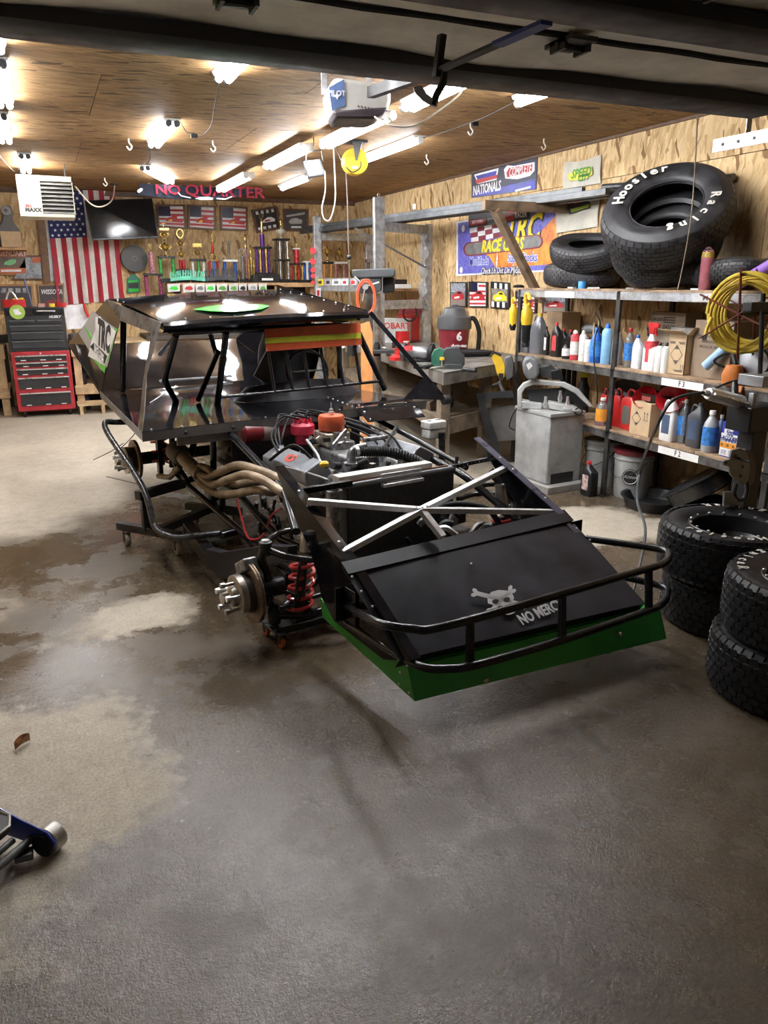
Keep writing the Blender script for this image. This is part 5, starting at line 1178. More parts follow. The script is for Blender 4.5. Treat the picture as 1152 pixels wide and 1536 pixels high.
# floor under the shelving
def pail(label, c, mlid, band=None, r=.15, h=.37):
    t = thing('bucket', label, 'bucket', c); g = MB(); g.lathe([(r * .88, 0), (r * .9, .01), (r * .97, h * .8), (r * 1.03, h * .82), (r * 1.03, h * .85), (r * .98, h * .86), (r, h)], n=28); b = g.build('body', M('pail_grey', (.34, .34, .33), .5, var=.12), t)
    if mlid: g = MB(); g.lathe([(r * 1.04, h * .93), (r * 1.06, h * .95), (r * 1.06, h * 1.02), (r * .9, h * 1.02), (0, h * 1.015)], n=28, cap=False); g.build('lid', mlid, t)
    g = MB(); g.tube(spline([(0, -r * 1.02, h * .80), (-r * .8, -r * .7, h * .55), (-r * 1.12, 0, h * .45), (-r * .8, r * .7, h * .55), (0, r * 1.02, h * .80)], 6), .003, 6); g.build('bail', DARK, t); return t, r, h
t, r, h = pail('grey pail with dark red lid and black round emblem under the shelving', (4.10, 4.62, 0), M('lid_red', (.16, .015, .025), .5))
e = V((-.75, -.66, 0)).normalized(); g = MB(); g.lathe([(.062, 0), (.062, .004)], e * r * .93 + ZH * .18, e, 20); em = g.build('emblem', M('print_black'), t); g = MB(); g.lathe([(.052, .004), (.056, .005)], e * r * .93 + ZH * .18, e, 20, cap=False); g.build('emblem_ring', LW, em); text('Action', .036, LW, em, mat4(e * (r * .93 + .0055) + ZH * .18, V((-e.y, e.x, 0)), ZH), shear=.2)
pail('plain grey pail beside the band saw stand', (4.12, 5.02, 0), M('pail_grey'))
loc = Zp(903, 741, 0); bottle('oil', 'bottle', 'black antifreeze jug with red cap on the floor beside the rack foot', 'bottle', (3.80, loc.y + .02, 0), .13, .27, BK, RD, M('label_mixed', (.55, .40, .38), .5, var=.6, scale=30), d=.09)
t = thing('drain_pan', 'round black drain pan on the floor under the shelving', 'pan', (4.05, 4.30, 0)); g = MB(); g.lathe([(.21, 0), (.235, .075), (.25, .08), (.25, .088), (.228, .082), (.20, .008), (0, .008)], n=36, cap=False); g.build('basin', BK, t)
t = thing('crate', 'black square crate on the floor beside the round pan', 'crate', (4.13, 3.72, 0), (0, 0, .1)); g = MB()
for a in ((-.22, .22, -.25, -.235), (-.22, .22, .235, .25), (-.22, -.205, -.25, .25), (.205, .22, -.25, .25)): g.bb(*a, 0, .15)
g.bb(-.22, .22, -.25, .25, 0, .01); g.build('box', BK, t, .004)
t = thing('drain_pan', 'black oil pan propped up on the square crate', 'pan', (4.10, 3.86, .22), (math.radians(-32), math.radians(-16), .2)); g = MB(); g.loft([(0, .2, .22, 3), (.01, .21, .23, 3), (.10, .22, .24, 3), (.11, .24, .25, 3), (.115, .24, .25, 3)], n=28); g.build('pan', M('pan_black', (.02, .02, .022), .28), t)
t = thing('tool_tub', 'black tub with metal handle behind the square crate', 'tub', (4.2, 3.38, .0)); g = MB(); g.loft([(0, .15, .2, 4), (.28, .17, .23, 4), (.29, .185, .25, 4), (.30, .185, .25, 4)], n=24); g.build('tub', BK, t); g = MB(); g.tube(spline([(-.19, .05, .28), (-.25, .09, .30), (-.26, .16, .31), (-.19, .21, .28)], 5), .012, 8); g.build('handle', ALUW, t)
# rolled blue paper, rotary tools and cords at the shelf end
a, b = Xp(1058, 550, 3.92), Xp(1104, 508, 3.98); a.z = max(a.z, SHZ[1] + .035); g = MB(); g.tube([a, b], .032, 16); t = tag(g.build('paper_roll', M('paper_blue', (.35, .55, .80), .55)), 'roll of pale blue paper leaning by the dark carton', 'roll')
c = Xp(1100, 560, 3.88)
t = thing('angle_grinder', 'orange and black power saw with looped black cord on the shelf end', 'power tool', (c.x, c.y, SHZ[1]), (0, 0, .4)); g = MB(); g.loft([(.0, .05, .06, 3), (.06, .055, .065, 3), (.12, .04, .045, 3)], n=16); g.build('housing', M('tool_orange', (.55, .17, .03), .45), t); g = MB(); g.tube([(-.02, -.02, .04), (-.09, -.06, -.08)], .022, 10); g.build('grip', BK, t); g = MB(); g.tube(spline([(0, .05, .1), (-.02, .12, .14), (0, .02, .2), (.02, -.15, .22), (-.03, -.2, .1), (-.05, 0, .02), (-.07, .1, -.04)], 6), .007, 8); g.build('cord', RUBB, t); g = MB(); g.box((-.03, -.06, -.03), (.06, .05, .05), Matrix.Rotation(.5, 3, 'Y')); g.build('trigger_guard', M('tool_orange'), t, .006)
c = Xp(1128, 540, 3.96); t = thing('circular_saw', 'grey circular saw with a round guard at the shelf end', 'power tool', (c.x + .03, c.y, SHZ[1])); g = MB(); g.lathe([(.12, -.02), (.13, 0), (.12, .03), (.05, .05), (0, .05)], (0, 0, .13), (-1, 0, .2), 24); g.build('guard', M('saw_grey', (.30, .31, .33), .4, .5), t); g = MB(); g.tube(spline([(-.05, .1, .12), (-.04, .13, .2), (-.02, .02, .27), (-.02, -.08, .24)], 5), .018, 8); g.build('handle', BK, t)

# ---- yellow hose on a red wheel hanger at the shelf end
hc = Xp(1122, 470, 3.78); t = thing('hose_reel', 'coiled yellow air hose on a dark red spoked hanger', 'hose', (hc.x, hc.y, hc.z), (0, 0, 0)); HOSE = M('hose_yellow', (.62, .46, .05), .45, var=.15)
kx = mpp(hc); random.seed(5); pts = []
for k in range(11 * 30):
    a = 2 * PI * k / 30; n = k / 330; R_ = .155 + .055 * (.5 + .5 * math.sin(n * 37)) ; pts.append(V((-.16 + .30 * n + .01 * math.sin(a * 2 + n * 9), R_ * math.cos(a), R_ * 1.08 * math.sin(a))))
t.rotation_euler = (0, 0, math.radians(28)); g = MB(); g.tube(pts, .0105, 7); g.build('hose', HOSE, t); g = MB(); g.tube([(-.17, .15, -.02), (-.17, .17, -.08), (-.17, .175, -.12)], .0105, 8); hs_ = g.build('hose_end', HOSE, t); g = MB(); g.tube([(-.17, .175, -.12), (-.17, .178, -.15)], .014, 6); g.build('coupling', SILV, t)
HM = M('hanger_maroon', (.16, .035, .025), .5, .3)
for x in (-.18, .15):
    for k in range(3):
        a = math.radians(25 + 60 * k); g = MB(); g.bar((x, -.25 * math.cos(a), -.25 * math.sin(a)), (x, .25 * math.cos(a), .25 * math.sin(a)), .006, .04, (1, 0, 0)); g.build('spoke', HM, t, .002)
g = MB(); g.tube([(-.19, 0, 0), (.50, 0, 0)], .02, 10); g.build('axle', DARK, t)
p = Xp(1120, 425, 4.0); g = MB(); g.tube([Xp(1105, 428, 4.0), Xp(1160, 395, 4.0)], .035, 10); tag(g.build('foam_tube', M('foam_purple', (.33, .16, .62), .55)), 'purple tube lying over the hose hanger', 'tube')

# ---- press with air cylinder beside the shelving
PX_, PY_ = 3.55, 2.95
pr = thing('bead_press', 'black shop press with silver air cylinder and grey plates by the shelving', 'press', (PX_, PY_, 0), world=True)
def pp(px, py, y=PY_): return Yp(px, py, y)
PLT = M('plate_grey', (.22, .22, .225), .42, .6, var=.15); PBLK = M('press_black', (.012, .012, .013), .4)
a, b = pp(1120, 640), pp(1150, 640); g = MB(); g.bb(a.x, a.x + .10, PY_ - .05, PY_ + .05, .0, a.z + .02); g.build('column', PBLK, pr, .004)
g = MB(); g.bb(PX_ - .25, PX_ + .3, PY_ - .22, PY_ + .22, 0, .05); g.build('base', PBLK, pr, .006)
a, b = pp(1106, 600), pp(1160, 640); g = MB(); g.bb(a.x, a.x + .25, PY_ - .10, PY_ + .06, b.z, a.z - .03); g.build('head', PBLK, pr, .006)
c0, c1 = pp(1062, 590), pp(1112, 603); g = MB(); g.tube([c0, c0.lerp(c1, .1), c1], [.028, .034, .034], 16); cy_ = g.build('air_cylinder', ALU, pr); g = MB(); g.tube([c0 + V((0, -.045, .002)), c1 + V((0, -.045, -.004))], .007, 8); g.build('tie_rod', SILV, cy_); g = MB(); g.tube([c0 + V((-.03, 0, .006)), c0], .016, 10); g.build('fitting', STEELB, cy_)
g = MB(); q = pp(1122, 562); g.bb(q.x, q.x + .25, PY_ - .10, PY_ + .06, q.z - .055, q.z); g.build('top_block', M('block_galv', (.36, .37, .39), .4, .7), pr, .003)
q = pp(1117, 605); g = MB(); g.bb(q.x - .012, q.x + .012, PY_ - .06, PY_ - .03, q.z - .07, q.z + .06); g.build('link_plate', M('block_galv'), pr, .002)
q = pp(1148, 610); g = MB(); g.bb(q.x - .03, q.x + .03, PY_ - .12, PY_ - .06, q.z - .02, q.z + .03); g.build('clevis', M('block_galv'), pr, .002)
g = MB(); q = pp(1130, 583); g.bb(q.x, q.x + .22, PY_ - .11, PY_ - .09, q.z - .008, q.z + .008); g.build('pink_strip', M('strip_pink', (.42, .22, .40), .5), pr)
q = pp(1112, 462); g = MB(); g.tube([pp(1140, 560), pp(1145, 440)], .012, 8); g.build('upright_rod', DARK, pr); q = pp(1118, 460); g = MB(); g.bb(q.x, q.x + .2, PY_ - .04, PY_ + .02, q.z - .022, q.z + .022); g.build('cross_head', BK, pr, .003)
sh = [(1098, 676), (1110, 672), (1119, 676), (1124, 690), (1125, 705), (1122, 722), (1116, 727), (1102, 718), (1096, 712), (1095, 700), (1086, 698), (1086, 692), (1095, 689)]
g = MB(); g.prism([pp(x, y, PY_ - .16) for x, y in sh], (0, .012, 0)); jaw = g.build('jaw_plate', PLT, pr, .001)
for x, y, r in ((1103, 684, .010), (1114, 700, .009), (1111, 714, .009), (1089, 694, .007)): c = pp(x, y, PY_ - .161); g = MB(); g.lathe([(r, 0), (r, .002)], c, (0, -1, 0), 12); g.build('hole', BK, jaw)
c = pp(1106, 687, PY_ - .16); g = MB(); g.tube([c, c + V((.02, -.06, -.01))], .007, 8); g.build('pin', DARK, jaw)
g = MB(); g.prism([pp(x + 9, y + 2, PY_ - .10) for x, y in sh], (0, .05, 0)); g.build('jaw_roller', M('roller_rust', (.16, .12, .10), .6), pr)
g = MB(); g.prism([pp(x, y, PY_ - .16) for x, y in ((1087, 738), (1097, 738), (1104, 748), (1112, 758), (1086, 759))], (0, .012, 0)); g.build('lower_plate', PLT, pr)
g = MB(); g.tube(spline([pp(1104, 725, PY_ - .15), pp(1101, 740, PY_ - .15), pp(1106, 749, PY_ - .15), pp(1116, 748, PY_ - .15), pp(1121, 735, PY_ - .15), pp(1120, 722, PY_ - .15)], 5), .012, 8); g.build('spring_clip', M('clip_dark', (.05, .05, .05), .4, .5), pr)
hl = [c0 + V((-.03, 0, .006)), pp(1010, 600), pp(985, 640, PY_ + .05), Xp(962, 700, 3.35), Xp(956, 750, 3.2), Xp(968, 800, 3.05), V((2.72, 2.98, .02))]
g = MB(); g.tube(spline(hl, 8), .0085, 8); tag(g.build('air_hose', M('hose_dark', (.05, .05, .052), .45)), 'black air hose hanging from the silver cylinder to the floor', 'hose')
# cord hanging from the door to the shelf
g = MB(); g.tube(spline([Xp(1046, 176, 3.2), Xp(1042, 260, 3.5), Xp(1036, 330, 3.6), Xp(1024, 400, 3.8), Xp(1016, 436, 3.86)], 8), .004, 6); t = tag(g.build('pull_cord', M('cord_tan', (.45, .38, .28), .7)), 'thin pale cord hanging from the overhead door to the shelf edge', 'cord')
# ================================================================== helper: upright plane through a base point, square to the view
class VP:
    def __init__(s, base, ang=0.0):
        s.b = V(base); n = V((CAMP.x - s.b.x, CAMP.y - s.b.y, 0)).normalized(); s.n = Matrix.Rotation(ang, 3, 'Z') @ n; s.r = V((-s.n.y, s.n.x, 0))
        s.d = depth(s.b) / FPX
    def __call__(s, px, py, off=0.0):
        o = s.b + s.n * off; d = ray(px, py); return CAMP + d * ((o - CAMP).dot(s.n) / d.dot(s.n))
    def poly(s, pts, th, off=0.0):
        g = MB(); g.prism([s(x, y, off) for x, y in pts], -s.n * th); return g
    def m4(s, px, py, off=0.0): return mat4(s(px, py, off), s.r, ZH)
# ================================================================== welding bench and what stands on it
BENCHT = M('bench_steel', (.24, .23, .21), .5, .5, var=.3, scale=7); WOODG = M('old_timber', (.19, .145, .10), .7, var=.3, scale=7); WOODL = M('pale_timber', (.50, .36, .20), .65, var=.2, scale=8)
BZ = .90
bp = [V((2.95, 5.65, BZ)), V((3.80, 6.14, BZ)), V((4.40, 6.30, BZ)), V((4.40, 10.2, BZ)), V((3.66, 10.2, BZ))]
bench = thing('work_bench', 'heavy steel topped work bench carrying vise, grinder and vacuum', 'bench', (3.7, 8, 0), world=True)
g = MB(); g.prism(bp, (0, 0, -.012)); g.build('top_plate', BENCHT, bench)
for a, b in ((0, 1), (4, 0)):
    p, q = bp[a], bp[b]; g = MB(); g.prism([p, q, q + V((0, 0, -.10)), p + V((0, 0, -.10))], (V((q - p)).cross(ZH).normalized()) * -.012); g.build('edge_plate', BENCHT, bench)
for p in ((3.06, 5.85), (3.70, 6.24), (4.34, 6.45), (3.4, 8.0), (3.74, 10.1), (4.34, 10.1), (4.34, 8.0)): g = MB(); g.bb(p[0] - .045, p[0] + .045, p[1] - .045, p[1] + .045, 0, BZ - .012); g.build('leg', WOODG, bench, .004)
g = MB(); g.bar((3.0, 5.78, .42), (3.75, 6.2, .42), .04, .14); g.build('rail', WOODG, bench, .004); g = MB(); g.bar((3.06, 5.85, .42), (3.74, 10.1, .42), .04, .12); g.build('rail', WOODG, bench, .004)
g = MB(); g.prism([(3.1, 5.95, .46), (3.75, 6.3, .46), (4.36, 6.5, .46), (4.36, 10.1, .46), (3.74, 10.1, .46)], (0, 0, .02)); g.build('lower_shelf', WOODG, bench)
# dark cut plate frame leaning on the bench
P = VP((3.62, 5.90, 0), .0); ft = lambda l: l
g = P.poly([(714, 590), (768, 586), (771, 596), (735, 598), (728, 606), (733, 622), (745, 655), (755, 700), (742, 700), (730, 660)], .02); t = tag(g.build('cut_plate', M('plate_dark', (.045, .045, .048), .45, .5)), 'dark steel plate frame leaning against the bench', 'plate')
P = VP((3.72, 6.0, 0)); g = P.poly([(731, 612), (775, 608), (778, 660), (744, 662)], .01); tag(g.build('sheet_offcut', M('sheet_grey', (.17, .165, .155), .55, .3)), 'grey sheet metal offcut behind the leaning plate frame', 'sheet metal')
g = MB(); g.bar((3.15, 6.3, .50), (3.62, 6.45, .66), .03, .12); tag(g.build('plank', WOODG), 'short plank lying slanted on the lower bench shelf', 'plank')
P = VP((3.45, 6.1, 0)); c = P(672, 604); t = thing('pulley', 'dark double pulley wheel at the bench corner', 'pulley', (c.x, c.y, c.z - .07)); g = MB()
g.lathe([(.055, -.02), (.055, .02)], (0, 0, .07), P.n, 18); g.build('wheel', DARK, t, .004); g = MB(); g.lathe([(.04, -.015), (.04, .03)], (0, 0, .16), P.n, 18); g.build('small_wheel', DARK, t, .004); g = MB(); g.bb(-.02, .02, -.02, .02, -.10, .2); g.build('bracket', DARK, t)
# shop vacuum
def bz(px, py): return Zp(px, py, BZ)
p = bz(655, 527); k = mpp(p + V((.3, .5, 0))); p = V((3.95, 7.35, BZ)); k = mpp(p + V((0, 0, .2))) * .80
t = thing('shop_vacuum', 'dark red drum vacuum with grey lid and hose on the bench', 'vacuum', p); R_ = 31 * k
g = MB(); g.lathe([(R_ * .80, 0), (R_ * .84, .012), (R_ * .95, 42 * k), (R_ * .97, 44 * k)], n=28); drum = g.build('drum', M('vac_red', (.24, .018, .03), .35), t)
g = MB(); g.lathe([(R_ * 1.04, 43 * k), (R_ * 1.06, 50 * k), (R_ * 1.0, 64 * k), (R_ * .74, 70 * k), (R_ * .62, 80 * k), (R_ * .3, 83 * k), (0, 83 * k)], n=28, cap=False); g.build('lid', M('vac_grey', (.07, .072, .078), .45), t)
n = V((-p.x, -p.y, 0)).normalized(); rr2 = V((-n.y, n.x, 0)); g = MB(); g.tube(spline([rr2 * R_ * .7 + ZH * 56 * k, rr2 * R_ * 1.15 + ZH * 62 * k, rr2 * R_ * 1.5 + ZH * 40 * k, rr2 * R_ * 1.5 + ZH * 12 * k, rr2 * R_ * 1.45 + ZH * .02], 6), .024, 10); g.build('hose', RUBB, t)
e = (n + rr2 * .35).normalized(); er = V((-e.y, e.x, 0)); text('6', .12, WHITE, drum, mat4(e * R_ * .965 + ZH * 30 * k, er, ZH + e * -.05), bold=.004, extrude=.004); text('shop-vac', .048, WHITE, drum, mat4(e * R_ * .955 + ZH * 14 * k, er, ZH), bold=.0015, extrude=.006)
g = MB(); g.box((0, 0, 84 * k), (.07, .05, .03)); g.build('switch_box', M('vac_grey'), t, .006)
# welder cabinet
P = VP((4.05, 8.55, BZ), -.2); a, b = P(563, 520), P(611, 520); t = thing('welder', 'white and red welding machine with red lettering on the bench', 'welder', (a + b) / 2 * V((1, 1, 0)).length * 0 + V(((a.x + b.x) / 2, (a.y + b.y) / 2, BZ)), world=True)
top = P(590, 478).z; g = MB(); g.prism([V((a.x, a.y, BZ)), V((b.x, b.y, BZ)), V((b.x, b.y, top)), V((a.x, a.y, top))], -P.n * .22); g.build('cabinet', M('welder_white', (.52, .52, .50), .5), t, .006)
text('HOBART', .10, M('welder_letter', (.55, .05, .03), .5), t, P.m4(591, 489, .004), bold=.002); c = P(622, 495); g = MB(); g.box((c.x + .06, c.y + .30, (BZ + top) / 2 + .03), (.22, .16, top - BZ + .03)); g.build('red_panel', M('welder_red', (.40, .02, .02), .45), t, .008)
g = MB(); g.tube([P(615, 470, .02) + .03 * V((math.cos(a_), 0, math.sin(a_))) * 3 for a_ in [2 * PI * q / 20 for q in range(20)]], .009, 7, closed=True); g.build('cable_coil', RUBB, t)
# red drill press / hand saw shapes on the wall shelf
# bench grinder
p = V((3.28, 6.55, BZ)); P = VP(p); kk = P.d
t = thing('bench_grinder', 'bench grinder with two dark wheels beside the green vise', 'grinder', p, world=True)
c0, c1 = P(612, 524), P(642, 530); ax = (P.r * .9 + P.n * .25).normalized(); cm = P(627, 529)
g = MB(); g.lathe([(.045, -.10), (.062, -.07), (.062, .07), (.045, .10)], cm, ax, 20); g.build('motor', M('motor_grey', (.26, .26, .27), .4, .5), t)
for s in (-1, 1): g = MB(); g.lathe([(.02, -.018), (.085, -.018), (.085, .018), (.02, .018)], cm + ax * .135 * s, ax, 28); g.build('grinding_wheel', RUBB if s > 0 else M('wheel_guard', (.10, .10, .105), .45, .5), t, .004)
g = MB(); g.lathe([(.035, 0), (.03, .04), (0, .06)], cm + ax * .155, ax, 14); g.build('arbor_nut', DARK, t)
g = MB(); g.box(V((cm.x, cm.y, (BZ + cm.z) / 2 - .02)), (.10, .10, cm.z - BZ - .02)); g.box(V((cm.x, cm.y, BZ + .012)), (.22, .16, .024)); g.build('pedestal', DARK, t, .004)
g = MB(); q = P(612, 521, .07); g.prism([P(606, 519, .068), P(619, 518, .068), P(619, 526, .068), P(606, 527, .068)], P.n * .001); g.build('maker_plate', LR, t)
# vises
VG = M('vise_green', (.03, .13, .085), .45, var=.2); VD = M('vise_dark', (.06, .065, .065), .45, .4)
p = V((3.15, 5.98, BZ)); P = VP(p); t = thing('bench_vise', 'green and dark grey bench vise bolted near the bench corner', 'vise', p, world=True)
g = P.poly([(647, 552), (647, 533), (651, 525), (659, 522), (667, 525), (667, 535), (661, 542), (661, 552)], .09, .05); g.build('front_jaw', VG, t, .006)
g = P.poly([(664, 548), (664, 529), (669, 522), (690, 521), (690, 529), (697, 535), (697, 548)], .11, .05); g.build('body', VD, t, .006)
g = P.poly([(659, 560), (668, 546), (692, 546), (702, 560)], .12, .06); g.build('base', VD, t, .006); g = MB(); q = P(663, 538, .06); g.box(q, (.03, .03, .025)); g.build('yellow_tag', YEL, t)
g = MB(); g.tube([P(644, 556, .08), P(646, 572, .09), P(647, 590, .09)], .008, 8); g.build('handle', STEELB, t); g = MB(); g.tube([P(644, 553, .08), P(670, 550, .03)], .014, 10); g.build('screw', STEELB, t)
for x0, y0, x1, y1, lb in ((695, 554, 714, 556, 'short black pipe lying on the bench corner'), (636, 551, 650, 549, 'short dark pipe beside the vise'), (620, 550, 634, 550, 'thick pipe offcut before the grinder')):
    a, b = Zp(x0, y0, BZ + .02), Zp(x1, y1, BZ + .02); g = MB(); g.tube([a, b], .018, 12); tag(g.build('pipe_offcut', DARK), lb, 'pipe', 'pipe offcuts on the bench')
a = Zp(706, 531, BZ + .03); g = MB(); g.tube(spline([a + V((-.4, .2, 0)), a + V((-.2, .35, 0)), a + V((.1, .25, 0)), a + V((.25, .0, 0)), a + V((-.2, -.02, 0))], 8), .026, 10); tag(g.build('vacuum_hose', RUBB), 'black ribbed hose coiled behind the vise', 'hose')
g = MB(); c = Zp(598, 540, BZ); g.loft([(0, .09, .07, 3), (.03, .09, .07, 3), (.05, .04, .04, 3), (.10, .035, .03, 3), (.11, .07, .03, 3)], c, 18); tag(g.build('red_stapler', RD), 'red hand tool lying before the grinder', 'tool')
g = MB(); c = Zp(608, 523, BZ) + V((.1, .3, 0)); g.loft([(0, .07, .06, 6), (.17, .07, .06, 6)], c, 18); tag(g.build('red_tin', RD), 'square red tin behind the grinder', 'tin')
random.seed(11)
for k in range(16):
    px = 515 + k * 6.3; c = Zp(px, 522 + (k % 3) * 6, BZ + .0); r = random.uniform(.018, .035); h = random.uniform(.05, .14); g = MB()
    kind = ('jar', 'socket', 'block', 'spool')[k % 4]
    if kind == 'block': g.box(c + V((0, 0, h / 2)), (r * 2.6, r * 2.2, h), Matrix.Rotation(k, 3, 'Z'))
    elif kind == 'jar': g.lathe([(r, 0), (r, h * .8), (r * .7, h * .9), (r * .7, h)], c, ZH, 14)
    elif kind == 'socket': g.lathe([(r * .8, 0), (r * .8, h * .5), (r * .55, h * .55), (r * .55, h)], c, ZH, 12)
    else: g.lathe([(r * 1.3, 0), (r * 1.3, .01), (r * .5, .012), (r * .5, h * .6), (r * 1.3, h * .61), (r * 1.3, h * .7)], c, ZH, 16)
    LBL = ('white', 'bare steel', 'dark', 'black rubber', 'cast metal')[k % 5]; tag(g.build({'jar': 'tool_jar', 'socket': 'socket', 'block': 'steel_block', 'spool': 'wire_spool'}[kind], (WHT, STEELB, DARK, RUBB, CASTA)[k % 5]), 'small %s %s on the back of the steel bench' % (LBL, {'jar': 'jar', 'socket': 'socket', 'block': 'square block', 'spool': 'wire spool'}[kind]), 'bench part', 'small parts on the bench')
# orange board behind the windscreen
P = VP((3.05, 6.9, 0)); q = [P(x, y) for x, y in ((541, 486), (554, 482), (559, 500), (559, 545))]; g = MB(); g.prism(q + [V((q[3].x, q[3].y, 0)), V((q[0].x, q[0].y, 0))], -P.n * .02); tag(g.build('orange_plywood', M('panel_orange', (.72, .30, .10), .55)), 'pale orange panel standing beside the drill press', 'panel')
# ---- drill press
p = V((3.35, 7.2, 0)); P = VP(p); t = thing('drill_press', 'dark grey drill press with bare steel column behind the car', 'drill press', p, world=True); DPM = M('press_charcoal', (.055, .06, .065), .42)
g = P.poly([(528, 404), (586, 402), (593, 405), (593, 414), (586, 416), (530, 417), (528, 412)], .30, .12); g.build('belt_cover', DPM, t, .012)
g = P.poly([(536, 416), (572, 416), (572, 436), (560, 441), (538, 440)], .20, .08); g.build('head', DPM, t, .01); g = P.poly([(574, 416), (592, 416), (592, 438), (574, 440)], .16, -.12); g.build('motor', M('motor_black', (.03, .03, .032), .45), t, .015)
c = P(566, 440, -.05); g = MB(); g.tube([V((c.x, c.y, 0.02)), V((c.x, c.y, c.z))], .036, 18); g.build('column', STEELB, t)
g = MB(); g.box((c.x, c.y, .02), (.34, .46, .04)); g.build('base', DPM, t, .006); g = MB(); g.box((c.x - .05, c.y - .12, .95), (.26, .26, .03)); g.build('table', DPM, t, .004)
h = P(548, 430, .10); g = MB(); g.lathe([(.03, 0), (.03, .04)], h, P.n, 14); hb = g.build('feed_hub', SILV, t)
for a_ in (0.3, 2.4, 4.5): g = MB(); g.tube([h + P.n * .03, h + P.n * .03 + (P.r * math.cos(a_) + ZH * math.sin(a_)) * .14], .007, 8); g.build('feed_lever', SILV, hb)
g = P.poly([(541, 418), (555, 417), (555, 423), (541, 424)], .002, .083); g.build('nameplate', M('plate_pale', (.30, .31, .32), .4), t)
for dz, sc_ in ((0, 1.0), (.012, .9), (.022, 1.06)):
    o = P(549, 447, .16 + dz); g = MB(); g.tube([o + P.r * .088 * sc_ * math.cos(q) + ZH * (.165 * math.sin(q) * sc_) for q in [2 * PI * i / 28 for i in range(28)]], .006, 7, closed=True); tag(g.build('extension_lead', M('cord_orange', (.75, .13, .05), .45)), 'loop of orange extension cord hung on the drill press, one of three', 'cord', 'orange cord loops on the drill press')
# ---- galvanised rack with long steel stock
GP = M('galv_post', (.42, .44, .46), .42, .65, var=.25, scale=14)
gr = thing('stock_rack', 'galvanised steel post rack holding long steel stock by the wall', 'rack', (3.9, 9.3, 0), world=True)
posts = {'a': (Xp(475, 325, 3.5), .05), 'b': (Xp(568, 296, 3.5), .06), 'c': (Xp(553, 356, 4.28), .05), 'd': (Xp(642, 336, 4.28), .05)}
for kx_, (q, w) in posts.items():
    g = MB(); g.bb(q.x - w, q.x + w, q.y - .03, q.y + .03, 0, q.z); g.build('post', GP, gr, .004)
    if kx_ in 'ab': g = MB(); g.tube([V((q.x, q.y, q.z)) + .014 * V((math.cos(a_), 0, 1.5 + math.sin(a_) * 1.5)) for a_ in [2 * PI * i / 12 for i in range(12)]], .004, 6, closed=True); g.build('eye_bolt', SILV, gr)
for k1, k2 in (('a', 'c'), ('b', 'd')):
    q, w = posts[k1][0], posts[k2][0]; zb_ = 2.20
    g = MB(); g.bar(V((q.x, q.y, zb_)), V((w.x, w.y, zb_)), .05, .10); g.build('cross_beam', GP, gr, .004)
q = posts['d'][0]; g = MB(); g.bar(V((3.5, posts['b'][0].y, 1.36)), V((q.x, q.y, 1.36)), .05, .10); g.build('cross_beam', GP, gr, .004)
g = MB(); g.bar(Xp(532, 342, 3.6), Xp(640, 402, 4.25), .012, .02); g.build('brace', DARK, gr)
g = MB(); g.bar(V((3.5, posts['a'][0].y - .05, 1.58)), V((3.5, posts['b'][0].y + .1, 1.58)), .02, .16); sb_ = g.build('sticker_beam', GP, gr)
STK = M('stock_steel', (.10, .105, .11), .38, .75, var=.3, scale=6)
n0, f0 = Xp(912, 283, 4.20), Xp(452, 346, 3.46)
for k, (dx, dz, w, h, e0, e1) in enumerate(((0, 0, .05, .05, 0, 0), (.07, .0, .06, .04, .10, .1), (.15, -.005, .06, .06, -.15, .3), (.03, .05, .04, .04, .35, .2), (.11, .045, .05, .03, .5, .4), (.20, .02, .05, .05, .3, .0))):
    a = n0 + V((dx, e0, dz - .02)); b = f0 + V((dx, -e1, dz - .02)); g = MB()
    if k in (2, 5): g.tube([a, b], w / 2, 10)
    else: g.bar(a, b, w, h)
    tag(g.build('steel_stock', STK, bevel=.002), ('square steel tube at the front of the overhead stock pile', 'flat steel bar second in the overhead stock pile', 'round pipe lying in the overhead stock pile', 'thin square tube on top of the overhead stock pile', 'short flat bar on top of the overhead stock pile', 'round pipe at the back of the overhead stock pile')[k], 'steel bar', 'steel stock on the overhead rack')
q = Xp(655, 305, 3.62); g = MB(); g.bb(q.x - .02, q.x - .012, q.y - .05, q.y + .05, q.z - .03, q.z + .03); 
ring = MB(); ring.lathe([(.026, 0), (.035, 0), (.035, .012), (.026, .012)], Xp(622, 310, 3.56), (-1, 0, 0), 4, closed=True, cap=False); tag(ring.build('tube_end', WHT), 'bright square tube end sticking out of the stock pile', 'tube end')
a, b = Xp(1025, 272, 4.38), Xp(1100, 266, 4.38); g = MB(); g.tube([Xp(905, 281, 4.38), b], .026, 14); tg = tag(g.build('steel_pipe', STK), 'dark round pipe whose open end shows past the lettered tyre', 'pipe')
# timber bracket under the stock
WB = M('bracket_timber', (.20, .135, .085), .65, var=.3, scale=8)
br_ = thing('timber_bracket', 'brown timber bracket propping the steel stock against the wall', 'bracket', (4.2, 6.5, SHZ[0] + .2), world=True)
a = Xp(733, 308, 3.62); g = MB(); g.bar(a + V((-.05, 0, 0)), V((4.43, a.y - .02, a.z)), .06, .08); g.build('arm', WB, br_, .003)
b = Xp(812, 452, 4.36); g = MB(); g.bar(a + V((.06, 0, -.03)), b, .05, .10, (0, 1, 0)); g.build('brace', WB, br_, .003)
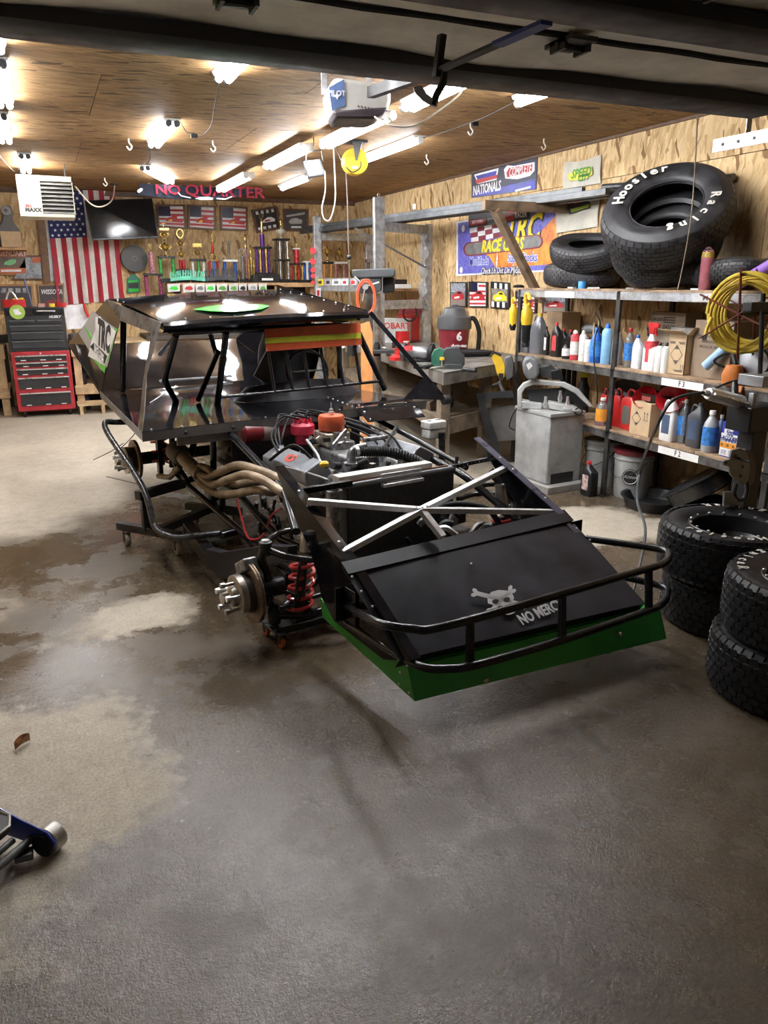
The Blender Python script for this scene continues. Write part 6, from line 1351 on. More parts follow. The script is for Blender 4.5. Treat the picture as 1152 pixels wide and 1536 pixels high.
# ---- dry-cut saw hung at the shelf end
p = V((3.72, 6.02, 0)); P = VP(p); t = thing('grinder_stand', 'yellow and grey abrasive saw hung on the shelf end post', 'power tool', P(752, 600), world=True)
g = P.poly([(737, 535), (741, 531), (752, 535), (758, 550), (757, 566), (750, 571), (745, 560), (742, 548)], .07, .05); g.build('body', TOOLY, t, .008); g = P.poly([(758, 536), (768, 533), (771, 545), (770, 565), (760, 572), (757, 556)], .09, .06); g.build('guard', M('guard_grey', (.12, .12, .125), .45, .4), t, .01)
g = MB(); g.tube(spline([P(748, 572, .05), P(754, 585, .06), P(762, 595, .05), P(766, 588, .05)], 5), .018, 8); g.build('linkage', CASTA, t); g = MB(); g.tube([P(739, 578, .05), P(752, 574, .05)], .014, 8); g.build('handle', DARK, t); g = MB(); g.tube([P(735, 535, .05), P(740, 528, .05), P(752, 533, .05)], .010, 8); g.build('grip', RUBB, t)
g = P.poly([(748, 560), (755, 560), (755, 569), (748, 569)], .001, .054); g.build('print', M('print_black'), t)
# ================================================================== band saw on its stand
GB = M('saw_grey_paint', (.34, .345, .34), .5, var=.14, scale=10); GBL = M('saw_casting', (.52, .53, .52), .4, .2)
A, B, D = Zp(819, 727, .06), Zp(777, 708, .06), Zp(869, 719, .06)
e1 = (D - A); e2 = (B - A); e2 = e2 - e1 * (e2.dot(e1) / e1.dot(e1)) * .6
bs = thing('band_saw', 'grey horizontal band saw on a sheet metal stand beside the shelving', 'band saw', (A + e1 * .5 + e2 * .5) * 1.0 - V((0, 0, .06)), world=True)
zt1 = .60
def q4(i, o, z, s=1.0):
    c = A + e1 * .5 + e2 * .5; p = A + e1 * i + e2 * o; p = c + (p - c) * s; return V((p.x, p.y, z))
g = MB(); g.prism([q4(-.12, -.18, .0), q4(1.35, -.18, .0), q4(1.35, 1.15, .0), q4(-.12, 1.15, .0)], (0, 0, .055)); g.build('base_slab', M('slab_grey', (.30, .29, .27), .6), bs, .004)
lo = [q4(0, 0, .055), q4(1, 0, .055), q4(1, 1, .055), q4(0, 1, .055)]; hi = [q4(0, 0, zt1, 1.03), q4(1, 0, zt1, 1.03), q4(1, 1, zt1, 1.03), q4(0, 1, zt1, 1.03)]
g = MB(); g.add(lo + hi, [(3, 2, 1, 0), (4, 5, 6, 7), (0, 1, 5, 4), (1, 2, 6, 5), (2, 3, 7, 6), (3, 0, 4, 7)]); g.build('stand', GB, bs, .012)
nr_ = e1.cross(ZH).normalized(); nr_ = nr_ if nr_.dot(V((-1, -1, 0))) > 0 else -nr_
g = MB(); g.prism([q4(.12, 0, .056) + nr_ * .004, q4(.78, 0, .056) + nr_ * .004, q4(.78, 0, .14) + nr_ * .004, q4(.12, 0, .14) + nr_ * .004], -nr_ * .003); g.build('opening_shade', BK, bs)  # black plate on the stand's face, painting the shade inside its cutout
for o in (.06,): g = MB(); g.prism([q4(.02, 1, .1) , q4(.02, .1, .1), q4(.02, .1, .55), q4(.02, 1, .55)], e1.normalized() * -.004); g.build('side_panel', GB, bs)
g = MB(); g.prism([q4(-.03, -.04, zt1), q4(1.0, -.04, zt1), q4(1.0, 1.04, zt1), q4(-.03, 1.04, zt1)], (0, 0, .03)); g.build('chip_tray', GB, bs, .004)
P = VP(A + e1 * .45 + e2 * .45)
g = P.poly([(782, 602), (812, 606), (812, 614), (784, 613)], .14, .06); g.build('bed', GBL, bs, .004); g = P.poly([(822, 603), (860, 610), (870, 616), (868, 622), (824, 613)], .12, .12); g.build('vise_jaw', GBL, bs, .004)
g = P.poly([(776, 612), (776, 585), (784, 575), (798, 569), (846, 573), (868, 584), (890, 610), (884, 611), (862, 590), (842, 580), (800, 577), (788, 582), (783, 590), (783, 612)], .05, .04); g.build('saw_frame', GBL, bs, .008)
g = P.poly([(846, 577), (866, 588), (888, 611), (872, 610), (852, 600)], .06, .03); g.build('blade_guard', BK, bs, .004); g = P.poly([(790, 584), (844, 582), (856, 600), (850, 606), (795, 604)], .02, -.02); g.build('band_wheel_cover', M('cover_dark', (.03, .03, .032), .45), bs)
g = P.poly([(783, 545), (787, 537), (797, 534), (806, 540), (809, 560), (804, 570), (792, 571), (785, 560)], .13, .12); mt_ = g.build('motor', M('motor_cap', (.16, .165, .17), .5), bs, .02); g = P.poly([(789, 547), (795, 543), (799, 549), (793, 555)], .001, .122); g.build('motor_label', LW, mt_)
g = P.poly([(806, 552), (826, 546), (834, 556), (834, 568), (812, 566)], .12, .02); g.build('gearbox', M('vise_dark'), bs, .008); g = P.poly([(826, 556), (840, 553), (846, 570), (828, 570)], .10, .03); g.build('switch', BK, bs, .006)
c = P(868, 617, .14); g = MB(); g.tube([c + .028 * (P.r * math.cos(q) + ZH * math.sin(q)) for q in [2 * PI * i / 20 for i in range(20)]], .006, 8, closed=True); g.build('hand_wheel', BK, bs); g = MB(); g.tube([c, c - P.r * .12 + ZH * .02], .009, 8); g.build('lead_screw', SILV, bs)
for x, y in ((818, 606), (840, 597), (851, 606)): c = P(x, y, .08); g = MB(); g.lathe([(.014, -.03), (.02, 0), (.012, .03), (.012, .06)], c, ZH, 10); g.build('guide', SILV, bs)
g = MB(); g.tube(spline([P(775, 612, .05), P(768, 625, .05), P(764, 640, .05), P(772, 645, .02)], 5), .005, 6); g.build('power_cord', RUBB, bs)
for k, (px, py0, py1) in enumerate(((844, 580, 542), (852, 580, 542), (860, 580, 542))):
    a, b = Xp(px, py0, 4.34), Xp(px, py1 + 8, 4.34); g = MB(); g.tube([V((a.x, a.y, SHZ[2])), V((a.x, a.y, SHZ[1] - .09))], .022, 12); tag(g.build('rubber_boot', RUBB), 'black ribbed rubber hose standing behind the band saw', 'hose', 'black hoses behind the band saw')
c = Xp(876, 572, 4.2); t = thing('yellow_cap_bottle', 'dark bottle with a yellow cap behind the band saw', 'bottle', (4.2, c.y, SHZ[2])); g = MB(); g.lathe([(.05, 0), (.055, .01), (.055, .2), (.03, .26), (.03, .30)], n=16); g.build('body', BK, t); g = MB(); g.lathe([(.042, .30), (.045, .31), (.04, .335), (.02, .35)], n=16); g.build('cap', M('cap_lime', (.55, .58, .05), .4), t)
g = MB(); g.lathe([(.16, 0), (.165, .01), (.165, .02), (.15, .012), (0, .012)], (4.25, 4.98, SHZ[2] + .17), (-.8, -.3, .35), 24, cap=False); tag(g.build('black_disc', BK), 'round black disc leaning behind the red fuel cans', 'disc')
g = MB(); g.tube(spline([Xp(893, 470, 3.98), Xp(900, 484, 3.92), Xp(893, 505, 3.90), Xp(891, 540, 3.86), Xp(896, 582, 3.86), V((3.95, Xp(896, 600, 3.95).y, SHZ[2] + .16))], 6), .006, 7); tag(g.build('charger_cord', RUBB), 'black cord hanging down between the two lower shelves', 'cord')
a = Xp(885, 480, 4.12); g = MB(); g.loft([(0, .05, .10, 3), (.04, .05, .10, 3), (.07, .03, .06, 3)], (4.15, a.y, 1.21), 16, .3); tag(g.build('black_tool', BK), 'black tool lying across the bottles under the top shelf', 'tool')
for s, z0 in ((.0, 0), (.06, .02)): g = MB(); q = Xp(895, 485, 4.10); g.tube([(4.12, q.y + .05 - s, 1.005), (4.06, q.y - .02 - s, 1.30 + z0)], .007, 7); tag(g.build('brush', M('brush_wood', (.62, .48, .28), .6)), 'thin pale handle leaning among the cans', 'brush', 'brush handles among the cans')

# ================================================================== banners and pictures on the long wall
WX = XR - .0125
def wq(px, py): return Xp(px, py, WX)
def wall_box(l, th=.006): g = MB(); g.prism([wq(*q) for q in l], (-th, 0, 0)); return g
def wtext(s, px, py, size, m, parent, off, **k): text(s, size, m, parent, mat4(wq(px, py) + V((-off, 0, 0)), (0, -1, 0), ZH), **k)
def strip(parent, l, m, off, name='print'): g = MB(); g.prism([wq(*q) + V((-off, 0, 0)) for q in l], (-.0012, 0, 0)); return g.build(name, m, parent)
NAVY, BLUE_, PRED, PYEL, PWH, PGR, PBK = M('p_navy', (.012, .014, .045), .35, var=.3), M('p_blue', (.03, .04, .34), .35, var=.3), M('p_red', (.45, .025, .03), .4), M('p_yellow', (.78, .62, .02), .4), M('p_white', (.72, .72, .74), .4), M('p_grey', (.16, .17, .18), .4), M('p_black', (.012, .012, .015), .35)
PFLAME = M('p_flame', (.62, .22, .03), .4, var=.4, scale=7, dirt=(.30, .04, .015))
ban = wall_box([(708, 261), (807, 235), (805, 284), (708, 297)]); ban = tag(ban.build('nationals_banner', NAVY), 'dark blue racing sponsor banner above the steel stock', 'banner')
OFF[ban.name] = ban.location.copy()
strip(ban, [(713, 290), (804, 268), (804, 283), (709, 296)], BLUE_, .0068); strip(ban, [(712, 262), (749, 252), (746, 270), (718, 276)], PWH, .0075); strip(ban, [(715, 264), (746, 256), (744, 267), (719, 273)], BLUE_, .0085); strip(ban, [(714, 270), (748, 262), (747, 267), (716, 276)], PRED, .009)
wtext('NATIONALS', 731, 283, .13, PWH, ban, .009, xs=.8, bold=.004); strip(ban, [(757, 254), (762, 248), (772, 249), (803, 243), (803, 256), (796, 264), (777, 269), (759, 268)], PWH, .0078); strip(ban, [(761, 259), (765, 252), (800, 246), (799, 257), (770, 264), (762, 266)], PRED, .0088); wtext('COMPLETE', 781, 256, .115, PWH, ban, .0098, xs=.7, shear=.2, bold=.002); strip(ban, [(774, 285), (797, 279), (797, 282), (774, 288)], PWH, .0085)
rc = wall_box([(685, 333), (838, 306), (836, 407), (685, 414)]); rc = tag(rc.build('race_cars_banner', PWH), 'colourful race cars banner with checkered flag and flames behind the timber bracket', 'banner'); OFF[rc.name] = rc.location.copy()
strip(rc, [(688, 335), (838, 308), (836, 404), (688, 411)], M('p_violet', (.06, .05, .30), .4, var=.5, scale=40, dirt=(.20, .22, .55)), .0075); strip(rc, [(715, 372), (760, 352), (800, 360), (838, 320), (836, 396), (745, 402), (735, 385)], PFLAME, .0085)
for i in range(3):
    for j in range(4):
        x0 = 706 + j * 11 + i * 1; y0 = 343 + i * 7 - j * 2.2
        if (i + j) % 2 == 0: strip(rc, [(x0, y0), (x0 + 11, y0 - 2.2), (x0 + 11, y0 + 4.6), (x0, y0 + 6.8)], PWH, .0095, 'check')
        else: strip(rc, [(x0, y0), (x0 + 11, y0 - 2.2), (x0 + 11, y0 + 4.6), (x0, y0 + 6.8)], M('p_maroon', (.22, .03, .04), .4), .0095, 'check')
wtext('TRC', 785, 345, .34, PBK, rc, .0105, shear=.25, bold=.020, xs=.95); wtext('TRC', 784, 344, .34, PYEL, rc, .0125, shear=.25, bold=.008, xs=.95)
def pill(l0, l1, r, n=6):
    (xa, ya), (xb, yb) = l0, l1; o = []
    for i in range(n + 1): a = PI / 2 + PI * i / n; o.append((xa + r * .8 * math.cos(a), ya - r * math.sin(a)))
    for i in range(n + 1): a = -PI / 2 + PI * i / n; o.append((xb + r * .8 * math.cos(a), yb - r * math.sin(a)))
    return o
strip(rc, pill((705, 374), (808, 362), 10.5), M('p_maroon'), .0130); strip(rc, pill((706, 374), (807, 362), 8.6), M('p_silver', (.18, .18, .18), .4, var=.2), .0145); wtext('RACE CARS', 754, 368.5, .165, PYEL, rc, .0165, shear=.2, bold=.006, xs=.95)
wtext('Modifieds', 720, 392, .115, PWH, rc, .0135, bold=.008, xs=.92); wtext('Modifieds', 720, 392, .115, M('p_sky', (.05, .09, .50), .4), rc, .015, bold=.001, xs=.92); wtext('Super Stocks', 785, 387, .115, PWH, rc, .0135, bold=.008, xs=.88); wtext('Super Stocks', 785, 387, .115, M('p_sky'), rc, .015, bold=.001, xs=.88)
g = MB(); c = wq(747.5, 391) + V((-.0155, 0, 0)); g.prism([c + V((0, .02 * math.cos(a) * (1 if i % 2 else .3), .09 * math.sin(a) * (1 if i % 2 == 0 else .25))) for i, a in enumerate([2 * PI * k / 8 + PI / 2 * 0 for k in range(8)])], (-.001, 0, 0)); g.build('star', PWH, rc)
wtext('Check Us Out On MySpace', 755, 406, .09, PBK, rc, .0135, shear=.25, bold=.008, xs=.86); wtext('Check Us Out On MySpace', 755, 406, .09, PWH, rc, .015, shear=.25, bold=.001, xs=.86)
for x, y in ((696, 343), (693, 405)): g = MB(); g.lathe([(.035, 0), (.035, .002)], wq(x, y) + V((-.009, 0, 0)), (-1, 0, 0), 14); g.build('crest', PWH, rc)
sg = wall_box([(704, 322), (798, 309), (798, 330), (704, 342)], .012); sg = tag(sg.build('licence_sign', PGR), 'dark metal sign with red racing logos above the race cars banner', 'sign'); OFF[sg.name] = sg.location.copy()
strip(sg, [(705, 323), (797, 310), (797, 329), (705, 341)], PBK, .0125); strip(sg, [(707, 331), (730, 328), (730, 336), (707, 339)], PRED, .0145); strip(sg, [(757, 323), (773, 321), (773, 330), (757, 332)], PRED, .0145); wtext('HOT RODS', 718, 333, .045, PWH, sg, .016, bold=.001); wtext('RACER', 783, 322.5, .07, PWH, sg, .016, bold=.002); strip(sg, [(733, 328), (752, 325), (752, 335), (733, 338)], M('p_grey'), .0145); strip(sg, [(760, 311), (797, 308), (797, 318), (760, 320)], M('p_maroon'), .0145)
strip(sg, [(764, 312), (776, 311), (776, 318), (764, 319)], PRED, .016)
# T-shirts pinned on the wall
SH = M('shirt_cream', (.52, .50, .43), .85, var=.08, bump=.2, bscale=20)
def shirt(l, lb):
    n = 8; a, b, c, d = [wq(*q) for q in l]; rows = []
    for i in range(9):
        rows.append([a.lerp(b, j / n).lerp(d.lerp(c, j / n), i / 8) + V((-.012 - .012 * math.sin(j * 1.9 + i * .4) ** 2, 0, -.02 * math.sin(PI * j / n) if i == 0 else 0)) for j in range(n + 1)])
    g = MB(); g.grid(rows, (.008, 0, 0)); t = tag(g.build('pinned_shirt', SH), lb, 'shirt', 'cream shirts pinned on the long wall'); OFF[t.name] = t.location.copy(); return t
s1_ = shirt([(849, 243), (903, 232), (903, 275), (846, 284)], 'cream shirt with green and yellow print pinned above the steel stock'); s2_ = shirt([(838, 300), (902, 290), (898, 340), (836, 350)], 'cream shirt with dark green print hanging below the steel stock')
GP_, YP_ = M('print_green', (.10, .30, .05), .7), M('print_gold', (.62, .58, .08), .7)
strip(s1_, [(856, 262), (872, 254), (892, 250), (893, 262), (884, 268), (858, 272)], YP_, .030); wtext('SPEED', 876, 260, .10, GP_, s1_, .0325, shear=.2, bold=.003); wtext('CITY', 880, 267, .075, GP_, s1_, .0325, shear=.2, bold=.002); strip(s1_, [(868, 256), (878, 253), (878, 255), (868, 258)], M('print_sky', (.2, .4, .6), .6), .0318)
strip(s2_, [(855, 310), (862, 303), (882, 297), (890, 304), (888, 312), (858, 322)], M('print_dark', (.05, .05, .05), .7), .030); strip(s2_, [(860, 314), (888, 306), (888, 311), (862, 319)], M('print_olive', (.28, .35, .05), .7), .032); strip(s2_, [(864, 304), (880, 299), (880, 302), (865, 307)], PRED, .032)
# framed photographs along the long wall
FRK = M('frame_black', (.014, .013, .013), .35)
PHGL = {}
def wall_photo(l, lb, kind, n=0):
    g = wall_box(l, .02); t = thing('framed_photo', lb, 'picture', wq(*l[3]) - V((.01, 0, 0)), group='framed race photos on the long wall', world=True); g.build('frame', FRK, t, .003)
    cx = sum(q[0] for q in l) / 4; cy = sum(q[1] for q in l) / 4; I = lambda u, v: tuple((((l[0][k] * (1 - u) + l[1][k] * u) * (1 - v) + (l[3][k] * (1 - u) + l[2][k] * u) * v)) for k in (0, 1))
    R4 = lambda u0, v0, u1, v1: [I(u0, v0), I(u1, v0), I(u1, v1), I(u0, v1)]
    bg = {'plain': PGR, 'flag': PWH, 'check': PWH}[kind]; pic = strip(t, R4(.07, .05, .93, .95), bg, .021, 'photo')
    if kind == 'flag':
        for i in range(4): strip(pic, R4(.07, .34 + i * .16, .93, .41 + i * .16), PRED, .0222)
        strip(pic, R4(.07, .05, .5, .40), NAVY, .0228); strip(pic, R4(.55, .12, .93, .20), PRED, .0222)
    if kind == 'check':
        for i in range(6):
            for v0, v1 in ((.05, .25), (.75, .95)):
                if i % 2 == (v0 > .5): strip(pic, R4(.07 + .86 * i / 6, v0, .07 + .86 * (i + 1) / 6, v1), PBK, .0222, 'check')
        strip(pic, R4(.07, .25, .93, .75), M('p_track', (.22, .20, .16), .5, var=.4, scale=30), .0222)
    if kind == 'plain':
        strip(pic, R4(.07, .05, .93, .4), M('p_crowd', (.30, .33, .38), .5, var=.5, scale=60), .0222); strip(pic, R4(.07, .68, .93, .95), M('p_dirt', (.22, .18, .15), .5), .0222)
    cm_ = (PRED, PRED, PYEL, PRED, PRED)[n % 5]; strip(pic, [I(*q) for q in ((.14, .66), (.18, .52), (.38, .46), (.48, .36), (.70, .36), (.80, .50), (.88, .54), (.88, .68), (.3, .72))], cm_, .0238, 'car_print'); strip(pic, [I(*q) for q in ((.46, .46), (.52, .39), (.66, .39), (.70, .48))], PBK, .0252, 'car_window'); strip(pic, [I(*q) for q in ((.3, .60), (.6, .56), (.6, .64), (.3, .67))], PWH, .0252, 'number')
    return t
wall_photo([(677, 423), (702, 423), (702, 461), (677, 460)], 'framed photo of a red race car, first by the galvanised post', 'plain', 0); wall_photo([(705, 422), (733, 423), (733, 461), (705, 461)], 'framed photo of a race car over a flag on the long wall', 'flag', 1); wall_photo([(738, 422), (766, 424), (766, 464), (738, 462)], 'framed photo with checkered borders on the long wall', 'check', 2)
wall_photo([(775, 436), (808, 438), (806, 470), (775, 466)], 'framed photo of a flag and car behind the timber brace', 'flag', 3); wall_photo([(816, 440), (853, 442), (853, 470), (816, 469)], 'framed photo of a pale race car behind the rack end', 'plain', 4)
# plastic sheeting on the far galvanised post
rows = []; q0 = posts['d'][0]
for i in range(14): rows.append([V((q0.x - .06 + .03 * math.sin(i * 2.1 + j), q0.y - .10 + .05 * j + .02 * math.sin(i * 1.3), q0.z - .06 - i * .07)) for j in range(5)])
g = MB(); g.grid(rows, (.002, 0, 0)); tag(g.build('plastic_sheet', M('plastic_film', (.75, .75, .75), .15, trans=.8)), 'clear plastic film hanging on the galvanised post', 'plastic sheet')
# ================================================================== under the ceiling: opener, reel, lamps, cords
P = VP((1.58, 4.05, 2.5), .15)
op = thing('door_opener', 'cream garage door opener motor with blue label hanging from the ceiling', 'door opener', (1.58, 4.15, 2.43), world=True); OPM = M('opener_cream', (.52, .51, .48), .4, var=.06)
g = P.poly([(502, 115), (586, 126), (587, 150), (582, 166), (556, 176), (503, 170), (497, 160), (493, 130)], .30, .0); g.build('housing', OPM, op, .02)
g = P.poly([(499, 166), (582, 160), (575, 172), (560, 178), (505, 177)], .26, .012); g.build('lamp_lens', M('lens_brown', (.05, .04, .045), .4), op, .01)
g = P.poly([(493, 131), (516, 119), (518, 158), (498, 166)], .004, .006); lb_ = g.build('blue_label', M('label_slate', (.10, .16, .33), .45), op); text('PILOT', .034, WHITE, lb_, P.m4(505, 140, .011), bold=.001); g = P.poly([(496, 144), (503, 143), (505, 140), (507, 143), (513, 141), (507, 146), (506, 150), (504, 146)], .001, .010); g.build('label_bird', WHITE, lb_)
for k in range(9): g = P.poly([(536 + k * 5.2, 158 + k * .9), (538 + k * 5.2, 158 + k * .9), (540 + k * 5.2, 161 + k * .8), (538 + k * 5.2, 161 + k * .8)], .002, .0025); g.build('vent_slot', BK, op)
for x in (1.47, 1.72): g = MB(); g.bar((x, 4.22, 2.55), (x, 4.22, ZC - .011), .03, .004, (0, 1, 0)); g.build('strap', GALV, op)
g = MB(); g.tube(spline([P(560, 174, .0), P(585, 188, .1), P(622, 188, .1), P(660, 165, .1), P(690, 140, .1), P(698, 118, .1)], 6), .005, 7); g.build('power_cord', M('cord_cream', (.6, .56, .48), .6), op)
g = MB(); g.bar((1.62, 3.95, 2.52), (1.62, 2.3, 2.40), .04, .05); g.build('rail', DARK, op)
# door arm and bracket
a, b = Zp(820, 34, 2.215), Zp(662, 104, 2.215)
t = thing('opener_linkage', 'dark opener arm with blue end under the door liner', 'door arm', b, world=True); g = MB(); g.bar(a, b, .03, .008); g.build('bar', DARK, t); g = MB(); g.bar(a, a.lerp(b, .42), .036, .010); g.build('blue_sleeve', M('sleeve_blue', (.03, .06, .30), .5), t)
g = MB(); g.bar(b + V((0, 0, .09)), b + V((-.01, .01, -.02)), .03, .02); g.build('pivot', DARK, t, .003)
P2 = VP(b + V((-.02, .12, 0))); g = MB(); g.tube(spline([P2(666, 108), P2(664, 125), P2(655, 142), P2(650, 158)], 6), .012, 8); g.build('curved_arm', DARK, t); g = P2.poly([(620, 130), (632, 128), (640, 140), (656, 152), (655, 160), (648, 158), (634, 150), (622, 138)], .02, .01); g.build('bracket_plate', GALV, t)
# flood light
P = VP((2.20, 6.62, 2.4)); t = thing('work_lamp', 'square work flood lamp hanging below the ceiling', 'lamp', P(472, 264), world=True); g = P.poly([(455, 242), (481, 238), (488, 262), (462, 267)], .07, 0); g.build('case', M('lamp_grey', (.14, .145, .15), .5), t, .008)
g = P.poly([(459, 245), (478, 242), (482, 258), (464, 262)], .004, .006); g.build('lens', M('lit_lens', (1, .97, .92), emit=LAMP_POWER * .55), t); g = MB(); g.tube([P(459, 243, .0), P(460, 228, -.02), P(482, 225, -.02), P(485, 243, 0)], .006, 6); g.build('yoke', DARK, t)
g = MB(); q = P(471, 227, -.02); g.tube([q, V((q.x, q.y, ZC - .012))], .005, 6); g.build('hanger', DARK, t)
g = MB(); g.tube(spline([P(487, 256), P(488, 285), P(483, 312), P(486, 328), P(494, 330), P(500, 315), P(503, 290), P(500, 215, -.1)], 6), .006, 7); tag(g.build('lamp_cord', M('cord_white', (.62, .60, .56), .6)), 'white cord looping down from the square flood lamp', 'cord')
# cord reel
P = VP((2.60, 6.66, 2.5)); c = P(532, 243); t = thing('cord_reel', 'yellow round cord reel hanging from the ceiling', 'cord reel', c - V((0, 0, .12)), world=True); REELY = M('reel_yellow', (.78, .52, .03), .4); k = P.d
g = MB(); g.lathe([(.02, -.05), (19 * k * .9, -.05), (19 * k, -.04), (19 * k, .035), (19 * k * .92, .05), (19 * k * .6, .052), (0, .055)], c, (P.n + P.r * .25).normalized(), 30); g.build('drum', REELY, t)
g = P.poly([(528, 212), (544, 212), (540, 225), (536, 240), (533, 240), (531, 225)], .02, .09); g.build('arm', BK, t, .002); g = MB(); q = P(533, 211); g.bb(q.x - .08, q.x + .08, q.y - .08, q.y + .08, ZC - .03, ZC - .011); g.build('mount', BK, t); g = P.poly([(528, 249), (537, 249), (537, 253), (528, 253)], .002, .085); g.build('label', M('label_paper'), t)
g = MB(); g.tube(spline([P(505, 214), P(507, 228, .02), P(515, 245, .05), P(528, 258, .09), P(540, 252, .09), P(541, 242, .09)], 6), .005, 6); g.build('lead', BK, t)
g = MB(); g.tube([P(519, 256), P(521, 300), P(523, 380), P(526, 470)], .006, 6); dl = tag(g.build('drop_cord', M('cord_brown', (.16, .12, .10), .6)), 'cord hanging from the yellow reel with a black stop ball', 'cord'); OFF[dl.name] = dl.location.copy(); g = MB(); g.ball(P(524, 386), .022, 12, 8); g.build('stop_ball', BK, dl)
# hooks in the ceiling
HK = M('hook_white', (.75, .74, .70), .4)
for px, py in ((193, 208), (319, 211), (157, 267), (278, 280), (706, 184), (816, 208), (640, 232)):
    p = Zp(px, py, ZC - .011); g = MB(); g.tube(spline([p, p + V((0, 0, -.03)), p + V((.02, 0, -.06)), p + V((0, 0, -.085)), p + V((-.022, 0, -.06))], 4), .006, 6); tag(g.build('ceiling_hook', HK), 'small white screw hook in the ceiling', 'hook', 'screw hooks in the ceiling')
# cords between the lamps
for l, lb in (([(331, 123), (322, 160), (316, 190), (300, 204), (291, 204)], 'dark cord from the lamp by the door to the plug'), ([(291, 204), (280, 198), (271, 188)], 'short dark cord from the plug to the next lamp'), ([(226, 222), (226, 236), (220, 250)], 'dark cord between the lamp pair over the tail'), ([(0, 237), (12, 248), (24, 257), (38, 240)], 'dark cord sagging to the lamp above the heater'), ([(632, 211), (660, 200), (700, 186), (735, 172), (775, 156)], 'dark cord strung between two lamps near the long wall'), ([(397, 240), (380, 250), (372, 256)], 'pale cord between the strip lamps')):
    z = ZC - .05; pts = [Zp(x, y, z) for x, y in l]; pts[0].z = ZC - .03; pts[-1].z = ZC - .03; g = MB(); g.tube(spline(pts, 6), .004, 5); tag(g.build('lamp_cord', M('cord_dark', (.05, .04, .035), .6)), lb, 'cord')
for px, py in ((291, 204), (712, 186)): g = MB(); p = Zp(px, py, ZC - .05); g.box(p, (.05, .03, .03)); tag(g.build('plug', BK), 'black cord plug hanging %s' % ('over the tail of the car' if px < 400 else 'near the long wall'), 'plug')

# ================================================================== heater
ht_ = thing('unit_heater', 'cream gas unit heater with louvres hanging before the flag', 'heater', (.15, 9.25, 2.22), world=True); CRM = M('heater_cream', (.55, .52, .42), .45, var=.06)
hx0, hx1, hy = Yp(23, 262, 9.0).x, Yp(113, 328, 9.0).x, 9.0; hz0, hz1 = Yp(100, 326, 9.0).z, Yp(60, 263, 9.0).z; lx0, lx1 = Yp(59, 270, 9.0).x, Yp(108, 270, 9.0).x; lz0, lz1 = Yp(80, 321, 9).z, Yp(80, 272, 9).z
g = MB(); g.bb(hx0, lx0, hy, hy + .5, hz0, hz1); g.bb(lx1, hx1, hy, hy + .5, hz0, hz1); g.bb(lx0, lx1, hy, hy + .5, hz0, lz0); g.bb(lx0, lx1, hy, hy + .5, lz1, hz1); g.build('case', CRM, ht_)
g = MB(); g.bb(lx0, lx1, hy + .07, hy + .08, lz0, lz1); g.build('dark_core', BK, ht_)
for k in range(8):
    z = lz0 + (lz1 - lz0) * (k + .5) / 8; g = MB(); g.box(((lx0 + lx1) / 2, hy + .02, z), (lx1 - lx0 - .004, .05, .006), Matrix.Rotation(.55, 3, 'X')); g.build('louvre', M('louvre_steel', (.42, .41, .38), .4, .5), ht_)
text('MAXX', .052, M('print_black'), ht_, mat4((hx0 + .125, hy - .001, hz0 + .06), XH, ZH), bold=.003); text('BIG', .035, M('ink_red', (.3, .03, .03), .5), ht_, mat4((hx0 + .085, hy - .001, hz0 + .098), XH, ZH), bold=.002)
for x in (hx0 + .05, hx1 - .05): g = MB(); g.tube([(x, hy + .06, hz1), (x, hy + .06, ZC - .011)], .005, 6); g.build('hanger', DARK, ht_)
pt = [Yp(113, 280, 9.1), Yp(135, 305, 9.5), Yp(152, 310, 10), Yp(168, 300, 10.4), Yp(172, 278, 10.6)]; g = MB(); g.tube(spline(pt, 6), .008, 7); tag(g.build('gas_line', M('cord_tan')), 'tan flexible line looping from the heater to the ceiling', 'pipe')
g = MB(); q = Yp(172, 278, 10.6); g.lathe([(.05, 0), (.05, .012), (.012, .014), (.012, .08)], V((q.x, q.y, ZC - .012)), (0, 0, -1), 14); tag(g.build('ceiling_flange', DARK), 'dark pipe flange on the ceiling above the television', 'flange')

# ================================================================== back wall
BY = YB - .0125
def bq(px, py, y=None): return Yp(px, py, BY if y is None else y)
def bpoly(l, th=.01, y=None): g = MB(); g.prism([bq(*q, y) for q in l], (0, -th, 0)); return g
def bstrip(parent, l, m, off, name='print', th=.0012): g = MB(); g.prism([bq(*q) + V((0, -off, 0)) for q in l], (0, -th, 0)); return g.build(name, m, parent)
def btext(s, px, py, size, m, parent, off, **k): text(s, size, m, parent, mat4(bq(px, py) + V((0, -off, 0)), XH, ZH), **k)
# flag
FR_, FW, FB = M('flag_red', (.36, .02, .035), .75), M('flag_white', (.66, .64, .60), .75), M('flag_blue', (.012, .018, .10), .75)
fl_ = thing('flag', 'stars and stripes flag hanging down the back wall behind the heater', 'flag', bq(130, 455), world=True)
fTL, fTR, fBR, fBL = bq(66, 287), bq(171, 285), bq(186, 450), bq(87, 458)
def fp(u, v): p = fTL.lerp(fTR, u).lerp(fBL.lerp(fBR, u), v); return p + V((0, -.03 - .018 * math.sin(u * 26 + v * 3) * (.3 + v) - .01 * math.sin(v * 9 + u * 4), 0))
for k in range(13):
    g = MB(); g.grid([[fp((k + j / 3) / 13, i / 16) for j in range(4)] for i in range(17)], (0, .003, 0)); g.build('stripe', FR_ if k % 2 == 0 else FW, fl_)
g = MB(); g.grid([[fp(j / 14 * 7 / 13, i / 8 * .405) + V((0, -.004, 0)) for j in range(15)] for i in range(9)], (0, .003, 0)); g.build('canton', FB, fl_)
g = MB()
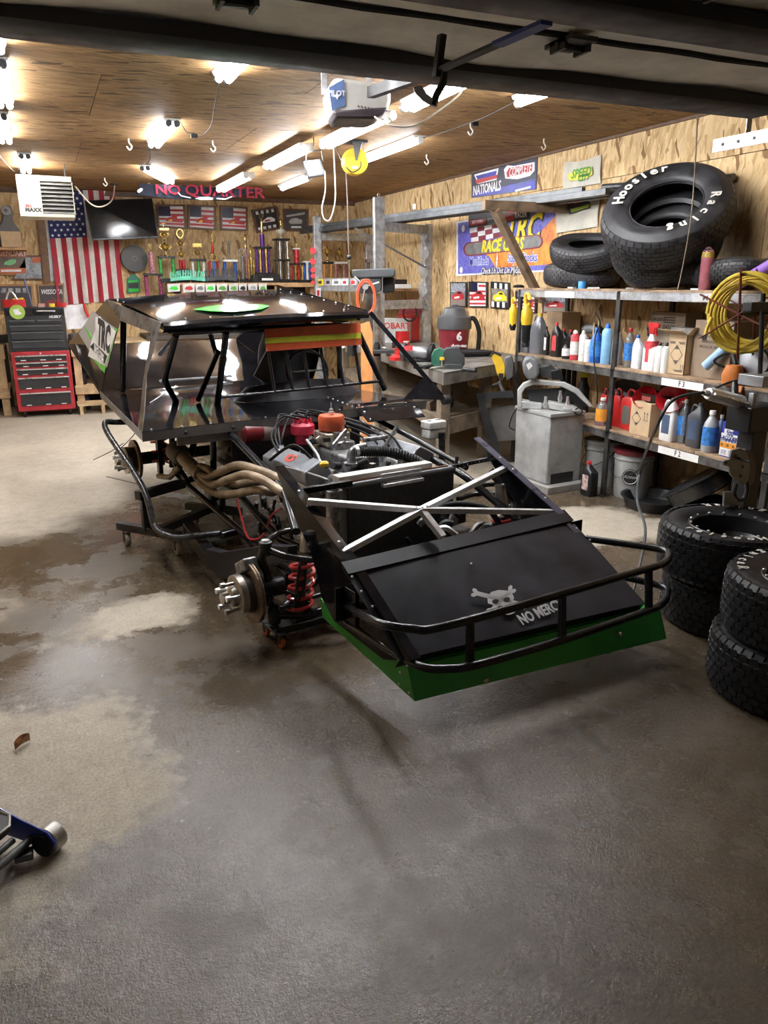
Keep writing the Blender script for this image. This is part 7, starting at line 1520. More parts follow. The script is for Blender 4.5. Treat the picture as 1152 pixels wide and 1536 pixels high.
for i in range(9):
    for j in range(6 if i % 2 == 0 else 5):
        u = 7 / 13 * (.08 + (j + (.5 if i % 2 else 0)) * .168); v = .405 * (.06 + i * .11); c = fp(u, v) + V((0, -.009, 0)); g.prism([c + V(((.022 if q % 2 == 0 else .009) * math.sin(2 * PI * q / 10), 0, (.022 if q % 2 == 0 else .009) * math.cos(2 * PI * q / 10))) for q in range(10)], (0, -.001, 0))
g.build('stars', M('star_white', (.8, .8, .8), .6), fl_, kind='stuff')
# television on an arm
tvy = 11.05; t = thing('television', 'flat black television tilted on a wall arm over the flag', 'television', Yp(183, 358, tvy), world=True)
tl, tr, br2, bl2 = Yp(127, 300, tvy), Yp(230, 296, tvy), Yp(238, 357, tvy), Yp(138, 361, tvy); tl.y += .04; tr.y += .10
g = MB(); g.prism([tl, tr, br2, bl2], (0, .045, 0)); g.build('case', M('tv_black', (.012, .012, .013), .3), t, .006); ins = lambda a, b, c, d, u, v: lerp2(a, b, c, d, u, v)
g = MB(); g.prism([ins(tl, tr, br2, bl2, u, v) + V((0, -.002, 0)) for u, v in ((.015, .025), (.985, .025), (.985, .95), (.015, .95))], (0, -.001, 0)); g.build('screen', M('tv_screen', (.006, .007, .010), .12), t); g = MB(); m_ = (tl + br2) / 2; g.bar(m_ + V((0, .04, 0)), V((m_.x + .1, BY, m_.z)), .06, .05); g.build('wall_arm', DARK, t)
# banner across the top of the wall
by_ = 9.9; nb = thing('no_quarter_banner', 'black banner with red gothic words drooping under the ceiling', 'banner', Yp(300, 299, by_), world=True); rows = []
for i in range(6):
    row = []
    for j in range(19):
        u = j / 18; x = 211 + 184 * u + (8 * (i / 5) * (-1 if u < .5 else -2.2 * u)); yt = 275 + 10.5 * u; yb = 291 + 8 * math.sin(PI * u) + 1 * u; row.append(Yp(x, yt + (yb - yt) * i / 5, by_ + .05 * math.cos(u * 11) * .3))
    rows.append(row)
g = MB(); g.grid(rows, (0, .004, 0)); g.build('cloth', M('banner_black', (.010, .011, .016), .9, spec=.05), nb); NQ = M('banner_red', (.09, .008, .014), .9, spec=.05)
for s, px, py, sz in (('NO', 252, 285, .15), ('QUARTER', 338, 288, .17)): text(s, sz, NQ, nb, mat4(Yp(px, py, by_ - .035), (1, 0, .0), ZH), xs=1.25, bold=.003)
g = MB(); g.prism([Yp(x, y, by_ - .03) for x, y in ((292, 298), (298, 295.5), (312, 295), (320, 297), (318, 300), (300, 300))], (0, -.002, 0)); g.build('skull_print', M('banner_grey', (.2, .2, .2), .9, spec=.05), nb)
for l in ([(267, 289), (272, 294), (286, 297)], [(325, 298), (338, 299), (348, 295)]): g = MB(); g.tube([Yp(x, y, by_ - .035) for x, y in l], .008, 5); g.build('bone_print', M('banner_grey'), nb)
g = MB(); g.tube([Yp(208, 287, by_ - .1), Zp(224, 276, ZC - .03)], .016, 8); tag(g.build('white_bracket', WHT), 'white bracket at the end of the black banner', 'bracket')
# framed race pictures in a row
FRW = M('frame_brown', (.13, .06, .035), .4, var=.2); GL = M('photo_glass', (.3, .3, .3), .1)
def back_photo(l, lb, kind):
    t = thing('framed_picture', lb, 'picture', bq(*l[3]), group='framed race pictures in a row on the back wall', world=True); g = bpoly(l, .03); g.build('frame', FRW, t, .004)
    I = lambda u, v: tuple((((l[0][k] * (1 - u) + l[1][k] * u) * (1 - v) + (l[3][k] * (1 - u) + l[2][k] * u) * v)) for k in (0, 1)); R4 = lambda a, b, c, d: [I(a, b), I(c, b), I(c, d), I(a, d)]
    pic = bstrip(t, R4(.08, .08, .92, .92), {'flag': PWH, 'dark': M('p_slate', (.05, .05, .055), .4), 'check': PBK}[kind], .031, 'photo')
    if kind == 'flag':
        for i in range(4): bstrip(pic, R4(.08, .20 + i * .19, .92, .29 + i * .19), PRED, .0325)
        bstrip(pic, R4(.08, .08, .48, .5), NAVY, .034); bstrip(pic, [I(*q) for q in ((.3, .72), (.34, .58), (.5, .52), (.56, .44), (.72, .44), (.8, .56), (.9, .6), (.88, .74))], PRED if '6' not in lb else PBK, .036, 'car_print'); bstrip(pic, [I(*q) for q in ((.4, .66), (.52, .62), (.52, .70), (.4, .72))], PYEL, .0375, 'number'); bstrip(pic, R4(.7, .5, .88, .58), PWH, .0375)
    elif kind == 'check':
        for i in range(4): bstrip(pic, R4(.14 + i * .2, .10, .24 + i * .2, .24), PWH, .0325, 'check'); bstrip(pic, R4(.10 + i * .2, .78, .22 + i * .2, .90), PWH, .0325, 'check')
        bstrip(pic, [I(*q) for q in ((.25, .62), (.4, .5), (.55, .42), (.7, .44), (.82, .54), (.8, .64))], PWH, .034, 'car_print'); bstrip(pic, R4(.42, .52, .62, .6), PRED, .0355)
    else:
        bstrip(pic, [I(*q) for q in ((.2, .6), (.3, .45), (.5, .4), (.75, .5), (.72, .66), (.3, .68))], M('p_pale', (.4, .4, .4), .5), .0325, 'car_print'); bstrip(pic, [I(*q) for q in ((.12, .3), (.85, .14), (.85, .24), (.14, .38))], M('p_pale'), .0325); bstrip(pic, R4(.3, .78, .7, .86), PWH, .0325)
    return t
back_photo([(233, 307), (277, 307), (279, 344), (236, 341)], 'framed race picture with glare next to the television', 'flag'); back_photo([(281, 307), (323, 309), (323, 346), (281, 343)], 'framed race picture over a flag, second from the television', 'flag'); back_photo([(329, 308), (371, 311), (371, 347), (330, 345)], 'framed red car picture over a flag, third from the television', 'flag'); back_photo([(376, 315), (415, 309), (421, 343), (384, 350)], 'crooked framed picture with checkered border', 'check'); back_photo([(423, 313), (462, 314), (462, 347), (425, 347)], 'dark framed picture beside the galvanised post', 'dark')
# spool and pack on the wall
c = bq(201, 388); t = thing('cable_spool', 'round dark grey spool hanging beside the flag', 'spool', c - V((0, .05, .19)), world=True); k = depth(c) / FPX; g = MB(); g.lathe([(.03, 0), (19 * k, 0), (19.5 * k, .01), (19 * k, .02), (9 * k, .025), (9 * k, .06), (19 * k, .065), (19 * k, .08), (0, .082)], c, (0, -1, 0), 32); g.build('flanges', M('spool_grey', (.07, .068, .066), .5), t); g = MB(); g.lathe([(4 * k, 0), (4 * k, .006), (1.5 * k, .006), (1.5 * k, .0)], c + V((0, -.082, 0)), (0, -1, 0), 18); g.build('hub', M('hub_grey', (.16, .155, .15), .5), t); g = MB(); g.lathe([(18 * k, .022), (18.6 * k, .045), (18 * k, .06)], c + V((0, 0, 0)), (0, -1, 0), 28, cap=False); g.build('tape_edge', M('tape_pink', (.28, .08, .10), .6), t)
t = thing('blister_pack', 'green and black blister pack hanging under the grey spool', 'pack', bq(200, 441), world=True); g = bpoly([(190, 418), (197, 412), (203, 412), (209, 418), (210, 438), (190, 440)], .03); g.build('card', M('pack_teal', (.02, .16, .10), .45), t); bstrip(t, [(193, 433), (208, 433), (208, 437), (193, 438)], NEON, .032); bstrip(t, [(192, 421), (207, 420), (207, 423), (192, 424)], NEON, .032); bstrip(t, [(192, 425), (207, 424), (207, 432), (192, 432)], PBK, .032)
# timber stud and clear board left of the flag
g = bpoly([(56, 330), (66, 328), (76, 424), (66, 426)], .05); tag(g.build('timber_stud', M('stud_brown', (.17, .09, .045), .55, var=.25)), 'brown timber stud on the wall left of the flag'.replace('left of', 'beside'), 'timber'); g = bpoly([(68, 330), (76, 330), (86, 420), (76, 422)], .02); tag(g.build('clear_board', M('board_pale', (.50, .50, .52), .3)), 'pale narrow board between the stud and the flag', 'board')
def poster(l, lb, frame, bg, deco):
    t = thing('framed_poster', lb, 'poster', bq(*l[3]), world=True); g = bpoly(l, .03); g.build('frame', frame, t, .004); I = lambda u, v: tuple((((l[0][k] * (1 - u) + l[1][k] * u) * (1 - v) + (l[3][k] * (1 - u) + l[2][k] * u) * v)) for k in (0, 1)); pic = bstrip(t, [I(.06, .07), I(.94, .07), I(.94, .93), I(.06, .93)], bg, .031, 'picture')
    for l2, m2, o in deco: bstrip(pic, [I(*q) for q in l2], m2, .0325 + o)
    return t, pic
FO = M('frame_oak', (.36, .18, .07), .45, var=.15); t, pic = poster([(-12, 371), (39, 371), (43, 413), (-8, 413)], 'oak framed orange poster with white capitals and a green car', FO, M('poster_grey', (.16, .13, .11), .5), [(((.06, .07), (.94, .07), (.94, .34), (.06, .34)), M('poster_orange', (.50, .13, .05), .5), 0), (((.06, .74), (.94, .74), (.94, .93), (.06, .93)), M('poster_orange'), 0), (((.3, .62), (.34, .52), (.55, .42), (.68, .44), (.66, .56), (.5, .64)), M('poster_mint', (.25, .60, .28), .5), .002), (((.2, .8), (.8, .79), (.8, .87), (.2, .88)), PWH, .002)]); btext('LEGENDARY', 14, 380, .105, PWH, pic, .036, bold=.002, xs=.68)
poster([(38, 383), (62, 383), (66, 420), (17, 420)], 'brown framed print partly behind the oak framed poster', FRW, M('p_mist', (.30, .32, .35), .4, var=.4, scale=12), [(((.5, .08), (.94, .08), (.94, .3), (.5, .3)), M('poster_orange'), 0)])
t, pic = poster([(-4, 426), (50, 426), (52, 470), (-2, 470)], 'oak framed collage of small race pictures', FO, M('poster_dark', (.06, .05, .055), .5), [(((.1 + .2 * k, .14), (.24 + .2 * k, .14), (.24 + .2 * k, .3), (.1 + .2 * k, .3)), M('p_mist'), .001) for k in range(4)] + [(((.4, .5), (.7, .46), (.75, .56), (.45, .6)), PYEL, .002)])
t, pic = poster([(55, 426), (96, 425), (97, 466), (60, 467)], 'oak framed dark poster with white slanted word', FO, M('poster_dark'), [(((.3, .6), (.9, .55), (.9, .9), (.2, .9)), M('p_maroon'), .001)]); btext('WISSOTA', 77, 438, .085, PWH, pic, .036, shear=.3, bold=.002, xs=.72)
# ---- trophy shelf
TS = Yp(300, 424, 11.0).z; SHW = M('shelf_pine', (.45, .27, .13), .6, var=.25, scale=6); tx0, tx1 = Yp(268, 424, 10.95).x, Yp(474, 424, 10.95).x
ts = thing('trophy_shelf', 'long pine shelf full of trophies on the back wall', 'shelf', ((tx0 + tx1) / 2, 11.2, 0), world=True)
g = MB(); g.bb(tx0, tx1, 10.93, BY, TS - .035, TS); g.build('board', SHW, ts, .004); g = MB(); g.bb(tx0 + 1.35, tx1, 10.92, 10.94, TS - .06, TS - .002); g.build('edge_board', SHW, ts, .003)
for x in (tx0 + .06, tx0 + 1.36, tx1 - .05): g = MB(); g.bb(x - .03, x + .03, 10.97, 11.03, 0, TS - .035); g.build('leg', SHW, ts, .003)
g = MB(); g.bb(tx0 - .5, tx1 + .3, 10.75, BY, .88, .93); g.build('lower_bench', M('bench_dark', (.06, .05, .04), .6), ts)
g = MB(); g.bb(tx0, tx1, BY - .02, BY, .95, TS - .05); g.build('shade_sheet', M('under_shade', (.02, .018, .016), .8), ts)  # shade under the trophy shelf, painted as an added near-black sheet on the wall
GOLD, CHR = M('trophy_gold', (.62, .44, .14), .25, .95, var=.15), M('trophy_silver', (.55, .55, .55), .25, .9)
def trophy(px, py_top, lb, spec, y=11.18, base=None, z0=None):
    # spec: list of (kind, pixel bottom, pixel top, half width px, material, ...)
    p = Yp(px, 424, y); z0 = TS if z0 is None else z0; k = depth(p) / FPX; c = V((p.x, y, z0)); t = thing('trophy', lb, 'trophy', c, group='trophies along the back wall shelf', world=True); Z_ = lambda py: z0 + (424 - py) * k * 1.02
    for q in spec:
        kd, yb_, yt_, w, m = q[:5]; zb_, zt_ = Z_(yb_), Z_(yt_); w_ = w * k; h = zt_ - zb_; g = MB()
        if kd == 'base': g.bb(c.x - w_, c.x + w_, c.y - w_ * .7, c.y + w_ * .7, zb_, zt_); g.build('plinth', m, t, .004)
        elif kd == 'cols':
            n = q[5]
            for i in range(n): x = c.x + (0 if n == 1 else -w_ + 2 * w_ * i / (n - 1)); g = MB(); g.tube([(x, c.y - .02 * (i % 2), zb_), (x, c.y - .02 * (i % 2), zt_)], q[6] * k, 10); g.build('column', m if i % 2 == 0 or len(q) < 8 else q[7], t)
        elif kd == 'cup': g.lathe([(w_ * .5, 0), (w_ * .45, h * .06), (w_ * .14, h * .12), (w_ * .12, h * .3), (w_ * .5, h * .42), (w_ * .85, h * .62), (w_ * .9, h * .74), (w_ * .4, h * .8), (w_ * .15, h * .9), (0, h)], (c.x, c.y, zb_), ZH, 16, cap=False); cup = g.build('cup', m, t); [MB().tube(spline([(c.x + s * w_ * .7, c.y, zb_ + h * .46), (c.x + s * w_ * 1.25, c.y, zb_ + h * .62), (c.x + s * w_ * .85, c.y, zb_ + h * .76)], 5), w_ * .09, 6).build('cup_handle', m, cup) for s in (-1, 1)]
        elif kd == 'fig':
            g.tube([(c.x, c.y, zb_), (c.x, c.y, zb_ + h * .15), (c.x, c.y, zb_ + h * .3), (c.x, c.y, zb_ + h * .55), (c.x, c.y, zb_ + h * .75), (c.x, c.y, zb_ + h * .82)], [w_ * .5, w_ * .25, w_ * .3, w_ * .42, w_ * .3, w_ * .12], 8); g.ball((c.x, c.y, zb_ + h * .89), w_ * .24, 8, 6); g.tube([(c.x - w_ * .3, c.y, zb_ + h * .72), (c.x - w_ * .8, c.y, zb_ + h * .88), (c.x - w_ * .5, c.y, zb_ + h)], w_ * .1, 6); g.tube([(c.x + w_ * .3, c.y, zb_ + h * .72), (c.x + w_ * .8, c.y, zb_ + h * .88), (c.x + w_ * .5, c.y, zb_ + h)], w_ * .1, 6); g.build('figure', m, t)
        elif kd == 'ring': g.tube([(c.x + w_ * math.cos(a), c.y, (zb_ + zt_) / 2 + h / 2 * math.sin(a)) for a in [2 * PI * i / 16 for i in range(16)]], w_ * .28, 6, closed=True); g.build('wreath', m, t)
        elif kd == 'wing': g.box((c.x, c.y, (zb_ + zt_) / 2), (2 * w_, .05, h)); g.build('wing', m, t, .004)
    return t
TBK, TPU, TRD, TBL, TGN, TPK = M('trophy_black', (.015, .015, .016), .3), M('trophy_purple', (.10, .03, .22), .25, .4), M('trophy_red', (.42, .03, .04), .25, .3), M('trophy_blue', (.03, .12, .50), .25, .3), M('trophy_green', (.05, .35, .08), .25, .3), M('trophy_pink', (.50, .22, .26), .3, .2, var=.5, scale=60)
trophy(252, 345, 'tall gold cup trophy on green columns beside the pink trophy', [('base', 424, 418, 11, TBK), ('cols', 418, 390, 9, TGN, 2, 2.6), ('base', 390, 387, 12, TBK), ('cup', 387, 366, 7, GOLD), ('cup', 366, 352, 5, GOLD), ('wing', 352, 348, 7, GOLD), ('fig', 352, 340, 3, GOLD)])
trophy(275, 352, 'gold wreath trophy with red column', [('base', 424, 405, 9, TBK), ('cols', 405, 392, 2, TRD, 2, 2.5), ('cup', 394, 378, 5, GOLD), ('cup', 378, 364, 5, GOLD), ('ring', 362, 350, 4.5, GOLD)])
trophy(299, 366, 'gold trophy on a dark board with green and white columns', [('base', 424, 417, 11, TBK), ('cols', 417, 394, 8, M('trophy_white', (.7, .7, .68), .4), 3, 2, TGN), ('base', 394, 391, 11, TBK), ('cup', 391, 377, 5, GOLD), ('wing', 375, 369, 7, GOLD)])
trophy(322, 350, 'gold figure trophy with a red upper column', [('base', 424, 416, 10, TBK), ('cols', 416, 394, 6, TRD, 3, 2, TBL), ('ring', 394, 384, 5, GOLD), ('cols', 384, 370, 0, TRD, 1, 2), ('fig', 370, 350, 3.5, GOLD)])
trophy(346, 364, 'trophy with white shelf plate on two blue columns', [('base', 424, 417, 11, TBK), ('cols', 417, 395, 7.5, TBL, 2, 2.6), ('base', 395, 392, 11, WHT), ('fig', 392, 364, 5, M('trophy_pewter', (.18, .18, .17), .4, .6))])
trophy(365, 377, 'heart topped trophy on a checkered dark column', [('base', 424, 419, 5, TBK), ('cols', 419, 388, 0, M('trophy_check', (.12, .12, .12), .3, var=.9, scale=120), 1, 2.4), ('ring', 388, 377, 4.5, CHR)], 11.10)
trophy(371, 353, 'slim gold figure trophy behind the heart topped one', [('base', 424, 418, 5, TBK), ('cols', 418, 378, 0, M('trophy_pink'), 1, 2), ('fig', 378, 352, 5, GOLD)], 11.32)
trophy(378, 374, 'small trophy on paired gold columns', [('base', 424, 419, 6, TBK), ('cols', 419, 392, 4, GOLD, 3, 1.5), ('fig', 392, 374, 3, GOLD)])
trophy(396, 329, 'tall purple trophy with four columns and gold figure', [('base', 413, 410, 12, TBK), ('cols', 410, 377, 9, TPU, 5, 2, GOLD), ('base', 377, 374, 12.5, TBK), ('cols', 374, 357, 0, TPU, 1, 3.6), ('fig', 357, 329, 4, GOLD)])
g = MB(); a = Yp(378, 424, 11.05); b = Yp(417, 424, 11.05); g.bb(a.x, b.x, 10.96, 11.3, TS, TS + .11); bxk = tag(g.build('black_case', TBK, bevel=.01), 'low black case under the tall purple trophy', 'case'); OFF[bxk.name] = bxk.location.copy(); g = MB(); g.bb(a.x + .12, a.x + .28, 10.957, 10.9595, TS + .03, TS + .06); g.build('label', WHT, bxk)
trophy(424, 335, 'tall black trophy with tiered columns and white figure', [('base', 424, 419, 11, TBK), ('cols', 419, 394, 9, TBK, 4, 1.9, CHR), ('base', 394, 391.5, 11, TBK), ('cols', 391, 366, 8.5, TBK, 4, 1.9, CHR), ('base', 366, 363, 11.5, TBK), ('cup', 363, 347, 5.5, M('trophy_ivory', (.72, .70, .60), .35)), ('fig', 347, 334, 3, GOLD)])
trophy(446, 368, 'trophy with one red column and white cap plate', [('base', 424, 420, 12, TBK), ('cols', 420, 399, 8, TRD, 4, 1.8, GOLD), ('base', 399, 397, 11, TBK), ('cols', 397, 378, 0, TRD, 1, 4), ('base', 378, 376, 5, WHT), ('fig', 376, 367, 3, GOLD)])
trophy(461, 393, 'short trophy with blue columns beside the post', [('base', 424, 420, 6, TBK), ('cols', 420, 396, 4, TBL, 3, 2, M('trophy_white')), ('base', 396, 394, 6, WHT)])
trophy(492, 385, 'gold trophy on orange columns behind the galvanised post', [('base', 424, 418, 8, TBK), ('cols', 418, 398, 5, M('trophy_orange', (.6, .25, .05), .3), 2, 2), ('base', 398, 395, 9, TBK), ('cup', 395, 372, 6, GOLD)], 11.3); trophy(510, 385, 'gold trophy with a white plate behind the sticker beam', [('base', 424, 418, 9, TBK), ('cols', 418, 398, 6, M('trophy_pink'), 2, 2), ('base', 398, 395, 10, WHT), ('cup', 395, 374, 5, GOLD)], 11.25)
trophy(230, 372, 'pink and white striped column trophy on a two legged stand', [('base', 452, 447, 13, TBK), ('cols', 447, 414, 10, M('trophy_wine', (.26, .05, .12), .3, var=.6, scale=70), 2, 3), ('base', 414, 411, 13, TBK), ('cols', 411, 381, 0, TPK, 1, 4), ('fig', 381, 370, 3, GOLD)], 11.2, z0=TS)
# lattice award signs
for x0, x1, y0, y1, m, lb in ((256, 308, 405, 422, M('sign_mint', (.12, .52, .36), .45), 'mint green cut metal award sign on the shelf edge'), (309, 356, 402, 422, M('sign_dark', (.05, .055, .06), .45), 'dark cut metal award sign on the shelf edge')):
    t = thing('award_sign', lb, 'sign', Yp((x0 + x1) / 2, 423, 10.99), world=True); random.seed(x0)
    for k in range(15):
        u = k / 14; x = x0 + (x1 - x0) * u; ar = 4 * (2 * u - 1) ** 2; g = MB(); g.bar(Yp(x, y1 - 5, 10.99), Yp(x + random.uniform(-2, 2), y0 + ar, 10.99), .018, .004, (0, 1, 0)); g.build('letter_stroke', m, t)
        if k % 2 and k < 14: g = MB(); yy = y0 + ar + random.choice((1, 5, 8)); g.bar(Yp(x, yy, 10.988), Yp(x + (x1 - x0) / 15, yy, 10.988), .014, .004, (0, 1, 0)); g.build('letter_stroke', m, t)
    g = MB(); g.grid([[Yp(x0 + (x1 - x0) * j / 10, y1 - 5 + i * 5 - 3 * math.sin(PI * j / 10) * (1 - i * .3), 10.985) for j in range(11)] for i in range(2)], (0, .004, 0)); g.build('base_arc', m, t)
# cards pinned along the shelf edge
random.seed(4)
for k, (x0, x1) in enumerate(((251, 270), (274, 292), (293, 307), (308, 323), (325, 341), (343, 357), (358, 370), (372, 386), (388, 400))):
    y = 10.915; l = [(x0, 426), (x1, 425), (x1, 437 + k % 3), (x0 + 1, 438 + k % 2)]; t = thing('photo_card', 'small race photo card %s' % ('next to the pink trophy stand', 'with a red car under the mint sign', 'with a grey car beside the mint sign', 'with a bright green car under the dark sign', 'with a dark green car under the dark sign', 'with a dark green car under the white plate trophy', 'with a black car under the heart trophy', 'with a pale misty print', 'at the pine edge board under the black case')[k], 'card', Yp(x0, 438, y), group='photo cards on the trophy shelf edge', world=True)
    g = MB(); g.prism([Yp(*q, y) for q in l], (0, .004, 0)); g.build('card', M('card_white', (.62, .61, .58), .5), t); cc_ = (NEON, PRED, PGR, NEON, GP_, GP_, PBK, M('p_mist'), GP_)[k]
    g = MB(); w = x1 - x0; g.prism([Yp(*q, y - .001) for q in ((x0 + w * .15, 434), (x0 + w * .3, 430), (x0 + w * .7, 429), (x0 + w * .88, 433), (x0 + w * .7, 435.5))], (0, -.001, 0)); g.build('car_print', cc_, t)
# red rosettes on the post
for k, y in enumerate((376, 392, 405, 414, 424)):
    p = Xp(469, y, 3.42); g = MB(); r = .045 - .004 * k; g.prism([p + V((0, 0, 0)) + (VP(p).r * math.cos(a) + ZH * math.sin(a)) * (r if i % 2 else r * .8) for i, a in enumerate([2 * PI * q / 16 for q in range(16)])], (.0, -.02, 0)); tag(g.build('rosette', M('rosette_red', (.60, .03, .04), .6)), 'red award rosette hung on the galvanised post, %s of the string' % ('top', 'second', 'third', 'fourth', 'last')[k], 'rosette', 'red rosettes on the post')
# stickers on the beam
for k, (x0, x1, m) in enumerate(((475, 485, PYEL), (487, 497, M('p_pale')), (498, 511, PWH), (512, 522, PWH), (524, 535, M('p_pale')))):
    yb_ = 3.5; pts = [Xp(x0, 419, 3.487), Xp(x1, 419, 3.487), Xp(x1, 428, 3.487), Xp(x0, 428, 3.487)]; g = MB(); g.prism(pts, (.002, 0, 0)); t = g.build('sticker', m, sb_ if False else gr); g = MB(); c = (pts[0] + pts[2]) / 2; g.prism([c.lerp(p, .5) + V((-.002, 0, 0)) for p in pts], (.001, 0, 0)); g.build('sticker_print', (PBK, PBK, PGR, PRED, PRED)[k], t)
g = MB(); pts = [Xp(474, 432, 3.44), Xp(481, 432, 3.44), Xp(481, 447, 3.44), Xp(474, 447, 3.44)]; g.prism(pts, (.002, 0, 0)); t = g.build('sticker', PWH, gr); g = MB(); c = (pts[0] + pts[2]) / 2; g.prism([c.lerp(p, .55) + V((-.002, 0, 0)) for p in pts], (.001, 0, 0)); g.build('sticker_print', PRED, t)
# clutter on the bench below, behind the car
random.seed(9)
for k in range(18):
    x = random.uniform(2.6, 3.9); y = random.uniform(10.75, 11.25); r = random.uniform(.02, .07); h = random.uniform(.06, .32); c = V((x, y, .93)); g = MB()
    if k % 3 == 0: g.box(c + V((0, 0, h / 2)), (r * 2.4, r * 1.8, h), Matrix.Rotation(k, 3, 'Z'))
    elif k % 3 == 1: g.lathe([(r, 0), (r, h * .75), (r * .5, h * .9), (r * .5, h)], c, ZH, 12)
    else: g.tube([c, c + V((random.uniform(-.1, .1), random.uniform(-.05, .05), h))], .014, 7)
    tag(g.build(('parts_box', 'bench_bottle', 'hand_tool')[k % 3], (DARK, BK, SILV, CASTA, M('motor_grey'), RD)[k // 3]), '%s %s on the dark bench under the trophy shelf' % (('dark steel', 'black plastic', 'bright silver', 'dull aluminium', 'mid grey', 'red')[k // 3], ('parts box', 'bottle', 'hand tool')[k % 3]), ('box', 'bottle', 'tool')[k % 3], 'clutter on the dark back bench')
# shelf with clutter in the corner behind the drill press
g = MB(); a, b = Yp(596, 432, 9.8), Yp(634, 430, 9.8); g.bb(3.75, XR - .02, 9.0, 10.3, a.z - .03, a.z); tag(g.build('corner_shelf', SHW), 'short pine shelf on the long wall behind the drill press', 'shelf'); zz = a.z
g = MB()
for y0, y1, z0, z1 in ((9.3, 9.35, 0, .36), (9.8, 9.85, 0, .36), (9.3, 9.85, .32, .36)): g.bb(3.95, 4.0, y0, y1, zz + z0, zz + z1)
tag(g.build('open_frame', M('frame_dim', (.10, .08, .07), .6)), 'dark open frame standing on the corner shelf', 'frame')
for k, (y, w, h, m) in enumerate(((9.05, .25, .05, WHT), (9.15, .18, .11, BK), (9.5, .3, .04, DARK), (9.65, .16, .07, CARD), (10.0, .2, .16, M('motor_grey')))): g = MB(); g.box((4.08, y, zz + h / 2), (.22, w, h), Matrix.Rotation(.2 * k, 3, 'Z')); tag(g.build('shelf_box', m, bevel=.004), ('white folded papers', 'small black box', 'flat dark case', 'brown cardboard pack', 'grey tilted panel box')[k] + ' on the corner shelf', 'box')
P = VP((4.1, 9.2, 1.0)); g = P.poly([(597, 470), (605, 452), (618, 447), (628, 455), (634, 466), (634, 470)], .12); tag(g.build('red_guard', M('guard_red', (.28, .02, .03), .5)), 'dark red machine guard on the bench behind the vacuum', 'guard')
# ================================================================== tool chest by the back wall
tc0, tc1 = Zp(26, 628, 0), Zp(106, 619, 0); t0x, t1x, ty = -.44, .20, 10.45
k = depth((0, ty, 1)) / FPX; zq = lambda py: Yp(60, py, ty).z
TRED, TBLK, TSIL = M('chest_red', (.38, .025, .035), .35), M('chest_black', (.022, .023, .025), .38), M('chest_trim', (.62, .62, .60), .3, .7)
rx0_, rx1_ = Yp(20, 560, ty).x, Yp(108, 560, ty).x
tb = thing('tool_cabinet', 'red rolling tool cabinet with black drawers by the back bench', 'tool cabinet', ((rx0_ + rx1_) / 2, ty + .22, 0), world=True); z0, z1 = zq(616), zq(527)
g = MB(); g.bb(rx0_, rx1_, ty, ty + .44, z0, z1); g.build('body', TRED, tb, .006)
ys_ = [(534, 541), (544.5, 550), (554, 562), (567, 583), (590, 608)]
for k_, (a, b) in enumerate(ys_):
    g = MB(); g.bb(rx0_ + .045, rx1_ - .045, ty - .012, ty + .01, zq(b), zq(a)); d = g.build('drawer', TBLK, tb, .003); g = MB(); g.bb(rx0_ + .04, rx1_ - .04, ty - .028, ty - .010, zq(a) - .004, zq(a) + .012); g.build('pull', TSIL, d, .002)
    for j in (-.2, 0.02, .2): g = MB(); x = (rx0_ + rx1_) / 2 + j + .02 * (k_ % 2); g.bb(x - .03, x + .03, ty - .014, ty - .012, zq(b) + .004, zq(b) + .015); g.build('label', LW, d)
g = MB(); g.lathe([(.012, 0), (.012, .012)], ((rx0_ + rx1_) / 2, ty, zq(530)), (0, -1, 0), 12); g.build('lock', SILV, tb)
for x in (rx0_ + .07, rx1_ - .07):
    for y in (ty + .06, ty + .38): caster(tb, (x, y, .055), RUBB, .055, .03)
g = MB(); g.bb(rx0_ + .03, rx1_ - .03, ty + .02, ty + .42, .125, z0); g.build('caster_rail', DARK, tb)
cx0, cx1 = Yp(9, 490, ty).x, Yp(99, 490, ty).x
tch = thing('tool_chest', 'black top tool chest standing on the red cabinet', 'tool chest', ((cx0 + cx1) / 2, ty + .2, z1), world=True); ct_ = zq(461)
g = MB(); g.bb(cx0, cx1, ty + .01, ty + .40, z1, ct_); g.build('body', TBLK, tch, .006)
for a, b, xa, xb in ((481, 485, 0, .47), (481, 485, .53, 1), (489, 496, 0, 1), (499, 509, 0, 1), (512, 522, 0, 1)):
    g = MB(); w = cx1 - cx0 - .08; g.bb(cx0 + .04 + w * xa, cx0 + .04 + w * xb, ty - .004, ty + .012, zq(b), zq(a)); d = g.build('drawer', M('drawer_black', (.035, .036, .04), .35), tch, .003); g = MB(); g.bb(cx0 + .04 + w * xa, cx0 + .04 + w * xb, ty - .014, ty - .002, zq(a) - .004, zq(a) + .008); g.build('pull', M('pull_dark', (.16, .165, .17), .35, .6), d)
g = MB(); g.bb(cx0 + .01, cx1 - .01, ty - .002, ty + .01, zq(473), zq(463)); g.build('lid_front', M('lid_black', (.012, .012, .013), .3), tch, .003)
g = MB(); c = Yp(26, 468, ty); g.lathe([(.085, 0), (.085, .002)], (c.x, ty - .004, c.z), (0, -1, 0), 24); st_ = g.build('sticker', M('sticker_green', (.30, .45, .08), .45), tch); g = MB(); g.prism([(c.x + x, ty - .007, c.z + z) for x, z in ((-.045, .03), (.02, .035), (.02, .01), (.05, -.02), (.01, -.035), (-.03, -.03))], (0, -.001, 0)); g.build('sticker_print', WHITE, st_)
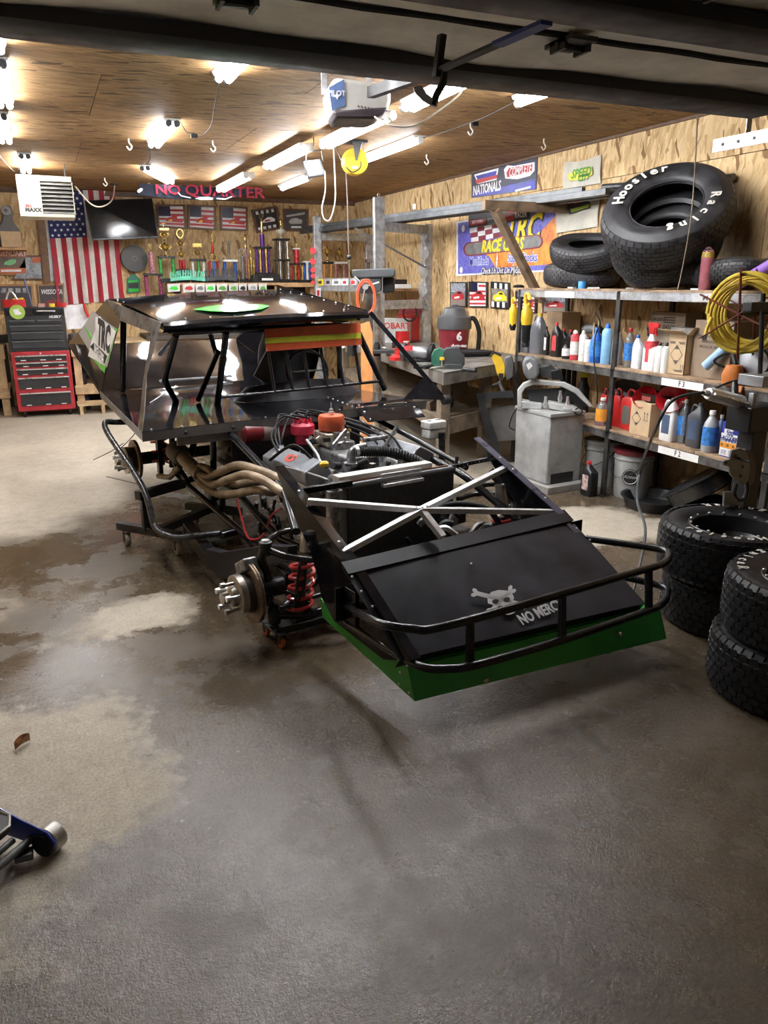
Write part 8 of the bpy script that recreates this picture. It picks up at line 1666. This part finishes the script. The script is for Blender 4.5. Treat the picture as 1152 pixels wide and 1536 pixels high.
text('HUSKY', .042, WHITE, tch, mat4((Yp(82, 475, ty).x, ty + .004, Yp(82, 475.3, ty).z), XH, ZH), shear=.3, bold=.002); g = MB(); a = Yp(55, 467, ty); b = Yp(82, 467, ty); g.tube(spline([(a.x, ty - .005, a.z), (a.x + .02, ty - .03, a.z + .005), (b.x - .02, ty - .03, b.z + .005), (b.x, ty - .005, b.z)], 5), .010, 8); g.build('handle', SILV, tch)
# things lying on the chest
for k_, (px, w, h, m, lb) in enumerate(((22, .26, .09, RD, 'red slotted tray on top of the tool chest'), (62, .09, .04, M('tin_pink', (.45, .25, .22), .5), 'small pink tin on top of the tool chest'), (78, .07, .04, LY, 'small yellow tin on top of the tool chest'), (92, .12, .05, RD, 'red box on top of the tool chest'))):
    c = Yp(px, 461, ty + .15); g = MB(); g.loft([(0, w / 2, .05, 5), (h, w / 2, .05, 5)], (c.x, ty + .15, ct_), 18); tag(g.build('small_tin', m), lb, 'tin')
g = MB(); a = Yp(36, 418, ty + .2); g.tube([(a.x, ty + .2, a.z), (a.x + .05, ty + .18, ct_ + .01)], .012, 8); tag(g.build('blue_rod', M('rod_blue', (.06, .09, .18), .4)), 'dark blue rod leaning above the tool chest', 'rod')
g = MB(); c = Yp(16, 452, ty + .15); g.tube(spline([(c.x - .08, ty + .2, ct_), (c.x - .02, ty + .2, ct_ + .16), (c.x + .03, ty + .2, ct_ + .17), (c.x + .10, ty + .2, ct_ + .02)], 6), .012, 8); tag(g.build('chrome_frame', SILV), 'bent chrome frame beside the tool chest top', 'frame')
# back benches in pine at both sides of the cabinet
for x0, x1, lb in ((-2.6, -.50, 'pine work bench stretching beside the tool cabinet'), (.26, 1.20, 'pine work bench behind the car tail')):
    t = thing('pine_bench', lb, 'bench', ((x0 + x1) / 2, 11.0, 0), world=True); g = MB(); g.bb(x0, x1, 10.68, BY, .84, .88); g.build('top', WOODL, t, .003); g = MB(); g.bb(x0, x1, 10.68, 10.72, .70, .84); g.build('apron', WOODL, t, .003); g = MB(); g.bb(x0, x1, 10.70, BY, .30, .33); g.build('lower_shelf', WOODL, t, .003); g = MB(); g.bb(x0, x1, 10.68, 10.71, .22, .30); g.build('rail', WOODL, t, .003)
    n = max(2, int((x1 - x0) / .7) + 1)
    for i in range(n): x = x0 + .06 + (x1 - x0 - .12) * i / (n - 1); g = MB(); g.bb(x - .045, x + .045, 10.72, 10.76, 0, .84); g.build('leg', WOODL, t, .003)
    g = MB(); g.bb(x0, x1, BY - .02, BY, 0, .84); g.build('shade_sheet', M('under_shade'), t)  # shade below the bench top, painted with the same near-black sheet
random.seed(12)
for k in range(14):
    x = random.uniform(-.95, -.52) if k % 2 else random.uniform(.3, .85); lvl = (.33, .88, 0)[k % 3]; r = random.uniform(.04, .09); h = random.uniform(.08, .25); c = V((x, random.uniform(10.85, 11.2), lvl)); g = MB()
    (g.box(c + V((0, 0, h / 2)), (r * 2, r * 2, h)) if k % 2 else g.lathe([(r, 0), (r, h * .8), (r * .5, h)], c, ZH, 12)); tag(g.build('bench_box' if k % 2 else 'bench_pot', (RD, DARK, M('motor_grey'), BK, M('rod_blue'), CARD, WHT)[k // 2]), 'small %s %s stored at the pine bench' % (('red', 'dark', 'grey', 'black', 'navy', 'tan', 'white')[k // 2], 'box' if k % 2 else 'pot'), 'box' if k % 2 else 'pot', 'odds and ends at the pine benches')
t = thing('pallet', 'low pine pallet on the floor behind the tool cabinet', 'pallet', (.58, 10.6, 0), world=True)
for y in (10.45, 10.58, 10.71): g = MB(); g.bb(.26, .86, y - .05, y + .05, .11, .13); g.build('slat', WOODL, t)
for x in (.30, .56, .82): g = MB(); g.bb(x - .02, x + .02, 10.4, 10.76, 0, .11); g.build('runner', WOODL, t)
# white paper hanging at the flag foot
rows = [[Yp(95 + 33 * j / 6 + 1.2 * i, 458 - 2 * j / 6 + 36 * i / 5, 10.62) + V((0, .008 * math.sin(j * 1.4 + i), 0)) for j in range(7)] for i in range(6)]
g = MB(); g.grid(rows, (0, .004, 0)); tag(g.build('white_sheet', M('sheet_white', (.74, .74, .76), .7)), 'white sheet hanging below the flag beside the tool chest', 'sheet'); g = MB(); g.tube(spline([Yp(126, 456, 10.58), Yp(128, 465, 10.58), Yp(133, 476, 10.58)], 5), .018, 7); tag(g.build('red_strap', RD), 'red strap beside the hanging white sheet', 'strap')
# grey casting and small shelf above the posters
P = VP((-.35, 11.1, 2.0)); sz_ = P(10, 371).z; t = thing('wall_bracket_shelf', 'small shelf above the oak framed poster', 'shelf', (-.55, 11.3, sz_ - .03), world=True); g = MB(); g.bb(-1.2, P(40, 370).x, 11.0, BY, sz_ - .03, sz_); g.build('board', SHW, t)
t = thing('engine_casting', 'grey engine casting standing on the small wall shelf', 'casting', P(8, 371), world=True); g = P.poly([(-4, 371), (-6, 345), (2, 330), (3, 318), (9, 308), (16, 308), (20, 320), (19, 332), (30, 345), (30, 371)], .16); g.build('casting', M('casting_grey', (.13, .125, .12), .55, .3), t, .02); c = P(9, 316, .004); g = MB(); g.lathe([(.06, 0), (.055, .012), (.02, .014), (.02, .0)], c, P.n, 18, cap=False); g.build('flange', M('casting_light', (.22, .21, .20), .5, .3), t)
c = P(14, 362, .08); g = MB(); g.tube([c + .055 * (P.r * math.cos(q) + ZH * math.sin(q)) for q in [2 * PI * i / 20 for i in range(20)]], .010, 7, closed=True); g.build('ring', STEELB, t); 
g = MB(); c = P(24, 345, .1); g.box(V((P(16, 352).x, 11.02, sz_ + .09)), (.22, .12, .18)); tag(g.build('card_box', CARD), 'tan card box before the grey engine casting', 'box')
# ================================================================== foreground: floor jack and a leaf
JB = M('jack_blue', (.03, .06, .34), .3, coat=.3); jk = thing('floor_jack', 'blue floor jack with steel front roller at the floor edge', 'floor jack', (-.33, 2.06, 0), world=True)
tip = Zp(92, 1262, .055); dirn = (Zp(92, 1250, .1) - Zp(0, 1222, .1)); dirn.z = 0; dirn.normalize(); side = V((-dirn.y, dirn.x, 0))
if side.y < 0: side = -side
W_ = .225; c1 = tip - side * .0
def jp_(a, s, z): p = tip + dirn * a + side * s; return V((p.x, p.y, z))
for s in (-.02, -W_):
    g = MB(); g.prism([jp_(-.005, s, .06), jp_(-.015, s, .03), jp_(-.30, s, .04), jp_(-.62, s, .05), jp_(-.62, s, .16), jp_(-.30, s, .15), jp_(-.12, s, .105), jp_(-.03, s, .088)], side * .008); g.build('side_plate', JB, jk, .003)
g = MB(); g.cyl(jp_(-.05, .035, .045), jp_(-.05, -.01, .045), .042, 24); g.build('front_roller', M('roller_steel', (.40, .38, .35), .4, .7), jk, .004); g = MB(); g.cyl(jp_(-.05, -.01, .045), jp_(-.05, -.03, .045), .036, 20); g.build('roller_collar', RUBB, jk, .003); g = MB(); g.cyl(jp_(-.05, -W_ - .02, .045), jp_(-.05, -W_ - .06, .045), .042, 24); g.build('front_roller', M('roller_steel'), jk, .004)
g = MB(); g.cyl(jp_(-.09, -.02, .055), jp_(-.09, -W_, .055), .012, 12); g.build('axle', M('axle_grey', (.12, .12, .115), .5, .5), jk); g = MB(); g.cyl(jp_(-.13, -.05, .06), jp_(-.13, -W_ + .03, .06), .010, 12); g.build('axle', M('axle_grey'), jk); g = MB(); g.box(jp_(-.085, -.06, .03), (.05, .04, .02)); g.build('lug', M('axle_grey'), jk, .003)
g = MB(); o = jp_(-.155, -W_ / 2, .125); g.prism([o + dirn * .07 * math.cos(a) + side * .07 * math.sin(a) for a in [2 * PI * (i + .5) / 8 for i in range(8)]], (0, 0, .022)); sad = g.build('saddle', M('saddle_black', (.035, .035, .034), .55), jk, .004)
g = MB(); g.lathe([(.012, 0), (.022, 0), (.022, .003), (.012, .003)], o + V((0, 0, .0225)), ZH, 20, closed=True, cap=False); g.build('saddle_ring', WHT, sad); g = MB(); g.tube([o + dirn * .068 * math.cos(a) + side * .068 * math.sin(a) + V((0, 0, .022)) for a in [2 * PI * (i + .5) / 8 for i in range(8)]], .005, 6, closed=True); g.build('saddle_rim', M('rim_worn', (.30, .28, .24), .5, .5), sad)
g = MB(); g.bar(jp_(-.20, -W_ / 2, .09), jp_(-.60, -W_ / 2, .11), .10, .06); g.build('lift_arm', BK, jk, .006)
lf = Zp(33, 1120, 0); rows = []
for i in range(7):
    u = i / 6; w = .013 * math.sin(PI * (.1 + .85 * u)); rows.append([V((lf.x - .022 + .05 * u + .3 * s * w, lf.y - .02 + .045 * u - s * w, .004 + .014 * abs(s) ** 2 * 2 + .006 * math.sin(3 * u))) for s in (-1, -.5, 0, .5, 1)])
g = MB(); g.grid(rows, (0, 0, .001)); tag(g.build('dry_leaf', M('leaf_brown', (.42, .19, .07), .6, var=.3, scale=30)), 'curled brown dry leaf lying on the concrete', 'leaf')
